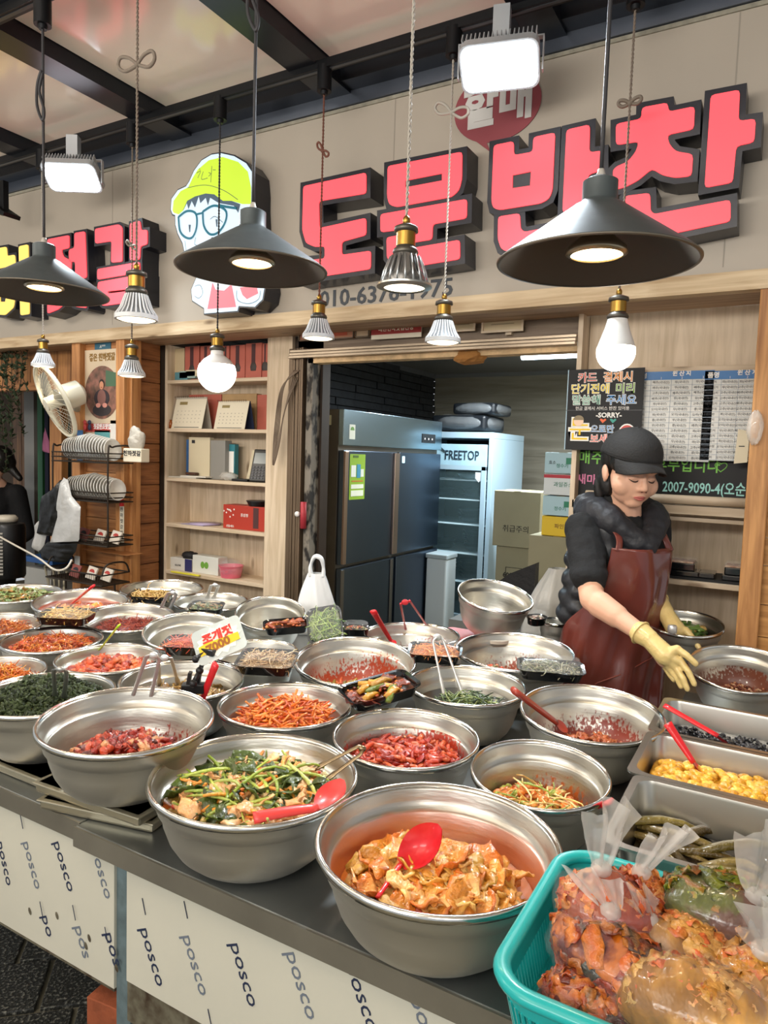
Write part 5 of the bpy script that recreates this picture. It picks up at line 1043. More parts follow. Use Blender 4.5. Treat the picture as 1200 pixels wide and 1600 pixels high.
def carton(x0, x1, y0, y1, z0, z1, label, prints=(), m=CT, name='cardboard_box', txt=None, group=None):
    cx, cy = (x0+x1)/2, (y0+y1)/2; o = MB().box(x0-cx, x1-cx, y0-cy, y1-cy, 0, z1-z0).build(name, m, loc=(cx, cy, z0), bev=.003); tag(o, label, 'box', group)
    MB().box(-.02, .02, y0-cy-.0005, y1-cy, z1-z0, z1-z0+.001).build('tape', mat('tape', 'a8a080', .3), o)
    for a, b, c_, d_, mm in prints: MB().box(a*(x1-x0), b*(x1-x0), y0-cy-.001, y0-cy, c_*(z1-z0), d_*(z1-z0)).build('print', mm, o)
    if txt:
        for q in txt: text(q[0], q[1], q[2], 'lettering', o, (q[3]*(x1-x0), y0-cy-.0015, q[4]*(z1-z0)), FR, off=q[5] if len(q) > 5 else 0)
    return o
PB = mat('print_black', '1c1c1a', .6); carton(-1.52, -1.235, 3.98, 4.26, .915, 1.245, 'upper cardboard carton stacked right of the glass cooler', txt=[('취급주의', .045, PB, .0, .32)])
carton(-1.5, -1.29, 4.0, 4.26, .585, .912, 'lower cardboard carton with boxed black lettering', [(-.2, .28, .15, .16, PB), (-.2, .28, .62, .63, PB), (-.2, -.18, .15, .63, PB), (.26, .28, .15, .63, PB)], txt=[('600/300', .04, PB, .04, .48, .001), ('무형광', .04, PB, .04, .28, .001)])
carton(-1.5, -1.27, 3.99, 4.26, 0, .582, 'bottom cardboard carton on the back-room floor')
BBX = mat('pale_blue_box', 'a8c8d4', .6); BWX = mat('white_box', 'd2dade', .6); BYX = mat('yellow_box', 'd8b82c', .6); GR = mat('green_print', '1f7a5c', .5); RDX = mat('red_print', 'b02838', .5)
def bbx(y0, y1, m, label, t_, pr_=()):
    za, zb = at_y(860, y1, 3.4)[2], at_y(860, y0, 3.4)[2]; return carton(-1.045, -.87, 3.4, 3.6, za, zb-.002, label, pr_, m, 'product_box', t_)
bbx(706, 739, BBX, 'pale blue product box on top of the stack by the niche', [('정수기', .022, GR, .0, .35), ('효소', .02, PB, -.28, .5)], [(.1, .4, .45, .75, GR)])
bbx(740, 773, BWX, 'white product box with red band, second in the stack', [('과일쥬스', .026, GR, .05, .5)], [(-.5, .5, .82, .98, RDX)])
bbx(774, 805, BBX, 'pale blue product box, third in the stack', [('정수기', .022, GR, .0, .35)], [(.1, .4, .45, .75, GR)])
zb = at_y(860, 837, 3.4)[2]; bbx(806, 837, BYX, 'yellow product box at the bottom of the stack', [('파인', .026, mat('print_brown', '6a3c14', .5), .0, .5)])
carton(-1.1, -.82, 3.38, 3.65, 0, zb-.002, 'brown carton supporting the stack of product boxes')
for i, (x, z, r, l) in enumerate(((-1.95, 1.605, (.22, .2, .06), 'lower plastic-wrapped bundle of black trays on the cooler'), (-1.85, 1.715, (.17, .18, .045), 'upper plastic-wrapped bundle of black trays on the cooler'))):
    t = thing('wrapped_bundle', l, 'bundle', (x, 4.55, z)); mb = MB().cbox((0, 0, r[2]), (r[0]*2-.02, r[1]*2, r[2]*1.8)); 
    MB().cbox((0, 0, r[2]), (r[0]*1.8, r[1]*1.8, r[2]*1.7)).build('tray_stack', mat('bundle_dark', '15191e', .4), t, bev=.02)
    q = MB().ell((0, 0, r[2]), (r[0]*1.05, r[1]*1.05, r[2]*1.1), 30, 16); q.v = [tuple(Vector((math.copysign(abs(v[0]/r[0])**.6*r[0], v[0]), math.copysign(abs(v[1]/r[1])**.6*r[1], v[1]), v[2]))*(1+.05*NZ.noise(Vector(v)*20))) for v in q.v]
    q.build('plastic_wrap', mat('wrap_film', 'e8eef2', .12, alpha=.13, coat=.6, spec=.7, bump=.8, bs=30), t, True)
# plastic bags
BAGW = mat('white_bag_film', 'dfe2e4', .35, sub=0, bump=.4, bs=14, stretch=(1, 1, .3), coat=.2)
def carrier(c, w_, d_, h_, label, m, handles=True, seed=1, name='plastic_bag', lean=0):
    t = thing(name, label, 'bag', c, (0, 0, .5)); nu, nv = 16, 36; v = []
    for i in range(nu+1):
        u_ = i/nu; k = (1-.05*math.sin(u_*3))*(1-.75*max(0, u_-.45)**1.2*1.6) if True else 1
        for j in range(nv):
            a = 2*PI*j/nv; q = 1+.07*math.sin(a*5+u_*3+seed)+.05*math.sin(a*11+seed*2+u_*6)
            v.append((w_/2*k*q*math.cos(a)+lean*u_*h_, d_/2*k*q*math.sin(a), u_*h_*.78))
    f = [(i*nv+j, i*nv+(j+1) % nv, (i+1)*nv+(j+1) % nv, (i+1)*nv+j) for i in range(nu) for j in range(nv)]+[tuple(reversed(range(nv)))]; MB().add(v, f).build('bag_body', m, t, True)
    if handles:
        P = spline([(-.022+lean*h_*.78, 0, h_*.74), (-.026+lean*h_*.8, 0, h_*.86), (-.01+lean*h_*.9, 0, h_*.99), (.016+lean*h_*.9, 0, h_*.97), (.026+lean*h_*.8, 0, h_*.85), (.026+lean*h_*.78, 0, h_*.74)], 6)
        MB().tube(P, [.006+.004*abs(math.cos(i*.2)) for i in range(len(P))], 8, flat=2.2, up=(0, 1, 0)).build('bag_handle', m, t, True)
    return t
c = at_y(500, 960, 2.33); carrier((c[0], 2.3, .711), .16, .11, .31, 'white plastic carrier bag standing before the shutter jamb', BAGW)
carrier((-.86, 2.9, .70), .2, .16, .36, 'white translucent bag hanging behind the vendor shoulder', mat('grey_bag_film', 'b9bab8', .35, bump=.6, bs=14, coat=.2), False, 3, lean=.15)
tag(B(-1.0, -.72, 2.78, 3.02, 0, .699).build('low_cabinet', mat('cab_grey', '6a6c6a', .5)), 'grey low cabinet behind the counter under the hanging bag', 'cabinet')
o = MB().prism([(-.2, -.12), (.14, -.12), (.14, .16), (.02, .1), (-.12, -.02)], [], .05).build('dark_cover', mat('black_cloth', '1a1a1c', .7, bump=.4), loc=(-1.08, 3.0, .82), rot=FR); tag(o, 'black cloth-covered item behind the tipped bowl', 'cloth')
tag(B(-1.3, -1.02, 2.9, 3.1, 0, .7).build('stool', mat('cab_grey', '')), 'grey low stand beneath the black cloth', 'stand')
st_ = tag(B(-1.12, -.76, 2.235, 2.39, .7101, .79).build('foam_box', mat('foam_white', 'c9c2b8', .7), bev=.006), 'pale foam box beneath the pink tray at the rear of the counter', 'box')
tag(MB().prism(rrect(.26, .14, .02), [], .012, X=Matrix.Translation((0, 0, .012))).prism(rrect(.24, .12, .02), [], .004, X=Matrix.Translation((0, 0, .014))).build('pink_tray', mat('pink_plastic', 'd88a90', .4), loc=(-.93, 2.31, .7905)), 'pink plastic tray under the tipped wide bowl', 'tray')
bowl('wok', -.87, 2.33, .135, 15, .803, 'wide empty steel bowl tipped to the right on the pink tray', None, 1.05, True, 'steel mixing bowls on the counter', tdir=2.5)
bowl('pot', -.69, 2.48, .06, 0, .7155, 'small deep steel bowl half hidden behind the vendor', None, 1.3, True); tag(B(-.745, -.62, 2.43, 2.54, .0, .715).build('pot_stand', mat('cab_grey', '')), 'narrow grey stand under the small steel bowl', 'stand')
j = thing('clear_tub', 'clear tub of chopped greens with white lid on the pink tray', 'tub', (-.80, 2.17, .7151)); MB().lathe([(0, .02), (.035, .02), (.04, .10), (0, .10)], 24).build('chopped_greens', mat('chopped', '8a8a50', .6, col2='c86a3c', vs=40), j, True); MB().lathe([(.04, .0), (.044, .12), (.046, .12)], 24).build('tub_wall', CLR, j, True); MB().lathe([(0, .13), (.047, .13), (.047, .12), (0, .12)], 24).build('lid', mat('cream_lid', 'b8b0a4', .5), j, True, ang=30)
o = MB().ell((0, 0, .02), (-.0+.05, .035, .02), 16, 10, jit=.15, rng=random.Random(2)).build('yellow_cloth', mat('yellow_cloth', 'e0b81c', .6), None, True, loc=(-.62, 2.17, .760)); tag(o, 'crumpled yellow plastic bag between bowls and vendor', 'bag')
tag(MB().box(-.04, .04, -.03, .03, 0, .06).build('plastic_block', BLKP, loc=(-.62, 2.165, .7151), bev=.004), 'small black tub beneath the crumpled yellow bag', 'tub')
# ================================================================ WALL PRINTS OVER THE DOOR AND IN THE NICHE
def wpanel(px0, py0, px1, py1, y, name, label, cat, m, th=.006, group=None):
    a, b = at_y(px0, py0, y), at_y(px1, py1, y); xm = (px0+px1)/2
    zt = at_y(xm, (py0), y)[2]; t = thing(name, label, cat, ((a[0]+b[0])/2, y, (a[2]+b[2])/2), FR, group); W, Hh = abs(b[0]-a[0]), abs(a[2]-b[2])
    MB().prism([(-W/2, -Hh/2), (W/2, -Hh/2), (W/2, Hh/2), (-W/2, Hh/2)], [], th).build('sheet', m, t); return t, W, Hh
def rect(t, x0, x1, y0, y1, m, z=.001, name='print'): return MB().box(x0, x1, y0, y1, 0, z).build(name, m, t)
INK0 = mat('ink_black', '26262a', .6); FRM = mat('thin_frame', '6a5a48', .5)
for args in (((468, 503, 553, 528), 'b07a5c', 'orange-brown framed certificate at the left over the doorway', [('SINCE-', .02, INK0, -.05, 0)]), ((556, 500, 577, 526), 'c0a888', 'small narrow framed notice over the doorway', []),):
    (a, b, c_, d_), colr, lab, tx = args; t, W, Hh = wpanel(a, b, c_, d_, 2.63, 'framed_notice', lab, 'notice', mat('nt'+colr, colr, .6)); 
    for x0, x1, y0, y1 in ((-W/2, W/2, Hh/2-.004, Hh/2), (-W/2, W/2, -Hh/2, -Hh/2+.004), (-W/2, -W/2+.004, -Hh/2, Hh/2), (W/2-.004, W/2, -Hh/2, Hh/2)): rect(t, x0, x1, y0, y1, FRM, .006, 'frame')
    if tx: rect(t, W*.15, W*.38, -Hh*.35, Hh*.35, mat('seal_red', 'b8583c', .6)); text('SINCE-', .022, INK0, 'lettering', t, (-.03, 0, .001))
    else: rect(t, -W*.35, W*.35, -.004, .006, INK0); rect(t, -W*.3, W*.3, Hh*.18, Hh*.36, mat('mustard', 'b89a34', .6))
t, W, Hh = wpanel(581, 492, 658, 526, 2.63, 'award_plaque', 'white and red award plaque with round emblem over the doorway', 'plaque', mat('plaque_white', 'd8cdb8', .5)); rect(t, -W/2, W/2, -Hh*.32, Hh*.08, mat('plaque_red', '9c2c28', .5)); text('대한민국맛집선정', .023, mat('plaque_text', 'e8ddc8', .5), 'lettering', t, (0, -Hh*.12, .0015), off=.0006)
for rr_, m_ in ((.05, INK0), (.042, mat('plaque_white', '')), (.034, INK0), (.027, mat('plaque_white', '')), (.015, mat('plaque_red', ''))): MB().prism([(rr_*math.cos(PI+PI*i/20), .042+rr_*.8*math.sin(PI+PI*i/20)) for i in range(21)], [], .0005, X=Matrix.Translation((0, 0, .0035-rr_*.04))).build('emblem_ring', m_, t)
for (a, b, c_, d_), lab in (((708, 487, 740, 514), 'cream certificate in pale frame above the right of the doorway'), ((757, 482, 815, 514), 'wider cream certificate in pale frame beside the last one')):
    t, W, Hh = wpanel(a, b, c_, d_, 2.635, 'certificate', lab, 'certificate', mat('cert_cream', 'cbb995', .6)); k = .008
    for x0, x1, y0, y1 in ((-W/2-k, W/2+k, Hh/2, Hh/2+k), (-W/2-k, W/2+k, -Hh/2-k, -Hh/2), (-W/2-k, -W/2, -Hh/2, Hh/2), (W/2, W/2+k, -Hh/2, Hh/2)): rect(t, x0, x1, y0, y1, PALEX, .006, 'frame')
    for i in range(4): rect(t, -W*.3, W*.3, -Hh*.25+i*.014, -Hh*.25+i*.014+.003, mat('faint_ink', '9a8c70', .6))
# black notice with bubbly lettering
t, W, Hh = wpanel(888, 578, 1000, 705, 2.585, 'notice_board', 'black notice with colourful bubble lettering above the vendor cap', 'notice', mat('notice_black', '121214', .6), .003)
rect(t, -W/2, -W/2+.003, -Hh/2, Hh/2, mat('edge_blue', 'a8c8d8', .4), .001, 'edge'); rect(t, -W/2, W/2, -.003, -.001, mat('tape_line', '3c3c3e', .4))
WHP = mat('sticker_white', 'f0eee8', .5)
def bub_(s, size, col, x, y, rot=0):
    text(s, size, WHP, 'lettering', t, (x, y, .001), (0, 0, rot), off=size*.05, ext=.0002); text(s, size, mat('ink'+col, col, .5), 'lettering', t, (x, y, .002), (0, 0, rot), off=size*.006, ext=.0003)
bub_('카드', .038, 'd8503c', -.062, Hh/2-.032); bub_('결제시', .038, 'e08a2c', .045, Hh/2-.032); bub_('단기전에', .038, 'e8cf1e', -.05, Hh/2-.072); bub_('미리', .038, '7aa83c', .072, Hh/2-.072); bub_('말씀해', .038, '7ab09a', -.062, Hh/2-.112); bub_('주세요', .038, '4a8cc8', .06, Hh/2-.112)
text('현금 결제시 서비스 반찬 있어용', .0145, WHP, 'lettering', t, (-.005, Hh/2-.14, .001)); text('-SORRY-', .024, WHP, 'lettering', t, (.02, -.02, .001), off=.0008)
text('눈', .09, WHP, 'lettering', t, (-.08, -.075, .001), off=.005, ext=.0002); text('눈', .09, mat('ink_yellow', 'ecc41c', .5), 'lettering', t, (-.08, -.075, .002), off=.0, ext=.0003)
bub_('으로만', .03, '4a8cc8', .0, -.07); bub_('보세요', .034, 'e8786c', .005, -.105)
for hx_, cc in ((.0, 'e86a3c'), (.035, '3c9a8c')): MB().prism([(hx_, -.048), (hx_-.01, -.036), (hx_-.008, -.031), (hx_-.002, -.033), (hx_+.002, -.036), (hx_+.008, -.031), (hx_+.013, -.036)], [], .0005, X=Matrix.Translation((0, 0, .0015))).build('heart', mat('heart'+cc, cc, .5), t)
MB().prism([(-.085+.018*math.cos(a), -.042+.016*math.sin(a)) for a in [2*PI*i/20 for i in range(20)]], [], .0005, X=Matrix.Translation((0, 0, .003))).build('drawn_face', mat('face_pink', 'f0cdb0', .5), t); MB().prism([(-.085+.019*math.cos(a), -.037+.017*math.sin(a)) for a in [PI*i/12 for i in range(13)]], [], .0005, X=Matrix.Translation((0, 0, .0036))).build('drawn_hair', mat('hair_tan', '8a7a5c', .5), t)
MB().prism([(.085+.03*math.cos(a), -.085+.036*math.sin(a)) for a in [2*PI*i/20 for i in range(20)]], [], .0005, X=Matrix.Translation((0, 0, .0015))).build('stop_circle', WHP, t); MB().prism([(.085+.026*math.cos(a), -.085+.031*math.sin(a)) for a in [2*PI*i/20 for i in range(20)]], [], .0005, X=Matrix.Translation((0, 0, .002))).build('stop_circle', mat('stop_red', 'd0544c', .5), t)
for i in range(4): MB().prism([(.07+.011*i, -.1), (.078+.011*i, -.1), (.084+.009*i, -.065), (.078+.009*i, -.063)], [], .0005, X=Matrix.Translation((0, 0, .0026))).build('drawn_hand', mat('face_pink', ''), t)
# origin-of-goods table sheets
def sheet(px0, px1, pya, pyb, label, seed):
    t, W, Hh = wpanel(px0, pya, px1, pyb, 2.612, 'menu_sheet', label, 'menu sheet', mat('sheet_white', 'd6d6d0', .35), .002, None); rect(t, -W/2, W/2, Hh/2-.028, Hh/2, mat('sheet_blue', '3f78b4', .4)); rg = random.Random(seed)
    text('품명', .02, WHP, 'lettering', t, (-W*.37, Hh/2-.015, .002), off=.0007); text('원 산 지', .018, WHP, 'lettering', t, (W*.12, Hh/2-.009, .002), off=.0006)
    gm = mat('grid_line', '8c9aa8', .5); R_ = 15; mb = MB()
    for i in range(R_+1): z = Hh/2-.028-(Hh-.03)*i/R_; mb.box(-W/2, W/2, z-.0006, z+.0006, 0, .0006)
    for q in (-.25, 0, .25): mb.box(W*q-.0006, W*q+.0006, -Hh/2, Hh/2-.028, 0, .0006)
    o = mb.build('table_grid', gm, t); o['kind'] = 'stuff'
    for q, s_ in zip((-.125, .125, .375), '123'): text(s_, .011, WHP, 'lettering', t, (W*q, Hh/2-.023, .002))
    names = (['배추김치', '총각김치', '오이무침', '콩자반', '파김치', '무김치', '고추김치', '오이김치']*2)[:15]; org = ['배추(국내산)', '고추(국내산)', '오이(국내산)', '무(국내산)', '콩(국내산)', '파(국내산)']
    for i in range(R_):
        z = Hh/2-.028-(Hh-.03)*(i+.5)/R_; text('   '.join([names[(i+seed) % 15].ljust(6)]), .0095, INK0, 'lettering', t, (-W*.36, z, .001), (0, 0, rg.uniform(-.04, .04)), ext=.0002)
        for q in (-.125, .125, .375):
            text(rg.choice(org), .0105, INK0, 'lettering', t, (W*q, z, .001), (0, 0, rg.uniform(-.04, .04)), ext=.0002)
sheet(987, 1107, 582, 722, 'left white table sheet with blue heading beside the black notice', 1); sheet(1102, 1200, 580, 722, 'right white table sheet with blue heading, partly behind the post', 5)
t, W, Hh = wpanel(905, 700, 1166, 793, 2.65, 'blackboard', 'blackboard with green and white chalk writing behind the vendor head', 'blackboard', mat('blackboard', '0e0f10', .55), .006)
GC = mat('chalk_green', '8ad060', .7); text('매주', .052, GC, 'lettering', t, (-W*.42, Hh*.30, .001), off=.0008); text('휴무입니다', .052, GC, 'lettering', t, (W*.16, Hh*.21, .001), off=.0008, sx=.88)
MB().tube([(W*.35+.017*math.sin(a)**3*1.1, Hh*.22+.015*math.cos(a)-.005*math.cos(2*a)-.002*math.cos(3*a), .001) for a in [2*PI*i/24 for i in range(24)]], .0016, 5, closed=True, up=(0, 0, 1)).build('chalk_heart', GC, t)
text('새마을', .04, mat('chalk_pink', 'e08ab0', .7), 'lettering', t, (-W*.41, -Hh*.13, .001), off=.0008); text('2007-9090-4(오순', .05, mat('chalk_mint', 'a8e0d8', .7), 'lettering', t, (W*.26, -Hh*.2, .001), off=.0008, sx=.72)
o = MB().tube([(0, 0, 0), (.55, 0, 0)], .016, 14).build('roll_tube', PALEX, None, True, loc=(-.64, 2.60, 1.295+.017)); tag(o, 'pale round wooden rail under the blackboard', 'rail')
# things on the shelf behind the vendor
for i, (x, w_, lab) in enumerate(((-.335, .17, 'clear-lidded black food tray behind the vendor, left on the shelf'), (-.225, .05, 'small black tray in the middle of the niche shelf'), (-.14, .075, 'black tray with clear lid near the honey post'))):
    t = thing('food_tray', lab, 'food tray', (x, 2.68, 1.0455)); MB().box(-w_/2, w_/2, -.05, .05, 0, .018).build('tray', PK, t, bev=.003)
    if i != 1: MB().box(-w_*.42, w_*.42, -.045, .045, .018, .045).build('tray', PK, t, bev=.004); MB().box(-w_*.42, w_*.42, -.045, .045, .045, .06).build('lid', CLR, t, bev=.004); MB().box(-w_*.38, w_*.38, -.04, .04, .044, .05).build('contents', mat('tray_food', '9a6a4c', .5, col2='d8b898', vs=50), t)
tag(B(-.42, -.10, 2.615, 2.80, 1.0365, 1.036+.009).build('black_liner', mat('liner', '0e0e0e', .6)), 'thin black liner on the niche shelf', 'liner')
cp_ = thing('paper_hook', 'cream paper pinned beside the honey post under clear film', 'paper', tuple(at_y(1157, 698, 2.56)), FR); MB().prism([(-.016, -.055), (.022, -.05), (.024, .05), (-.01, .056)], [], .004).build('paper', mat('paper_cream', 'd8cdb0', .6), cp_); MB().box(-.005, .012, .0, .003, 0, .001).build('mark', INK0, cp_)
o = MB().ell((0, 0, 0), (.022, .02, .05), 16, 12, jit=.12, rng=random.Random(5)).build('film_scrap', mat('bag_film2', 'f0e8dc', .1, alpha=.4, coat=1), None, True, loc=tuple(at_y(1180, 668, 2.38))); tag(o, 'scrunched clear film taped on the honey post', 'film')
# ================================================================ GOODS ON THE PALE SHELVES
PINKB = mat('salmon_carton', 'b5604f', .6, var=.1, vs=8); DKB = mat('dark_band', '4a2a2a', .6)
def goods(px0, px1, py0, sh_, d_, m, name, label, cat, y0=2.70, group=None, bev=.002):
    z0 = SHZ[sh_]; a, b = at_y(px0, py0, y0), at_y(px1, py0, y0); o = MB().box(-(b[0]-a[0])/2, (b[0]-a[0])/2, 0, d_, 0, max(a[2]-z0, .01)).build(name, m, loc=((a[0]+b[0])/2, y0, z0+.0005), bev=bev)
    tag(o, label, cat, group); return o, b[0]-a[0], a[2]-z0
for i, (a, b, ty) in enumerate(((289, 311, 542), (313, 330, 541), (347, 358, 541), (360, 383, 540), (384, 409, 537), (410, 419, 537))):
    o, W, Hh = goods(a, b, ty, 0, .07, PINKB, 'gift_carton', ['salmon gift carton, leftmost on the top shelf', 'salmon gift carton behind the globe bulb, left', 'salmon gift carton behind the globe bulb, right', 'salmon gift carton third from the right on the top shelf', 'salmon gift carton in plastic, second from the right on top shelf', 'narrow end of a salmon gift carton at the top shelf right end'][i], 'carton', 2.69, 'salmon gift cartons on the top shelf')
    MB().box(-W*.12, W*.12, -.001, 0, Hh*.35, Hh*.98).build('band', DKB, o); MB().lathe([(0, 0), (.016, 0), (.02, .02), (.012, .04), (0, .04)], 16).build('printed_jar', mat('jar_print', '3a302c', .5), o, True, loc=(0, -.0, Hh*.22)).scale = (1, .15, 1)
goods(272, 288, 545, 0, .04, mat('cream_box', 'c9b48e', .6), 'cream_box', 'cream upright box at the left of the top shelf', 'box', 2.70)
for i, (a, b, y) in enumerate(((273, 293, 582), (280, 305, 583), (290, 312, 584))): o, W, Hh = goods(a, b, y, 0, .05, mat('bk%d' % i, ['4f7f86', '8fa8a0', 'c9c0a0'][i], .6), 'booklet', ['teal booklet lying on the top shelf', 'grey-green booklet lying on the top shelf', 'cream booklet lying on the top shelf'][i], 'booklet', 2.665-.0+.0*i); o.location.z += .009*i
def calendar(px0, px1, py0, sh_, label, navy=False):
    z0 = SHZ[sh_]; a, b = at_y(px0, py0, 2.685), at_y(px1, py0, 2.685); W = b[0]-a[0]; Hh = (a[2]-z0)*1.02; t = thing('desk_calendar', label, 'calendar', ((a[0]+b[0])/2, 2.665, z0+.001))
    for s_, m_ in ((0, mat('cal_paper', 'd8cfb8', .6)), (1, mat('cal_navy', '2a3450', .6) if navy else mat('cal_back', 'b8b0a0', .6))):
        q = MB().box(-W/2, W/2, -.001, .001, 0, Hh*1.03).build('calendar_leaf' if not s_ else 'stand_board', m_, t, loc=(0, .0 if not s_ else .075, 0), rot=(-.24 if not s_ else .24, 0, 0))
        if not s_:
            for r_ in range(4):
                for c_ in range(7): MB().box(-W*.38+c_*W*.12, -W*.38+c_*W*.12+.006, -.0016, -.001, Hh*(.2+.12*r_), Hh*(.2+.12*r_)+.004).build('date', mat('date_ink', 'a8a090', .6), q)
            MB().box(-W*.35, -W*.1, -.0016, -.001, Hh*.78, Hh*.88).build('month', mat('date_ink2', '8a7a4c', .6), q); MB().box(-W*.4, W*.4, -.0016, -.001, Hh*.03, Hh*.05).build('caption', INK0, q)
    for i in range(14): MB().lathe([(.004, 0), (.005, .0008), (.004, .0016)], 8).build('ring', BLK, t, loc=(-W*.45+W*.9*i/13, .017, Hh), rot=(0, PI/2, 0))
calendar(272, 320, 622, 1, 'cream desk calendar at the left of the second shelf'); calendar(339, 387, 628, 1, 'white desk calendar with navy stand on the second shelf', True)
for i, (a, b, y, m_) in enumerate(((264, 272, 618, 'c9bf9c'), (295, 346, 617, 'b5604f'), (347, 401, 616, 'a8885c'), (402, 418, 617, 'b5604f'))):
    goods(a, b, y, 1, .04, mat('cb'+m_, m_, .6, var=.15, vs=10), 'flat_carton', ['pale upright box at the left end of the second shelf', 'salmon carton behind the cream calendar', 'tan framed picture behind the white calendar', 'salmon carton at the right end of the second shelf'][i], 'carton', 2.765)
bt_ = MB().lathe([(0, 0), (.01, 0), (.01, .03), (.006, .036), (.006, .045), (0, .045)], 14).build('small_bottle', mat('amber', '8a4a1c', .2), None, True, loc=(at_y(267, 655, 2.67)[0], 2.67, SHZ[1]+.001)); tag(bt_, 'tiny amber bottle at the left of the second shelf', 'bottle')
o, W, Hh = goods(295, 328, 683, 2, .03, mat('cream_sheet', 'd2c6a8', .6), 'cream_file', 'large cream file box on the third shelf', 'file', 2.72); MB().box(-W*.35, -W*.2, -.001, 0, Hh*.85, Hh*.93).build('mark', INK0, o)
goods(291, 295, 687, 2, .06, mat('blue_folder', '2f5a8c', .5), 'blue_folder', 'blue folder edge left of the cream file box', 'folder', 2.72); goods(329, 352, 688, 2, .05, mat('grey_case', '8c8a84', .3), 'grey_case', 'grey translucent case in the middle of the third shelf', 'case', 2.71)
o, W, Hh = goods(354, 367, 694, 2, .03, mat('teal_label', '2f7c88', .5), 'leaflet', 'teal and white leaflet standing on the third shelf', 'leaflet', 2.74); MB().box(-W*.4, W*.4, -.001, 0, Hh*.2, Hh*.8).build('print', WHP, o)
bl = bag_ = MB().ell((0, 0, .02), (.05, .03, .022), 20, 12, jit=.2, rng=random.Random(9)).build('crumpled_bag', CLRD, None, True, loc=(at_y(357, 735, 2.69)[0], 2.69, SHZ[2])); tag(bl, 'crumpled clear bag on the third shelf', 'bag')
ct_ = thing('card_terminal', 'black card payment terminal at the right of the third shelf', 'card terminal', (at_y(404, 735, 2.68)[0], 2.675, SHZ[2]+.001), (-.3, 0, .15)); MB().box(-.045, .045, -.012, .012, 0, .165).build('body', BLKP, ct_, bev=.006); MB().box(-.034, .034, -.0135, -.012, .09, .145).build('screen', mat('lcd', '6a7478', .2), ct_)
for r_ in range(5):
    for c_ in range(4): MB().box(-.034+c_*.018, -.022+c_*.018, -.0145, -.012, .012+r_*.014, .021+r_*.014).build('key', mat('key_grey', '4c4c50', .5), ct_)
tag(MB().box(-.05, .05, -.035, .035, 0, .012).build('terminal_base', BLKP, loc=(at_y(378, 750, 2.67)[0], 2.685, SHZ[2]+.001), bev=.003), 'flat black device beside the card terminal', 'device')
tag(MB().box(-.045, .0, -.003, .003, 0, .15).build('paper_slip', mat('cream_sheet', ''), loc=(at_y(393, 750, 2.72)[0], 2.735, SHZ[2]+.001), rot=(0, .25, 0)), 'tilted cream slips behind the card terminal', 'paper')
for i, (a, b) in enumerate(((262, 322), (285, 325))): tag(MB().box(-.1+.03*i, .1, -.04, .04, 0, .006).build('paper_pile', mat('paper%d' % i, ['c8c2b4', 'dcd8cc'][i], .6), loc=(at_y((a+b)/2, 740, 2.69)[0], 2.695, SHZ[2]+.001+.007*i), rot=(0, 0, .05*i)), ['lower pile of papers at the left of the third shelf', 'upper paper pile at the left of the third shelf'][i], 'papers')
tag(MB().cbox((0, 0, .008), (.07, .03, .014)).build('brown_pouch', mat('pouch', '4c3024', .5), loc=(at_y(298, 735, 2.69)[0], 2.70, SHZ[2]+.016), bev=.004), 'small brown pouch on the papers of the third shelf', 'pouch')
o, W, Hh = goods(349, 417, 788, 3, .09, mat('red_gift_box', 'a83424', .45), 'red_gift_box', 'red gift box with white blossoms on the fourth shelf', 'box', 2.68); text('홍삼정', .018, WHP, 'lettering', o, (0, -.001, Hh*.6), FR); MB().box(W*.2, W*.32, -.001, 0, Hh*.1, Hh*.95).build('band', DKB, o); text('선물세트', .014, WHP, 'lettering', o, (-W*.33, -.001, Hh*.1), FR)
rg = random.Random(6)
for i in range(9):
    a, b = -W*.48+rg.uniform(0, .3)*W, Hh*rg.uniform(.35, .92); MB().prism([(a+.006*(1 if k % 2 else .4)*math.cos(PI*k/5), b+.006*(1 if k % 2 else .4)*math.sin(PI*k/5)) for k in range(10)], [], .0005, X=Matrix.Translation((0, -.001, 0)) @ rotm(FR)).build('blossom', WHP, o)
tag(MB().lathe([(0, 0), (.045, 0), (.055, .022), (.058, .022), (.058, .026), (.0, .026)], 32).build('black_tub', BLKP, None, True, loc=(at_y(402, 785, 2.72)[0], 2.725, SHZ[3]+Hh+.002), ang=40), 'shallow black food container on the red gift box', 'container')
tag(MB().lathe([(0, 0), (.075, 0), (.085, .006), (0, .008)], 32).build('lilac_lid', mat('lilac', 'b8a8c8', .4), None, True, loc=(at_y(318, 810, 2.72)[0], 2.735, SHZ[3]+.001)), 'lilac plastic plates lying on the fourth shelf', 'plate')
tag(MB().box(-.09, .07, -.03, .03, 0, .003).build('flat_papers', mat('lilac2', 'a89cb0', .5), loc=(at_y(305, 815, 2.67)[0], 2.685, SHZ[3]+.001)), 'flat papers under the lilac plates', 'papers')
o, W, Hh = goods(264, 300, 870, 4, .07, mat('foil_box', 'c8c4bc', .4), 'foil_box', 'white and navy glove box on the lowest visible shelf', 'box', 2.68); MB().box(W*.2, W*.5, -.001, 0, 0, Hh).build('print', mat('navy_print', '2c2c5c', .5), o); text('GLOVE', .014, INK0, 'lettering', o, (-W*.1, -.001, Hh*.4), FR)
o2, W, Hh = goods(301, 341, 867, 4, .07, mat('tissue_box', 'd0d0c8', .4), 'tissue_box', 'white box with green leaf print on the lowest shelf', 'box', 2.68)
for sx in (-.1, .05): MB().prism([(W*sx+.014*math.cos(a), Hh*.5+.018*math.sin(a)) for a in [2*PI*i/16 for i in range(16)]], [], .0005, X=Matrix.Translation((0, -.001, 0)) @ rotm(FR)).build('leaf_print', mat('leaf_green', '6a9a3c', .5), o2)
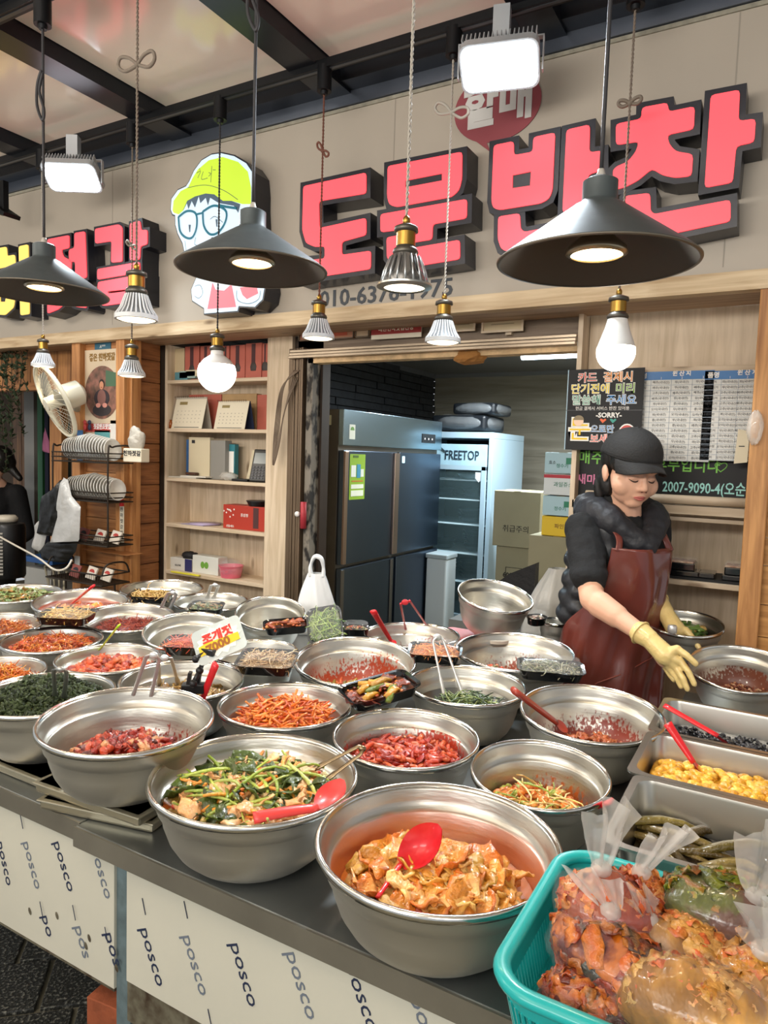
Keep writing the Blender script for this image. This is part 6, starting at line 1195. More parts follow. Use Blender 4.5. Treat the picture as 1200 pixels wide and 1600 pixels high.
tag(MB().ell((0, 0, .018), (.055, .03, .022), 18, 10, jit=.2, rng=random.Random(12)).build('black_gloves', mat('black_cloth', ''), None, True, loc=(at_y(295, 862, 2.7)[0], 2.715, SHZ[4]+.06)), 'crumpled black gloves lying on the boxes', 'gloves')
pk = thing('pink_tub', 'pink plastic tub in a clear bag on the lowest visible shelf', 'tub', (at_y(361, 888, 2.70)[0], 2.70, SHZ[4]+.001)); MB().lathe([(0, 0), (.05, 0), (.06, .05), (.064, .06), (.058, .06), (.048, .006), (0, .006)], 36).build('tub', mat('pink_tub', 'd86a7c', .35), pk, True, ang=50); MB().ell((0, 0, .045), (.064, .06, .05), 20, 14, jit=.06, rng=random.Random(3)).build('clear_bag', CLR, pk, True)
tag(MB().box(-.1, .1, -.006, .006, -.003, .004).build('yellow_film', mat('yellow_film', 'e0d23c', .4), loc=(at_y(290, 900, 2.64)[0], 2.638, SHZ[4]-.002)), 'yellow strip hanging over the lowest shelf edge', 'strip'); tag(MB().box(-.07, .05, -.02, .02, 0, .13).build('yellow_box', mat('yellow_box2', 'd0b42c', .5), loc=(at_y(318, 920, 2.72)[0], 2.72, SHZ[5]+.001)), 'yellow carton on the bottom shelf behind the bowls', 'box')
hk = thing('cable_bundle', 'looped brown cables hanging on the shutter jamb', 'cable', (-2.0, 2.59, 1.6)); 
for i in range(4): MB().tube(spline([(.03+.01*i, 0, .2), (-.02-.004*i, -.01, .12), (-.04-.008*i, -.012, -.06), (-.07, -.012, -.2-.01*i), (-.05+.004*i, -.012, -.14), (-.01, -.01, .02), (.025+.01*i, 0, .17)], 6), .0028, 6).build('cable', mat('cable_brown', '6c5c4c', .6), hk, True)
o = MB().tube([(0, 0, -.06), (0, 0, .06)], .014, 12).build('red_switch', mat('red_lever', 'a8303a', .5), None, True, loc=tuple(at_y(474, 805, 2.58)+np.array([0, 0, 0]))); tag(o, 'red lever on the shutter jamb', 'lever'); tag(MB().lathe([(0, 0), (.012, 0), (.012, .012), (0, .012)], 14).build('push_button', WHITE, None, True, loc=tuple(at_y(466, 803, 2.59)), rot=(PI/2, 0, 0)), 'white round knob beside the red lever', 'knob')
# ================================================================ LEFT STALL
YL = 2.40
def drape(name, px, y, label, m, th=.02, cat='bag', bulge=.02, seed=0):
    P = [at_y(a, b, y) for a, b in px]; c = sum(P)/len(P); poly = [(p[0]-c[0], p[2]-c[2]) for p in P]; xs = [p[0] for p in poly]; zs = [p[1] for p in poly]
    # subdivided pillow over the outline
    mb = MB(); tri = tessellate_polygon([[Vector((*p, 0)) for p in poly]])
    bm = bmesh.new(); V = [bm.verts.new((p[0], 0, p[1])) for p in poly]
    for t_ in tri: bm.faces.new([V[i] for i in t_])
    bmesh.ops.subdivide_edges(bm, edges=bm.edges[:], cuts=6, use_grid_fill=True); bmesh.ops.triangulate(bm, faces=bm.faces[:])
    bd = {v for e in bm.edges if e.is_boundary for v in e.verts}
    g = bmesh.ops.duplicate(bm, geom=bm.verts[:]+bm.edges[:]+bm.faces[:])
    for v in bm.verts:
        v.co.y = -th/2-bulge*abs(NZ.noise(Vector((v.co.x*28+seed, v.co.z*7, 0))))
    dv = [q for q in g['geom'] if isinstance(q, bmesh.types.BMVert)]
    for v in dv: v.co.y = th/2
    for v in bd: v.co.y = 0
    for o_, n_ in g['vert_map'].items():
        if o_ in bd and isinstance(n_, bmesh.types.BMVert): n_.co.y = 0.001
    bmesh.ops.recalc_face_normals(bm, faces=bm.faces[:])
    me = bpy.data.meshes.new(name); bm.to_mesh(me); bm.free(); me.materials.append(m); me.polygons.foreach_set('use_smooth', [True]*len(me.polygons))
    o = link(name, me, None, c); tag(o, label, cat); return o
# back structure of the neighbouring stall
ws = struct('wall_stall_back', B(-8, -3.0, 4.6, 4.65, 0, 2.8), mat('stall_dark', '4a3a2a', .8)); 
for i in range(26): B(-7.2+.16*i, -7.05+.16*i, 4.585, 4.6, 0, 2.6).build('wall_board', wood('brown_board', '8c6238', '5a3a1e', 'z'), ws)
B(-3.0, -2.95, 2.8, 4.65, 0, 2.8).build('partition', mat('stall_dark', ''), ws)
hb = struct('wall_stall_header', B(-6.5, -3.28, 2.62, 2.66, 1.78, 1.97), wood('header_pl', 'b07a44', '7a4e28', 'z'))
for i in range(24): MB().box(0, .118, -.014, 0, 0, .19).build('plank', wood('header_pl', ''  , '') if 0 else _mats['header_pl'], hb, loc=(-3.42-.122*i, 2.62, 1.785))
B(-6.5, -3.28, 2.59, 2.66, 1.745, 1.79).build('crossbeam', PINEX, hb)
struct('ceiling_stall', B(-8, -2.95, 2.5, 4.65, 2.02, 2.06), mat('stall_ceiling', '6a5a48', .8))
def strip_px(px0, px1, py0, py1, y, d, name, label, cat, m):
    a, b = at_y(px0, py0, y), at_y(px1, py1, y); o = MB().box(0, b[0]-a[0], 0, d, 0, a[2]-b[2]).build(name, m, loc=(a[0], y, b[2]), bev=.002); return tag(o, label, cat)
strip_px(37, 55, 612, 960, 3.3, .03, 'sliding_door_frame', 'grey metal door frame behind the person in black', 'frame', mat('grey_frame', '8c8a84', .5, .3)); strip_px(55, 68, 610, 960, 3.45, .02, 'green_panel', 'narrow green panel beside the grey door frame', 'panel', mat('green_panel', '2f7a4a', .5))
strip_px(69, 77, 640, 960, 3.6, .02, 'dark_interior_strip', 'dark strip for the stall interior beyond the green panel', 'cloth', mat('interior_navy', '1c1c34', .8)); o = drape('pink_cloth', [(70, 668), (77, 690), (77, 708), (68, 706)], 3.4, 'small pink cloth hanging in the neighbouring stall', mat('pink_cloth', 'c8789c', .8), cat='cloth')  # navy strip put in for the dark interior of the neighbouring stall
strip_px(77, 97, 605, 940, 3.0, .05, 'wooden_post', 'brown post behind the wall fan', 'post', PINE); strip_px(98, 107, 660, 800, 3.1, .02, 'glass_strip', 'teal-grey glass strip right of the brown post', 'glass', mat('glass_teal', '6a8c88', .15)); strip_px(120, 129, 672, 720, 2.404, .005, 'blue_notice', 'small blue notice on the pine post below the wall fan', 'notice', mat('notice_blue', '3a6aa0', .5))
# hanging artificial vines
LF = mat('vine_leaf', '33402a', .6, var=.3, vs=30); 
rg = random.Random(21)
vy = thing('hanging_vines', 'artificial vine strands hanging at the far left edge', 'vines', tuple(at_y(18, 550, 2.5)))
vo = Vector(at_y(18, 550, 2.5))
for k in range(8):
    x0 = at_y(-8+6.6*k, 550, 2.5)[0]-vo.x; L_ = [.62, .5, .66, .4, .56, .3, .46, .22][k]*1.05; P = spline([(x0+.015*math.sin(i*1.3+k), .01*math.cos(i), -L_*i/6) for i in range(7)], 4); MB().tube(P, .0022, 5).build('vine_stem', mat('vine_stem', '3c3022', .7), vy)
    mb = MB()
    for i in range(int(L_*100)):
        p = P[rg.randrange(len(P))]+Vector((0, 0, rg.uniform(-.01, .01))); a = rg.uniform(0, 6.3); X = Matrix.Translation(p) @ Euler((rg.uniform(.4, 1.4), rg.uniform(-.5, .5), a)).to_matrix().to_4x4()
        mb.add([(0, 0, 0), (.012, .012, .003), (0, .034, -.003), (-.012, .012, .003)], [(0, 1, 2, 3)], 0, X)
    q = mb.build('vine_leaves', LF, vy); q['kind'] = 'stuff'
# wall fan
fc = Vector(at_y(86, 627, 2.25)); Rt, Dn, Fw = [Vector(RW[:, i]) for i in range(3)]
n_ = (-.85*.84*Rt+.53*.84*Dn-.56*Fw).normalized(); up_ = (Vector((0, 0, 1))-n_*n_.z).normalized(); sx_ = up_.cross(n_); FX = Matrix((sx_, up_, n_)).transposed().to_4x4(); FX.translation = fc
fan = thing('wall_fan', 'cream wall fan tilted on the pine post at the left', 'fan', fc); fan.matrix_world = FX; FR_ = .185
CRF = mat('fan_cream', 'cfc9b4', .4)
MB().tube([(FR_*math.cos(a), FR_*math.sin(a), 0) for a in [2*PI*i/48 for i in range(48)]], .009, 8, closed=True, up=(0, 0, 1), flat=1.3).build('guard_ring', CRF, fan, True)
mb = MB()
for i in range(38):
    a = 2*PI*i/38; tw = .35
    for sg in (1, -1): mb.tube([(FR_*r_*math.cos(a+tw*(1-r_)), FR_*r_*math.sin(a+tw*(1-r_)), sg*.045*(1-r_**2.5)) for r_ in (.2, .45, .7, .88, 1)], .0009, 3)
q = mb.build('guard_wires', CRF, fan); q['kind'] = 'stuff'
for k in range(3):
    a = 2*PI*k/3; P = [(.03*math.cos(a-.3), .03*math.sin(a-.3), -.01), (.15*math.cos(a-.35), .15*math.sin(a-.35), -.02), (.165*math.cos(a+.1), .165*math.sin(a+.1), 0), (.13*math.cos(a+.5), .13*math.sin(a+.5), .015), (.03*math.cos(a+.6), .03*math.sin(a+.6), .008)]
    MB().add(P+[(x, y, z-.003) for x, y, z in P], [(0, 1, 2, 3, 4), (9, 8, 7, 6, 5)]+[(i, i+5, (i+1) % 5+5, (i+1) % 5) for i in range(5)]).build('fan_blade', mat('blade_grey', '7c7a70', .35), fan)
MB().lathe([(0, .05), (.03, .048), (.034, .04), (.034, -.04), (.065, -.05), (.062, -.13), (.03, -.15), (0, -.15)], 28).build('motor_housing', CRF, fan, True, ang=40)
br = Vector(at_y(120, 640, 2.40)); MB().tube([FX.inverted() @ (fc-n_*.12), FX.inverted() @ br], .018, 10).build('bracket_arm', CRF, fan, True)
# rack with plates
RK = mat('rack_brown', '2c241c', .5, .4); rx0, rx1 = at_y(98, 720, 2.30)[0], at_y(184, 720, 2.30)[0]
rk = thing('wall_rack', 'dark wire rack of three tiers hung on the wooden wall', 'rack', ((rx0+rx1)/2, 2.40, 0)); rc = (rx0+rx1)/2; W = (rx1-rx0)
TZ = [at_y(140, 722, 2.28)[2], at_y(140, 782, 2.28)[2], at_y(150, 850, 2.28)[2]]
for z in TZ:
    mb = MB()
    for zz in (z, z+.022, z+.045): mb.tube([(-W/2, -.16, zz), (W/2, -.16, zz), (W/2, -.01, zz), (-W/2, -.01, zz)], .0035, 6, closed=True, up=(0, 0, 1))
    mb.build('tier_frame', RK, rk); mb = MB()
    for i in range(34): x = -W/2+W*i/33; mb.tube([(x, -.16, z+.045), (x, -.16, z), (x, -.01, z)], .0016, 4)
    q = mb.build('tier_wires', RK, rk)
for x in (-W/2, W/2):
    MB().tube(spline([(x, -.155, TZ[2]), (x, -.155, TZ[0]+.04), (x, -.13, TZ[0]+.075), (x, -.06, TZ[0]+.085), (x, -.015, TZ[0]+.08)], 5), .0045, 7).build('rack_post', RK, rk, True)
PLW = mat('white_plate', 'd4d2cc', .3, coat=.3)
ORD = ['first', 'second', 'third', 'fourth', 'fifth', 'sixth', 'seventh', 'eighth', 'ninth', 'tenth', 'eleventh', 'twelfth', 'thirteenth', 'fourteenth', 'fifteenth', 'sixteenth', 'seventeenth']
def plates(z, n, x0, x1, r, lab):
    for i in range(n):
        x = x0+(x1-x0)*i/(n-1); k = 1-.18*abs(i/(n-1)-.5)*2
        o = MB().lathe([(0, 0), (r*.55*k, .0), (r*.8*k, .006), (r*k, .022), (r*k*.98, .024), (r*.76*k, .009), (0, .004)], 32).build('white_plate', PLW, None, True, loc=(x, 2.30, z+r*k+.006), rot=(0, PI/2-.12, .05))
        tag(o, ORD[i].capitalize()+' white plate from the left'+lab[len('white plates standing'):], 'plate', lab)
plates(TZ[0], 17, rc-W*.40, rc+W*.36, .066, 'white plates standing in the top rack tier'); plates(TZ[1], 17, rc-W*.34, rc+W*.44, .064, 'white plates standing in the middle rack tier')
CRD = mat('card_white2', 'd8d0c4', .5); CRR = mat('card_red2', 'b03a34', .5)
def cards(z, y, xs, lab):
    for i, x in enumerate(xs):
        o = MB().box(-.032, .032, -.004, .004, 0, .062).build('paper_card', CRD if i else mat('card_dark', '8c4a44', .5), loc=(x, y+.012*i, z+.006), rot=(-.35, .12, 0)); tag(o, lab[i], 'card', None)
        MB().prism([(.02*math.cos(a), .034+.016*math.sin(a)) for a in [PI*k/10 for k in range(11)]], [], .0006, X=Matrix.Translation((0, -.0045, 0)) @ rotm(FR)).build('red_print', CRR if i else INK0, o)
cards(TZ[2], 2.30, (rc-W*.15, rc+W*.12, rc+W*.36), ['dark card leftmost on the lowest rack tier', 'white card with red print in the middle of the lowest rack tier', 'white card with red print at the right of the lowest rack tier'])
bk2 = thing('wire_basket', 'dark wire basket below the rack holding printed packets', 'basket', (rc, 2.30, .70)); z = at_y(150, 912, 2.24)[2]-.70; mb = MB()
for zz in (z, z+.05): mb.tube([(-W/2-.01, -.09, zz), (W/2, -.09, zz), (W/2, .07, zz), (-W/2-.01, .07, zz)], .004, 6, closed=True, up=(0, 0, 1))
for i in range(28): x = -W/2+W*i/27; mb.tube([(x, -.09, z+.05), (x, -.09, z), (x, .07, z)], .0016, 4)
mb.build('basket_frame', RK, bk2); 
for x in (-W/2, W/2): MB().tube(spline([(x, -.09, z+.05), (x, -.06, z+.10), (x, .04, z+.10), (x, .07, z+.05)], 6), .0045, 7).build('basket_handle', RK, bk2, True)
for x in (-W/2+.02, W/2-.02): MB().tube([(x, 0, 0), (x, 0, z)], .005, 8).build('basket_foot', RK, bk2)
cards(.70+z, 2.27, (rc-W*.2, rc+W*.06, rc+W*.3), ['dark packet leftmost in the lower wire basket', 'packet with round red print in the middle of the lower wire basket', 'white packet at the right of the lower wire basket'])
strip_px(125, 198, 858, 868, 2.33, .1, 'wooden_ledge', 'small pine ledge under the wire rack', 'ledge', PINEX)
# bags hanging on the rack
drape('plastic_bag', [(99, 746), (106, 750), (112, 775), (126, 792), (124, 842), (122, 846), (78, 848), (92, 800)], 2.22, 'silvery white plastic bag hanging left of the rack', mat('silver_bag', 'b0b0ae', .3, bump=.5, bs=20, coat=.4), .03, seed=2)
drape('plastic_bag', [(94, 750), (88, 760), (66, 775), (64, 815), (60, 835), (82, 838), (92, 800), (99, 750)], 2.24, 'black plastic bag behind the silvery one', mat('black_bag', '0b0b0b', .4, bump=.5, bs=20, coat=.1), .03, seed=5)
drape('plastic_bag', [(66, 808), (56, 820), (52, 858), (66, 865), (74, 830)], 2.26, 'small white plastic bag at the left of the hanging bags', mat('silver_bag', ''), .02, seed=7)
drape('plastic_bag', [(75, 846), (122, 846), (118, 862), (104, 880), (72, 876), (60, 860)], 2.26, 'lower black plastic bag under the silvery bag', mat('black_bag', ''), .03, seed=9)
strip_px(116, 124, 868, 888, 2.33, .004, 'white_sheet', 'white sheet hanging behind the lower basket', 'sheet', WHITE)
wb = thing('plastic_bag', 'small clear bag with printed band hanging on the pine post', 'bag', tuple(at_y(213, 722, 2.36))); q = MB().ell((0, 0, .105), (.046, .03, .062), 26, 18); q.v = [tuple(Vector(v)*(1+.18*NZ.noise(Vector(v)*35))) for v in q.v]; q.build('bag_body', mat('pale_bag', 'b4b0a6', .3, bump=.8, bs=45, coat=.3, alpha=.85), wb, True); MB().box(-.054, .054, -.03, .03, .0, .065).build('paper_band', mat('band_cream', 'd8d0bc', .6), wb, bev=.004); text('천하젓갈', .028, INK0, 'lettering', wb, (0, -.031, .04), FR, off=.0008); wb.rotation_euler = (0, 0, .15)
vs_ = thing('vertical_price_strip', 'white strip with vertical writing and red top on the pine post', 'strip', tuple(at_y(191, 850, 2.395))); MB().box(-.014, .014, -.004, 0, 0, .19).build('strip', mat('band_cream', ''), vs_); 
for i, ch in enumerate('천하젓갈반찬'): text(ch, .024, INK0, 'lettering', vs_, (0, -.005, .172-.029*i), FR)
MB().tube([(0, -.003, .19), (-.004, -.006, .245)], [.012, .007], 10).build('red_top', RED, vs_, True)
# portrait poster
t, W_, H_ = wpanel(130, 548, 190, 662, 2.442, 'portrait_poster', 'cream poster with oval portrait of a seated woman', 'poster', mat('poster_cream', 'd2c0a4', .5), .004)
el = lambda cx, cy, rx, ry, n=36: [(cx+rx*math.cos(2*PI*i/n), cy+ry*math.sin(2*PI*i/n)) for i in range(n)]
MB().prism(el(0, -.03, W_*.45, H_*.36), [], .001, X=Matrix.Translation((0, 0, .001))).build('oval', mat('oval_brown', '5c4a3c', .5, col2='9a6a5c', vs=25), t)
MB().prism([(W_*.1, -.0), (W_*.36, -.0), (W_*.36, H_*.18), (W_*.1, H_*.22)], [], .0006, X=Matrix.Translation((0, 0, .0016))).build('green_door_print', mat('print_green', '4c6a50', .5), t)
def pe(cx, cy, rx, ry, col, z=.0024): MB().prism(el(cx, cy, rx, ry, 20), [], .0006, X=Matrix.Translation((0, 0, z))).build('portrait_print', mat('pp'+col, col, .6), t)
pe(0, -.118, W_*.24, .032, '3a3436'); pe(0, -.058, W_*.20, .045, '3c3438', .0028); pe(0, -.055, W_*.11, .040, '8a6058', .0032); pe(0, .012, .020, .026, '2c2220', .0034); pe(0, .006, .016, .021, 'c88c6c', .0040); pe(-.025, -.095, .018, .012, 'd89484', .0040); pe(.025, -.095, .018, .012, 'd89484', .0040); pe(0, -.004, .006, .002, '9c3c34', .0046)
text('좋은 천하젓갈', .042, mat('gold_print', '8c6a2c', .5), 'lettering', t, (0, H_*.39, .001), off=.0016, sx=.8)
t2_, W2, H2 = wpanel(131, 662, 190, 690, 2.444, 'poster_footer', 'red banner and small prints below the portrait poster', 'poster', mat('poster_cream', ''), .004); rect(t2_, -W2/2, W2/2, H2*.02, H2*.6, mat('banner_red', 'c04a44', .5)); text('젓갈원조맛집', .03, WHP, 'lettering', t2_, (0, H2*.32, .0015), off=.001, sx=.8)
rect(t2_, -W2*.2, W2*.2, -H2*.4, H2*.12, mat('print_teal', '5c9a9c', .5)); rect(t2_, W2*.22, W2*.5, -H2*.5, H2*.7, mat('paper_white', 'dcd8d0', .5), .002)
t3_, W3, H3 = wpanel(148, 524, 173, 550, 2.445, 'teal_notice', 'small teal notice above the portrait poster', 'notice', mat('teal_sheet', '2f5f74', .5), .003); text('서울 가맹점', .022, WHP, 'lettering', t3_, (0, .02, .001)); text('A***', .022, WHP, 'lettering', t3_, (0, -.015, .001))
for i, px in enumerate((134, 141)): o = MB().ell((0, 0, .02), (.012, .006, .018), 12, 8).ell((0, 0, .045), (.012, .007, .012), 12, 8).build('cutout_figure', mat('cutout%d' % i, ['b8403c', '2c3048'][i], .5), None, True, loc=(at_y(px, 690, 2.43)[0], 2.425, TZ[0]+.155)); tag(o, ['small red cut-out figure stuck on the poster bottom', 'small dark cut-out figure stuck on the poster bottom'][i], 'figure')
# low things at the left: heater, cord, blue box, cart
ht = thing('coil_heater', 'black appliance with grey ribbed column at the lower left', 'appliance', (at_y(12, 900, 2.28)[0], 2.28, .711)); hz0 = 0
MB().lathe([(.085, 0), (.09, .01), (.09, .27), (.085, .29), (.04, .30), (0, .30)], 32).build('casing', BLKP, ht, True, ang=35); MB().lathe([(0, .30), (.05, .30), (.055, .32), (.04, .335), (0, .335)], 28).build('knob_top', mat('knob_cream', 'b8b0a0', .4), ht, True)
for i in range(13): MB().lathe([(.09, .02+i*.018), (.0965, .024+i*.018), (.0965, .030+i*.018), (.09, .034+i*.018)], 32, a0=-PI*.95, a1=-PI*.25).build('rib', mat('rib_grey', '8c8a84', .4, .4), ht, True)
o = MB().tube(spline([at_y(-20, 828, 2.2), at_y(20, 850, 2.2), at_y(60, 872, 2.18), at_y(85, 890, 2.15), at_y(103, 888, 2.15), at_y(112, 875, 2.2)], 8), .005, 7).build('extension_lead', mat('cord_white', 'c9c2b4', .5), None, True); tag(o, 'white cord sagging across the lower left', 'cord')
strip_px(36, 82, 868, 884, 2.75, .25, 'blue_lid_box', 'white tub with blue lid at the lower left', 'box', mat('blue_lid', '1f4f8c', .4)); strip_px(38, 80, 885, 960, 2.76, .24, 'white_tub', 'pale tub body below the blue lid', 'tub', mat('tub_white', 'a8a8a4', .5))
cg = thing('wire_cart', 'cream wire cart frame left of the lower basket', 'cart', tuple(at_y(88, 925, 2.5))); co2 = Vector(at_y(88, 925, 2.5))
for q in ([(70, 885), (76, 915), (80, 925)], [(70, 885), (105, 892)], [(105, 892), (98, 925)], [(76, 903), (102, 905)], [(83, 890), (86, 925)], [(92, 891), (93, 925)]): MB().tube([Vector(at_y(a, b, 2.5))-co2 for a, b in q], .006, 7).build('cart_bar', mat('cart_cream', 'b0a890', .4), cg, True)
for a in (76, 100): q = Vector(at_y(a, 905, 2.5))-co2; MB().tube([q, Vector((q.x, q.y, -co2.z))], .006, 7).build('cart_leg', mat('cart_cream', ''), cg, True)
# ================================================================ VENDOR
def J(px, py, y): return Vector(at_y(px, py, y))
SKIN = mat('skin', 'dfae92', .5, var=.05, vs=9, sub=.05); HAIR = mat('black_hair', '15120f', .45, var=.3, vs=30, bump=.5, bs=60, stretch=(1, 1, .2)); CLOTH = mat('black_sweater', '18191b', .85, bump=.25, bs=90)
PUFF = mat('puffer_nylon', '26272b', .42, bump=.5, bs=16, coat=.1); CAPM = mat('cap_cotton', '2c2c2c', .8, bump=.2, bs=160); GLOVE = mat('latex_glove', 'e3c987', .32, coat=.3, bump=.35, bs=45, sub=.1)
APR = mat('maroon_vinyl', '6b332b', .24, 0, coat=.5, bump=.5, bs=9, stretch=(1, 1, .6)); TRS = mat('dark_trousers', '17171a', .8)
vend = thing('person', 'woman in black cap, black vest and maroon apron, reaching to a bowl with yellow gloves', 'person', tuple(J(960, 1060, 2.42)*Vector((1, 1, 0)) if 0 else (J(957, 1060, 2.42).x, 2.42, 0)))
VO = vend.location.copy()
def put(o): o.parent = vend; o.location = -VO; return o
Cc, Wc, Hc = J(972, 868, 2.42), J(955, 965, 2.42), J(950, 1060, 2.42)
Fh = Vector((.72, -.69, 0)).normalized(); Rh = Vector((-.69, -.72, 0)).normalized()   # forward, her right
Csh = J(972, 822, 2.42); RS = Csh+Rh*.145+Vector((0, 0, -.012)); LS = Csh-Rh*.125; RE = J(925, 936, 2.18); RWr = J(1014, 998, 2.10); LE = J(1018, 925, 2.50); LWr = J(1040, 958, 2.41)
HP = J(985, 731, 2.36)
yaw = math.atan2(-.74, .67)  # direction the face points to
hf = Vector((math.cos(yaw), math.sin(yaw), 0)); pit = math.radians(15)
F3 = hf*math.cos(pit)+Vector((0, 0, -math.sin(pit))); U3 = hf*math.sin(pit)+Vector((0, 0, math.cos(pit))); L3 = U3.cross(F3)
U3 = (U3+L3*.03).normalized(); L3 = U3.cross(F3)
HM = Matrix((L3, F3, U3)).transposed().to_4x4(); HM.translation = HP
HE = Matrix((L3, F3, U3)).transposed().to_euler()
def h(l, f, u): return HM @ Vector((l, f, u))
def he(c, r): return ('e', h(*c), r, HE)
skin = [he((0, -.012, .035), (.074, .090, .083)), he((0, .028, -.030), (.072, .060, .074)), he((0, .036, -.066), (.063, .050, .044)), he((0, .060, -.096), (.030, .024, .019)),
        he((.042, .046, -.044), (.036, .034, .036)), he((-.042, .046, -.044), (.036, .034, .036)), ('c', h(0, .082, .002), h(0, .101, -.036), .0075, .0105), he((0, .102, -.040), (.0115, .011, .009)),
        he((.011, .094, -.044), (.0085, .010, .007)), he((-.011, .094, -.044), (.0085, .010, .007)), he((.027, .078, .010), (.022, .011, .008)), he((-.027, .078, .010), (.022, .011, .008)),
        he((.030, .076, -.012), (.0165, .0125, .0095)), he((-.030, .076, -.012), (.0165, .0125, .0095)), he((0, .080, -.070), (.024, .014, .013)),
        he((-.080, -.008, -.022), (.008, .016, .028)), he((.080, -.008, -.022), (.008, .016, .028)), he((-.078, -.004, -.044), (.006, .008, .009)),
        ('c', h(0, -.02, -.05), Csh+Vector((.0, 0, .01))+Fh*.01, .052, .056), ('c', Csh, Cc, .07, .10), ('c', RS, LS, .045, .045), ('e', Cc, (.14, .11, .13), (0, 0, math.atan2(-.72, -.69))), ('e', Wc, (.125, .10, .12), (0, 0, math.atan2(-.72, -.69))), ('e', Hc, (.15, .12, .12), (0, 0, math.atan2(-.72, -.69))),
        ('c', RS, RE, .046, .038), ('c', RE, RWr, .038, .024), ('c', LS, LE, .044, .036), ('c', LE, LWr, .036, .024), ('c', RWr, J(1040, 1030, 2.10), .022, .026), ('c', LWr, J(1060, 985, 2.385), .022, .024),
        ('c', RE.lerp(RWr, .15), RE.lerp(RWr, .45), .041, .036)]
kn = [Hc+Rh*s*.085+Vector((0, 0, -.05)) for s in (1, -1)]; ft = [Vector((Hc.x, Hc.y, 0))+Rh*s*.09 for s in (1, -1)]
for a, b in zip(kn, ft): mid = a.lerp(Vector((b.x, b.y, .06)), .5); skin += [('c', a, mid, .075, .052), ('c', mid, Vector((b.x, b.y, .07)), .052, .035), ('e', Vector((b.x, b.y, .035))+Fh*.05, (.12, .045, .035), (0, 0, math.atan2(Fh.y, Fh.x)))]
put(blob('body', skin, SKIN, None, .0042, 5, .5))
# clothes
lg = []
for a, b in zip(kn, ft): mid = a.lerp(Vector((b.x, b.y, .06)), .5); lg += [('c', a, mid, .09, .07), ('c', mid, Vector((b.x, b.y, .09)), .07, .055)]
put(blob('trousers', lg+[('e', Hc, (.165, .135, .13), (0, 0, math.atan2(-.72, -.69)))], TRS, None, .012, 4))
for b in ft: put(blob('shoe', [('e', Vector((b.x, b.y, .05))+Fh*.045, (.14, .055, .05), (0, 0, math.atan2(Fh.y, Fh.x)))], BLKP, None, .012, 2))
sl_end = RS.lerp(RE, .70)
put(blob('sweater', [('c', RS+Rh*.0, sl_end, .062, .056), ('e', sl_end+Vector((0, 0, .01)), (.060, .060, .035)), ('c', LS, LS.lerp(LE, .8), .058, .05), ('e', Cc, (.15, .12, .15), (0, 0, math.atan2(-.72, -.69))), ('c', RS.lerp(Csh, .2), LS.lerp(Csh, .2), .055, .055), ('c', h(0, -.03, -.115), Csh, .056, .075), ('c', Cc, Wc, .13, .125)], CLOTH, None, .007, 3, .5, (.006, 20)))
ro = (0, 0, math.atan2(-.72, -.69)); vest = []
for k, (c, r1, r2) in enumerate(((Csh.lerp(Cc, .35), .150, .115), (Cc, .158, .128), (Cc.lerp(Wc, .3), .160, .132), (Cc.lerp(Wc, .58), .162, .134), (Cc.lerp(Wc, .84), .160, .132))): vest.append(('e', c-Fh*.012, (r1, r2, .042 if k else .05), ro))
vest += [('e', Cc.lerp(Wc, k_)-Fh*.06+Rh*.05, (.115, .10, .058), ro) for k_ in (.1, .42, .74, 1.0)]
vest += [('c', RS.lerp(Csh, .35)+Vector((0, 0, .012)), LS.lerp(Csh, .35)+Vector((0, 0, .012)), .058, .058), ('c', RS.lerp(Csh, .25)-Fh*.03, RS.lerp(Csh, .35)-Vector((0, 0, .12))-Fh*.05, .045, .05), ('c', RS.lerp(Csh, .35)+Fh*.05, RS.lerp(Csh, .5)-Vector((0, 0, .12))+Fh*.06, .035, .04)]
put(blob('puffer_vest', vest, PUFF, None, .007, 5, .5, (.006, 16)))
# hood lying round the neck: two thick rolls meeting in a V on the chest
Nk = Csh+Vector((0, 0, .045))
hp_ = [Csh+Fh*.125+Vector((0, 0, -.055))+Rh*(-.01), Nk+Rh*.075+Fh*.065+Vector((0, 0, -.028)), Nk+Rh*.10-Fh*.005+Vector((0, 0, .0)), Nk+Rh*.07-Fh*.085+Vector((0, 0, .0)), Nk-Fh*.115+Vector((0, 0, .0)), Nk-Rh*.07-Fh*.085, Nk-Rh*.10-Fh*.005, Nk-Rh*.075+Fh*.065+Vector((0, 0, -.028)), Csh+Fh*.125+Vector((0, 0, -.055))+Rh*(-.01)]
hr = [.026, .043, .052, .058, .062, .058, .052, .043, .026]; hs = spline(hp_, 4); pr2 = []
for i in range(len(hs)-1): u_ = i/(len(hs)-1)*8; r0 = float(np.interp(u_, range(9), hr)); pr2.append(('c', hs[i], hs[i+1], r0, r0))
pr2 += [('e', Nk-Fh*.10+Vector((0, 0, -.03)), (.12, .06, .07), ro), ('c', Nk+Rh*.07+Fh*.06+Vector((0, 0, -.045)), Csh+Fh*.12+Rh*.03+Vector((0, 0, -.06)), .04, .022), ('c', Nk-Rh*.07+Fh*.06+Vector((0, 0, -.045)), Csh+Fh*.12-Rh*.03+Vector((0, 0, -.06)), .04, .022)]
put(blob('hood', pr2, mat('hood_nylon', '26272c', .55, bump=.8, bs=22), None, .006, 2, .5, (.009, 13)))
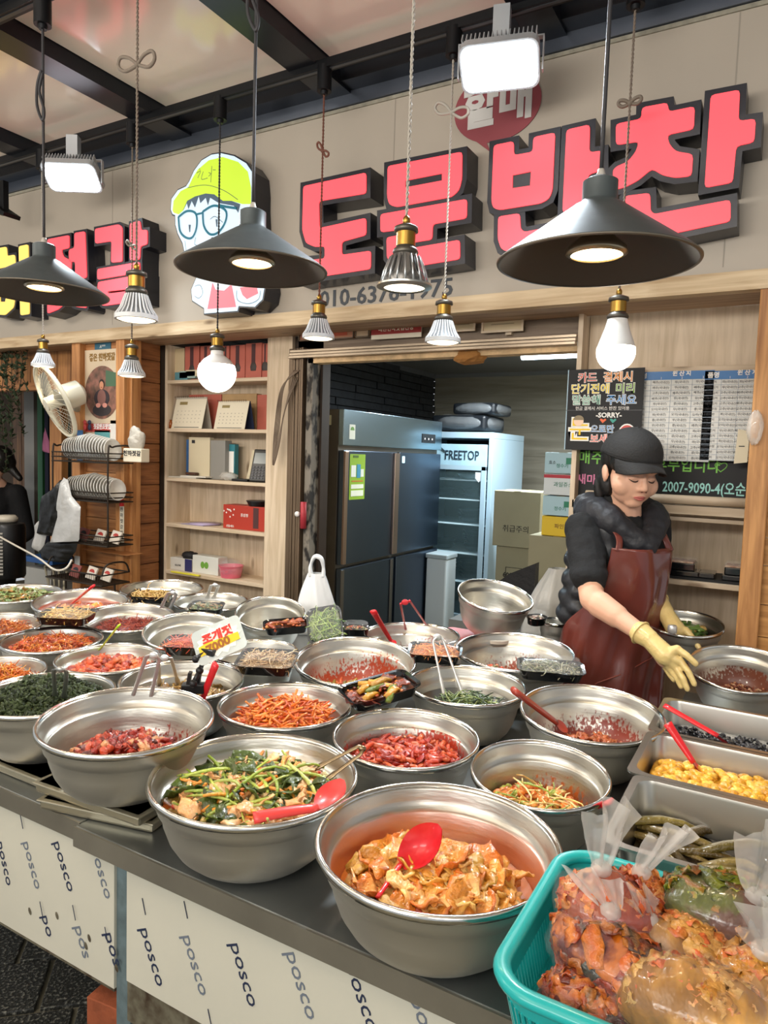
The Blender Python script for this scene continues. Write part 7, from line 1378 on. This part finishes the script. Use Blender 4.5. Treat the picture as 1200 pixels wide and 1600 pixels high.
# apron: wrapped sheet with folds
def apron():
    nu, nv = 44, 60; v = []; z_top = J(990, 857, 2.3).z; z_bot = Hc.z-.26
    for i in range(nu+1):
        u_ = i/nu; z = z_top+(z_bot-z_top)*u_
        if z > Wc.z: c = Cc.lerp(Wc, min(1, max(0, (Cc.z-z)/(Cc.z-Wc.z))))
        else: c = Wc.lerp(Hc, min(1.6, (Wc.z-z)/(Wc.z-Hc.z)))
        span = math.radians(np.interp(u_, [0, .22, .40, .5, 1], [45, 50, 98, 122, 128])); ra = float(np.interp(u_, [0, .3, .5, 1], [.160, .164, .172, .205])); rb = float(np.interp(u_, [0, .3, .5, 1], [.150, .148, .150, .180]))
        for j in range(nv+1):
            a = span*(j/nv*2-1); fold = (.004+.012*max(0, u_-.4))*math.sin(a*7+1.5*math.sin(u_*5))+.006*math.sin(a*3.1+u_*9)+.004*math.sin(a*13-u_*14)*min(1, u_*2)
            p = c+Fh*((rb+fold)*math.cos(a))+Rh*((ra+fold)*math.sin(a)); v.append((p.x, p.y, z+.012*math.sin(a*2)*(u_ > .02)))
    n = nv+1; f = [(i*n+j, i*n+j+1, (i+1)*n+j+1, (i+1)*n+j) for i in range(nu) for j in range(nv)]
    o = MB().add(v, f).build('apron', APR, None, True); s = o.modifiers.new('t', 'SOLIDIFY'); s.thickness = .0025; s.offset = 0; put(o)
    tp = [Vector(v[k]) for k in (4, nv-4)]
    P = spline([Vector(v[int(nv*.93)])+Vector((0, 0, -.01)), Nk+Rh*.085+Fh*.10+Vector((0, 0, -.06)), Nk+Rh*.11+Fh*.0+Vector((0, 0, .02))], 8); put(MB().tube(P, .013, 8, flat=.22, up=Fh).build('apron_strap', APR, None, True))
    P = spline([Vector(v[int(nv*.10)])+Vector((0, 0, -.01)), Nk-Rh*.085+Fh*.10+Vector((0, 0, -.06)), Nk-Rh*.11+Fh*.0+Vector((0, 0, .02))], 8); put(MB().tube(P, .013, 8, flat=.22, up=Fh).build('apron_strap', APR, None, True))
    return v, nv
av, anv = apron()
# pocket seam across the apron front
i = 25; put(MB().tube([Vector(av[k_*(anv+1)+j])+ (Vector(av[k_*(anv+1)+j])-Hc).normalized()*.0025 for j, k_ in ((44, 29), (40, 27), (35, 25), (30, 23), (24, 21), (18, 19))], .0022, 6).build('apron_seam', mat('seam_maroon', '8a4438', .3), None, True))
# hair, cap, face details
put(blob('hair', [he((0, -.036, .020), (.081, .078, .080)), he((0, -.058, -.028), (.068, .055, .060)), he((-.05, -.035, -.055), (.026, .030, .055)), he((.05, -.03, -.05), (.026, .03, .05)), he((0, -.105, -.030), (.040, .038, .045)), he((-.06, -.055, -.09), (.018, .022, .045)), he((-.069, .022, .022), (.010, .030, .030))], HAIR, None, .005, 3))
def cap():
    nu, nv = 16, 48; v = []
    for i in range(nu+1):
        a = PI/2*(1-i/nu)
        for j in range(nv):
            b = 2*PI*j/nv; x, y, z = .089*math.cos(a)*math.cos(b), .104*math.cos(a)*math.sin(b), .090*math.sin(a)**.9
            v.append(tuple(h(x, y-.012, .037+z-.0+.10*0-(.012 if y < 0 else -.002)*abs(y)/.1*(1-i/nu*0))))
    f = [(i*nv+j, (i+1)*nv+j, (i+1)*nv+(j+1) % nv, i*nv+(j+1) % nv) for i in range(nu) for j in range(nv)]
    o = MB().add(v, f).build('cap', CAPM, None, True); s = o.modifiers.new('t', 'SOLIDIFY'); s.thickness = .003; put(o)
    v = []; nu, nv = 10, 24
    for i in range(nu+1):
        u_ = i/nu
        for j in range(nv+1):
            q = j/nv*2-1; w_ = .080*(1-.08*u_**2); yb = .092*math.sqrt(max(0, 1-(q*w_/.092)**2))-.012; ext = .064*u_*math.sqrt(max(0, 1-abs(q)**3.0))
            v.append(tuple(h(q*w_, yb+ext+.002, .040-.016*u_-.026*q*q*(.3+u_)+.002)))
    f = [(i*(nv+1)+j, i*(nv+1)+j+1, (i+1)*(nv+1)+j+1, (i+1)*(nv+1)+j) for i in range(nu) for j in range(nv)]
    o = MB().add(v, f).build('cap_brim', CAPM, None, True); s = o.modifiers.new('t', 'SOLIDIFY'); s.thickness = .003; put(o)
    put(MB().ell(h(0, -.012, .128), (.007, .007, .004), 10, 6, rot=HE).build('cap_button', CAPM, None, True))
    P = [h(.0905*math.cos(b), .1055*math.sin(b)-.012, .041) for b in [PI*.04+PI*.92*i/24 for i in range(25)]]; put(MB().tube(P, .002, 5).build('cap_seam', CAPM, None, True))
cap()
LIP = mat('lips', 'b4645c', .45); LASH = mat('lashes', '2a1c16', .6)
put(MB().tube(spline([h(-.021, .086, -.0715), h(-.008, .0945, -.068), h(0, .0952, -.069), h(.008, .0945, -.068), h(.021, .086, -.0715)], 5), [.0010+.0026*math.sin(PI*i/20) for i in range(21)], 8).build('upper_lip', LIP, None, True))
put(MB().tube(spline([h(-.019, .086, -.073), h(0, .0935, -.0760), h(.019, .086, -.073)], 10), [.0010+.0034*math.sin(PI*i/20) for i in range(21)], 8).build('lower_lip', LIP, None, True))
for s in (-1, 1):
    P = spline([h(s*.045, .0755, -.0165), h(s*.037, .0845, -.0205), h(s*.029, .0872, -.0215), h(s*.021, .0862, -.0195), h(s*.016, .0835, -.016)], 5); put(MB().tube(P, [.0008+.0013*math.sin(PI*i/(len(P)-1)) for i in range(len(P))], 6).build('eyelash', LASH, None, True))
    P = spline([h(s*.047, .0775, .009), h(s*.033, .088, .014), h(s*.017, .0895, .010)], 6); put(MB().tube(P, [.0012+.0016*math.sin(PI*i/(len(P)-1)) for i in range(len(P))], 6).build('eyebrow', mat('brow', '4a3428', .7), None, True))
    put(MB().ell(h(s*.0075, .103, -.0495), (.003, .003, .0015), 8, 6, rot=HE).build('nostril', mat('nostril', '5a2c20', .7), None, True))
# gloved hands
def hand(wrist, palm, fingers, cuff_from, label=None):
    pr3 = [('c', wrist, palm, .026, .030)]
    for P, r0 in fingers:
        pr3.append(('c', palm.lerp(P[0], .35), P[0], .019, r0*1.12))
        for k in range(len(P)-1): pr3.append(('c', P[k], P[k+1], r0*(1-.10*k), r0*(1-.10*(k+1))))
    q = cuff_from
    pr3 += [('c', wrist.lerp(q, .0), wrist.lerp(q, 1.0), .028, .033)]
    o = put(blob('glove', pr3, GLOVE, None, .0032, 3)); 
    d = (q-wrist).normalized(); a = d.orthogonal().normalized(); b = d.cross(a); put(MB().tube([q+(a*math.cos(t_)+b*math.sin(t_))*.0345 for t_ in [2*PI*i/28 for i in range(28)]], .0028, 6, closed=True).build('glove_cuff', GLOVE, None, True))
    return o
PR = J(1040, 1024, 2.085)
hand(RWr, PR, [([J(1058, 1014, 2.075), J(1073, 1024, 2.07), J(1087, 1037, 2.07)], .0108), ([J(1064, 1034, 2.075), J(1076, 1050, 2.065), J(1085, 1069, 2.06)], .0098), ([J(1056, 1042, 2.078), J(1067, 1060, 2.065), J(1074, 1077, 2.06)], .0098), ([J(1047, 1045, 2.085), J(1058, 1060, 2.075), J(1064, 1073, 2.07)], .0092), ([J(1040, 1043, 2.10), J(1047, 1055, 2.095), J(1053, 1063, 2.09)], .0085)], RWr.lerp(RE, .14))
PL = J(1056, 984, 2.375)
hand(LWr, PL, [([J(1072, 985, 2.37), J(1083, 998, 2.36), J(1092, 1012, 2.35)], .0108), ([J(1066, 1000, 2.375), J(1072, 1016, 2.37), J(1073, 1028, 2.37)], .0098), ([J(1058, 1002, 2.385), J(1062, 1018, 2.385), J(1062, 1031, 2.385)], .0095), ([J(1050, 1001, 2.395), J(1052, 1014, 2.395), J(1052, 1024, 2.395)], .009), ([J(1044, 996, 2.405), J(1044, 1008, 2.405), J(1043, 1016, 2.405)], .0085)], LWr.lerp(LE, .55))
put(MB().lathe([(.0, 0), (.011, 0), (.014, .006), (.014, .02), (.012, .026), (0, .026)], 24).build('steel_wristwatch', SHINY, None, True)).location = J(1050, 990, 2.30)-VO
# ================================================================ SECOND PERSON AT THE LEFT EDGE
YP = 2.95; A0 = J(-12, 765, YP); p2 = thing('person', 'person in black hooded top with black tied hair, back turned, at the left edge', 'person', (A0.x, YP, 0)); VO2 = p2.location.copy()
def put2(o): o.parent = p2; o.location = -VO2; return o
hd = J(-8, 722, YP); sh = J(-14, 770, YP); hipc = J(-18, 900, YP); Rr = Vector((.86, .5, 0))
b2 = [('e', hd, (.075, .09, .105)), ('c', hd-Vector((0, 0, .06)), sh, .05, .055), ('e', hd+Vector((-.03, -.055, -.03)), (.05, .04, .05)), ('c', sh-Rr*.15, sh+Rr*.15, .05, .05), ('c', sh, hipc, .13, .13), ('c', sh+Rr*.17, sh+Rr*.22-Vector((0, 0, .26)), .045, .035), ('c', sh-Rr*.17, sh-Rr*.22-Vector((0, 0, .26)), .045, .035)]
for s in (-1, 1): k0 = hipc+Rr*s*.08; f0 = Vector((k0.x, k0.y, .06)); b2 += [('c', k0, f0, .075, .04), ('e', f0-Vector((0, .05, .02)), (.045, .11, .035))]
put2(blob('body', b2, SKIN, None, .009, 4))
put2(blob('hooded_top', [('c', sh-Rr*.15-Vector((0, 0, .03)), sh+Rr*.17-Vector((0, 0, .03)), .075, .07), ('c', sh-Vector((0, 0, .08)), hipc, .175, .185), ('e', sh+Rr*.02+Vector((0, .06, .01)), (.13, .10, .07)), ('c', sh+Rr*.18, sh+Rr*.25-Vector((0, 0, .28)), .07, .055), ('c', sh+Rr*.25-Vector((0, 0, .28)), sh+Rr*.1-Vector((0, .12, .45)), .055, .045), ('c', sh-Rr*.18, sh-Rr*.22-Vector((0, 0, .3)), .07, .055)], mat('black_hoodie', '0f0f11', .85, bump=.3, bs=60), None, .012, 4))
put2(blob('trousers', [('c', hipc+Rr*s*.08, Vector((hipc.x, hipc.y, .1))+Rr*s*.08, .10, .06) for s in (-1, 1)], TRS, None, .014, 3))
put2(blob('hair', [('e', hd+Vector((.02, .03, .02)), (.088, .095, .10)), ('c', hd+Vector((.06, .07, -.03)), hd+Vector((.13, .10, -.11)), .035, .022), ('e', hd+Vector((.055, .06, .0)), (.055, .055, .06))], HAIR, None, .008, 3))
put2(MB().ell(hd+Vector((.03, -.075, -.02)), (.010, .012, .022), 10, 8).build('ear', SKIN, None, True))
bpy.data.scenes.remove(WB_)
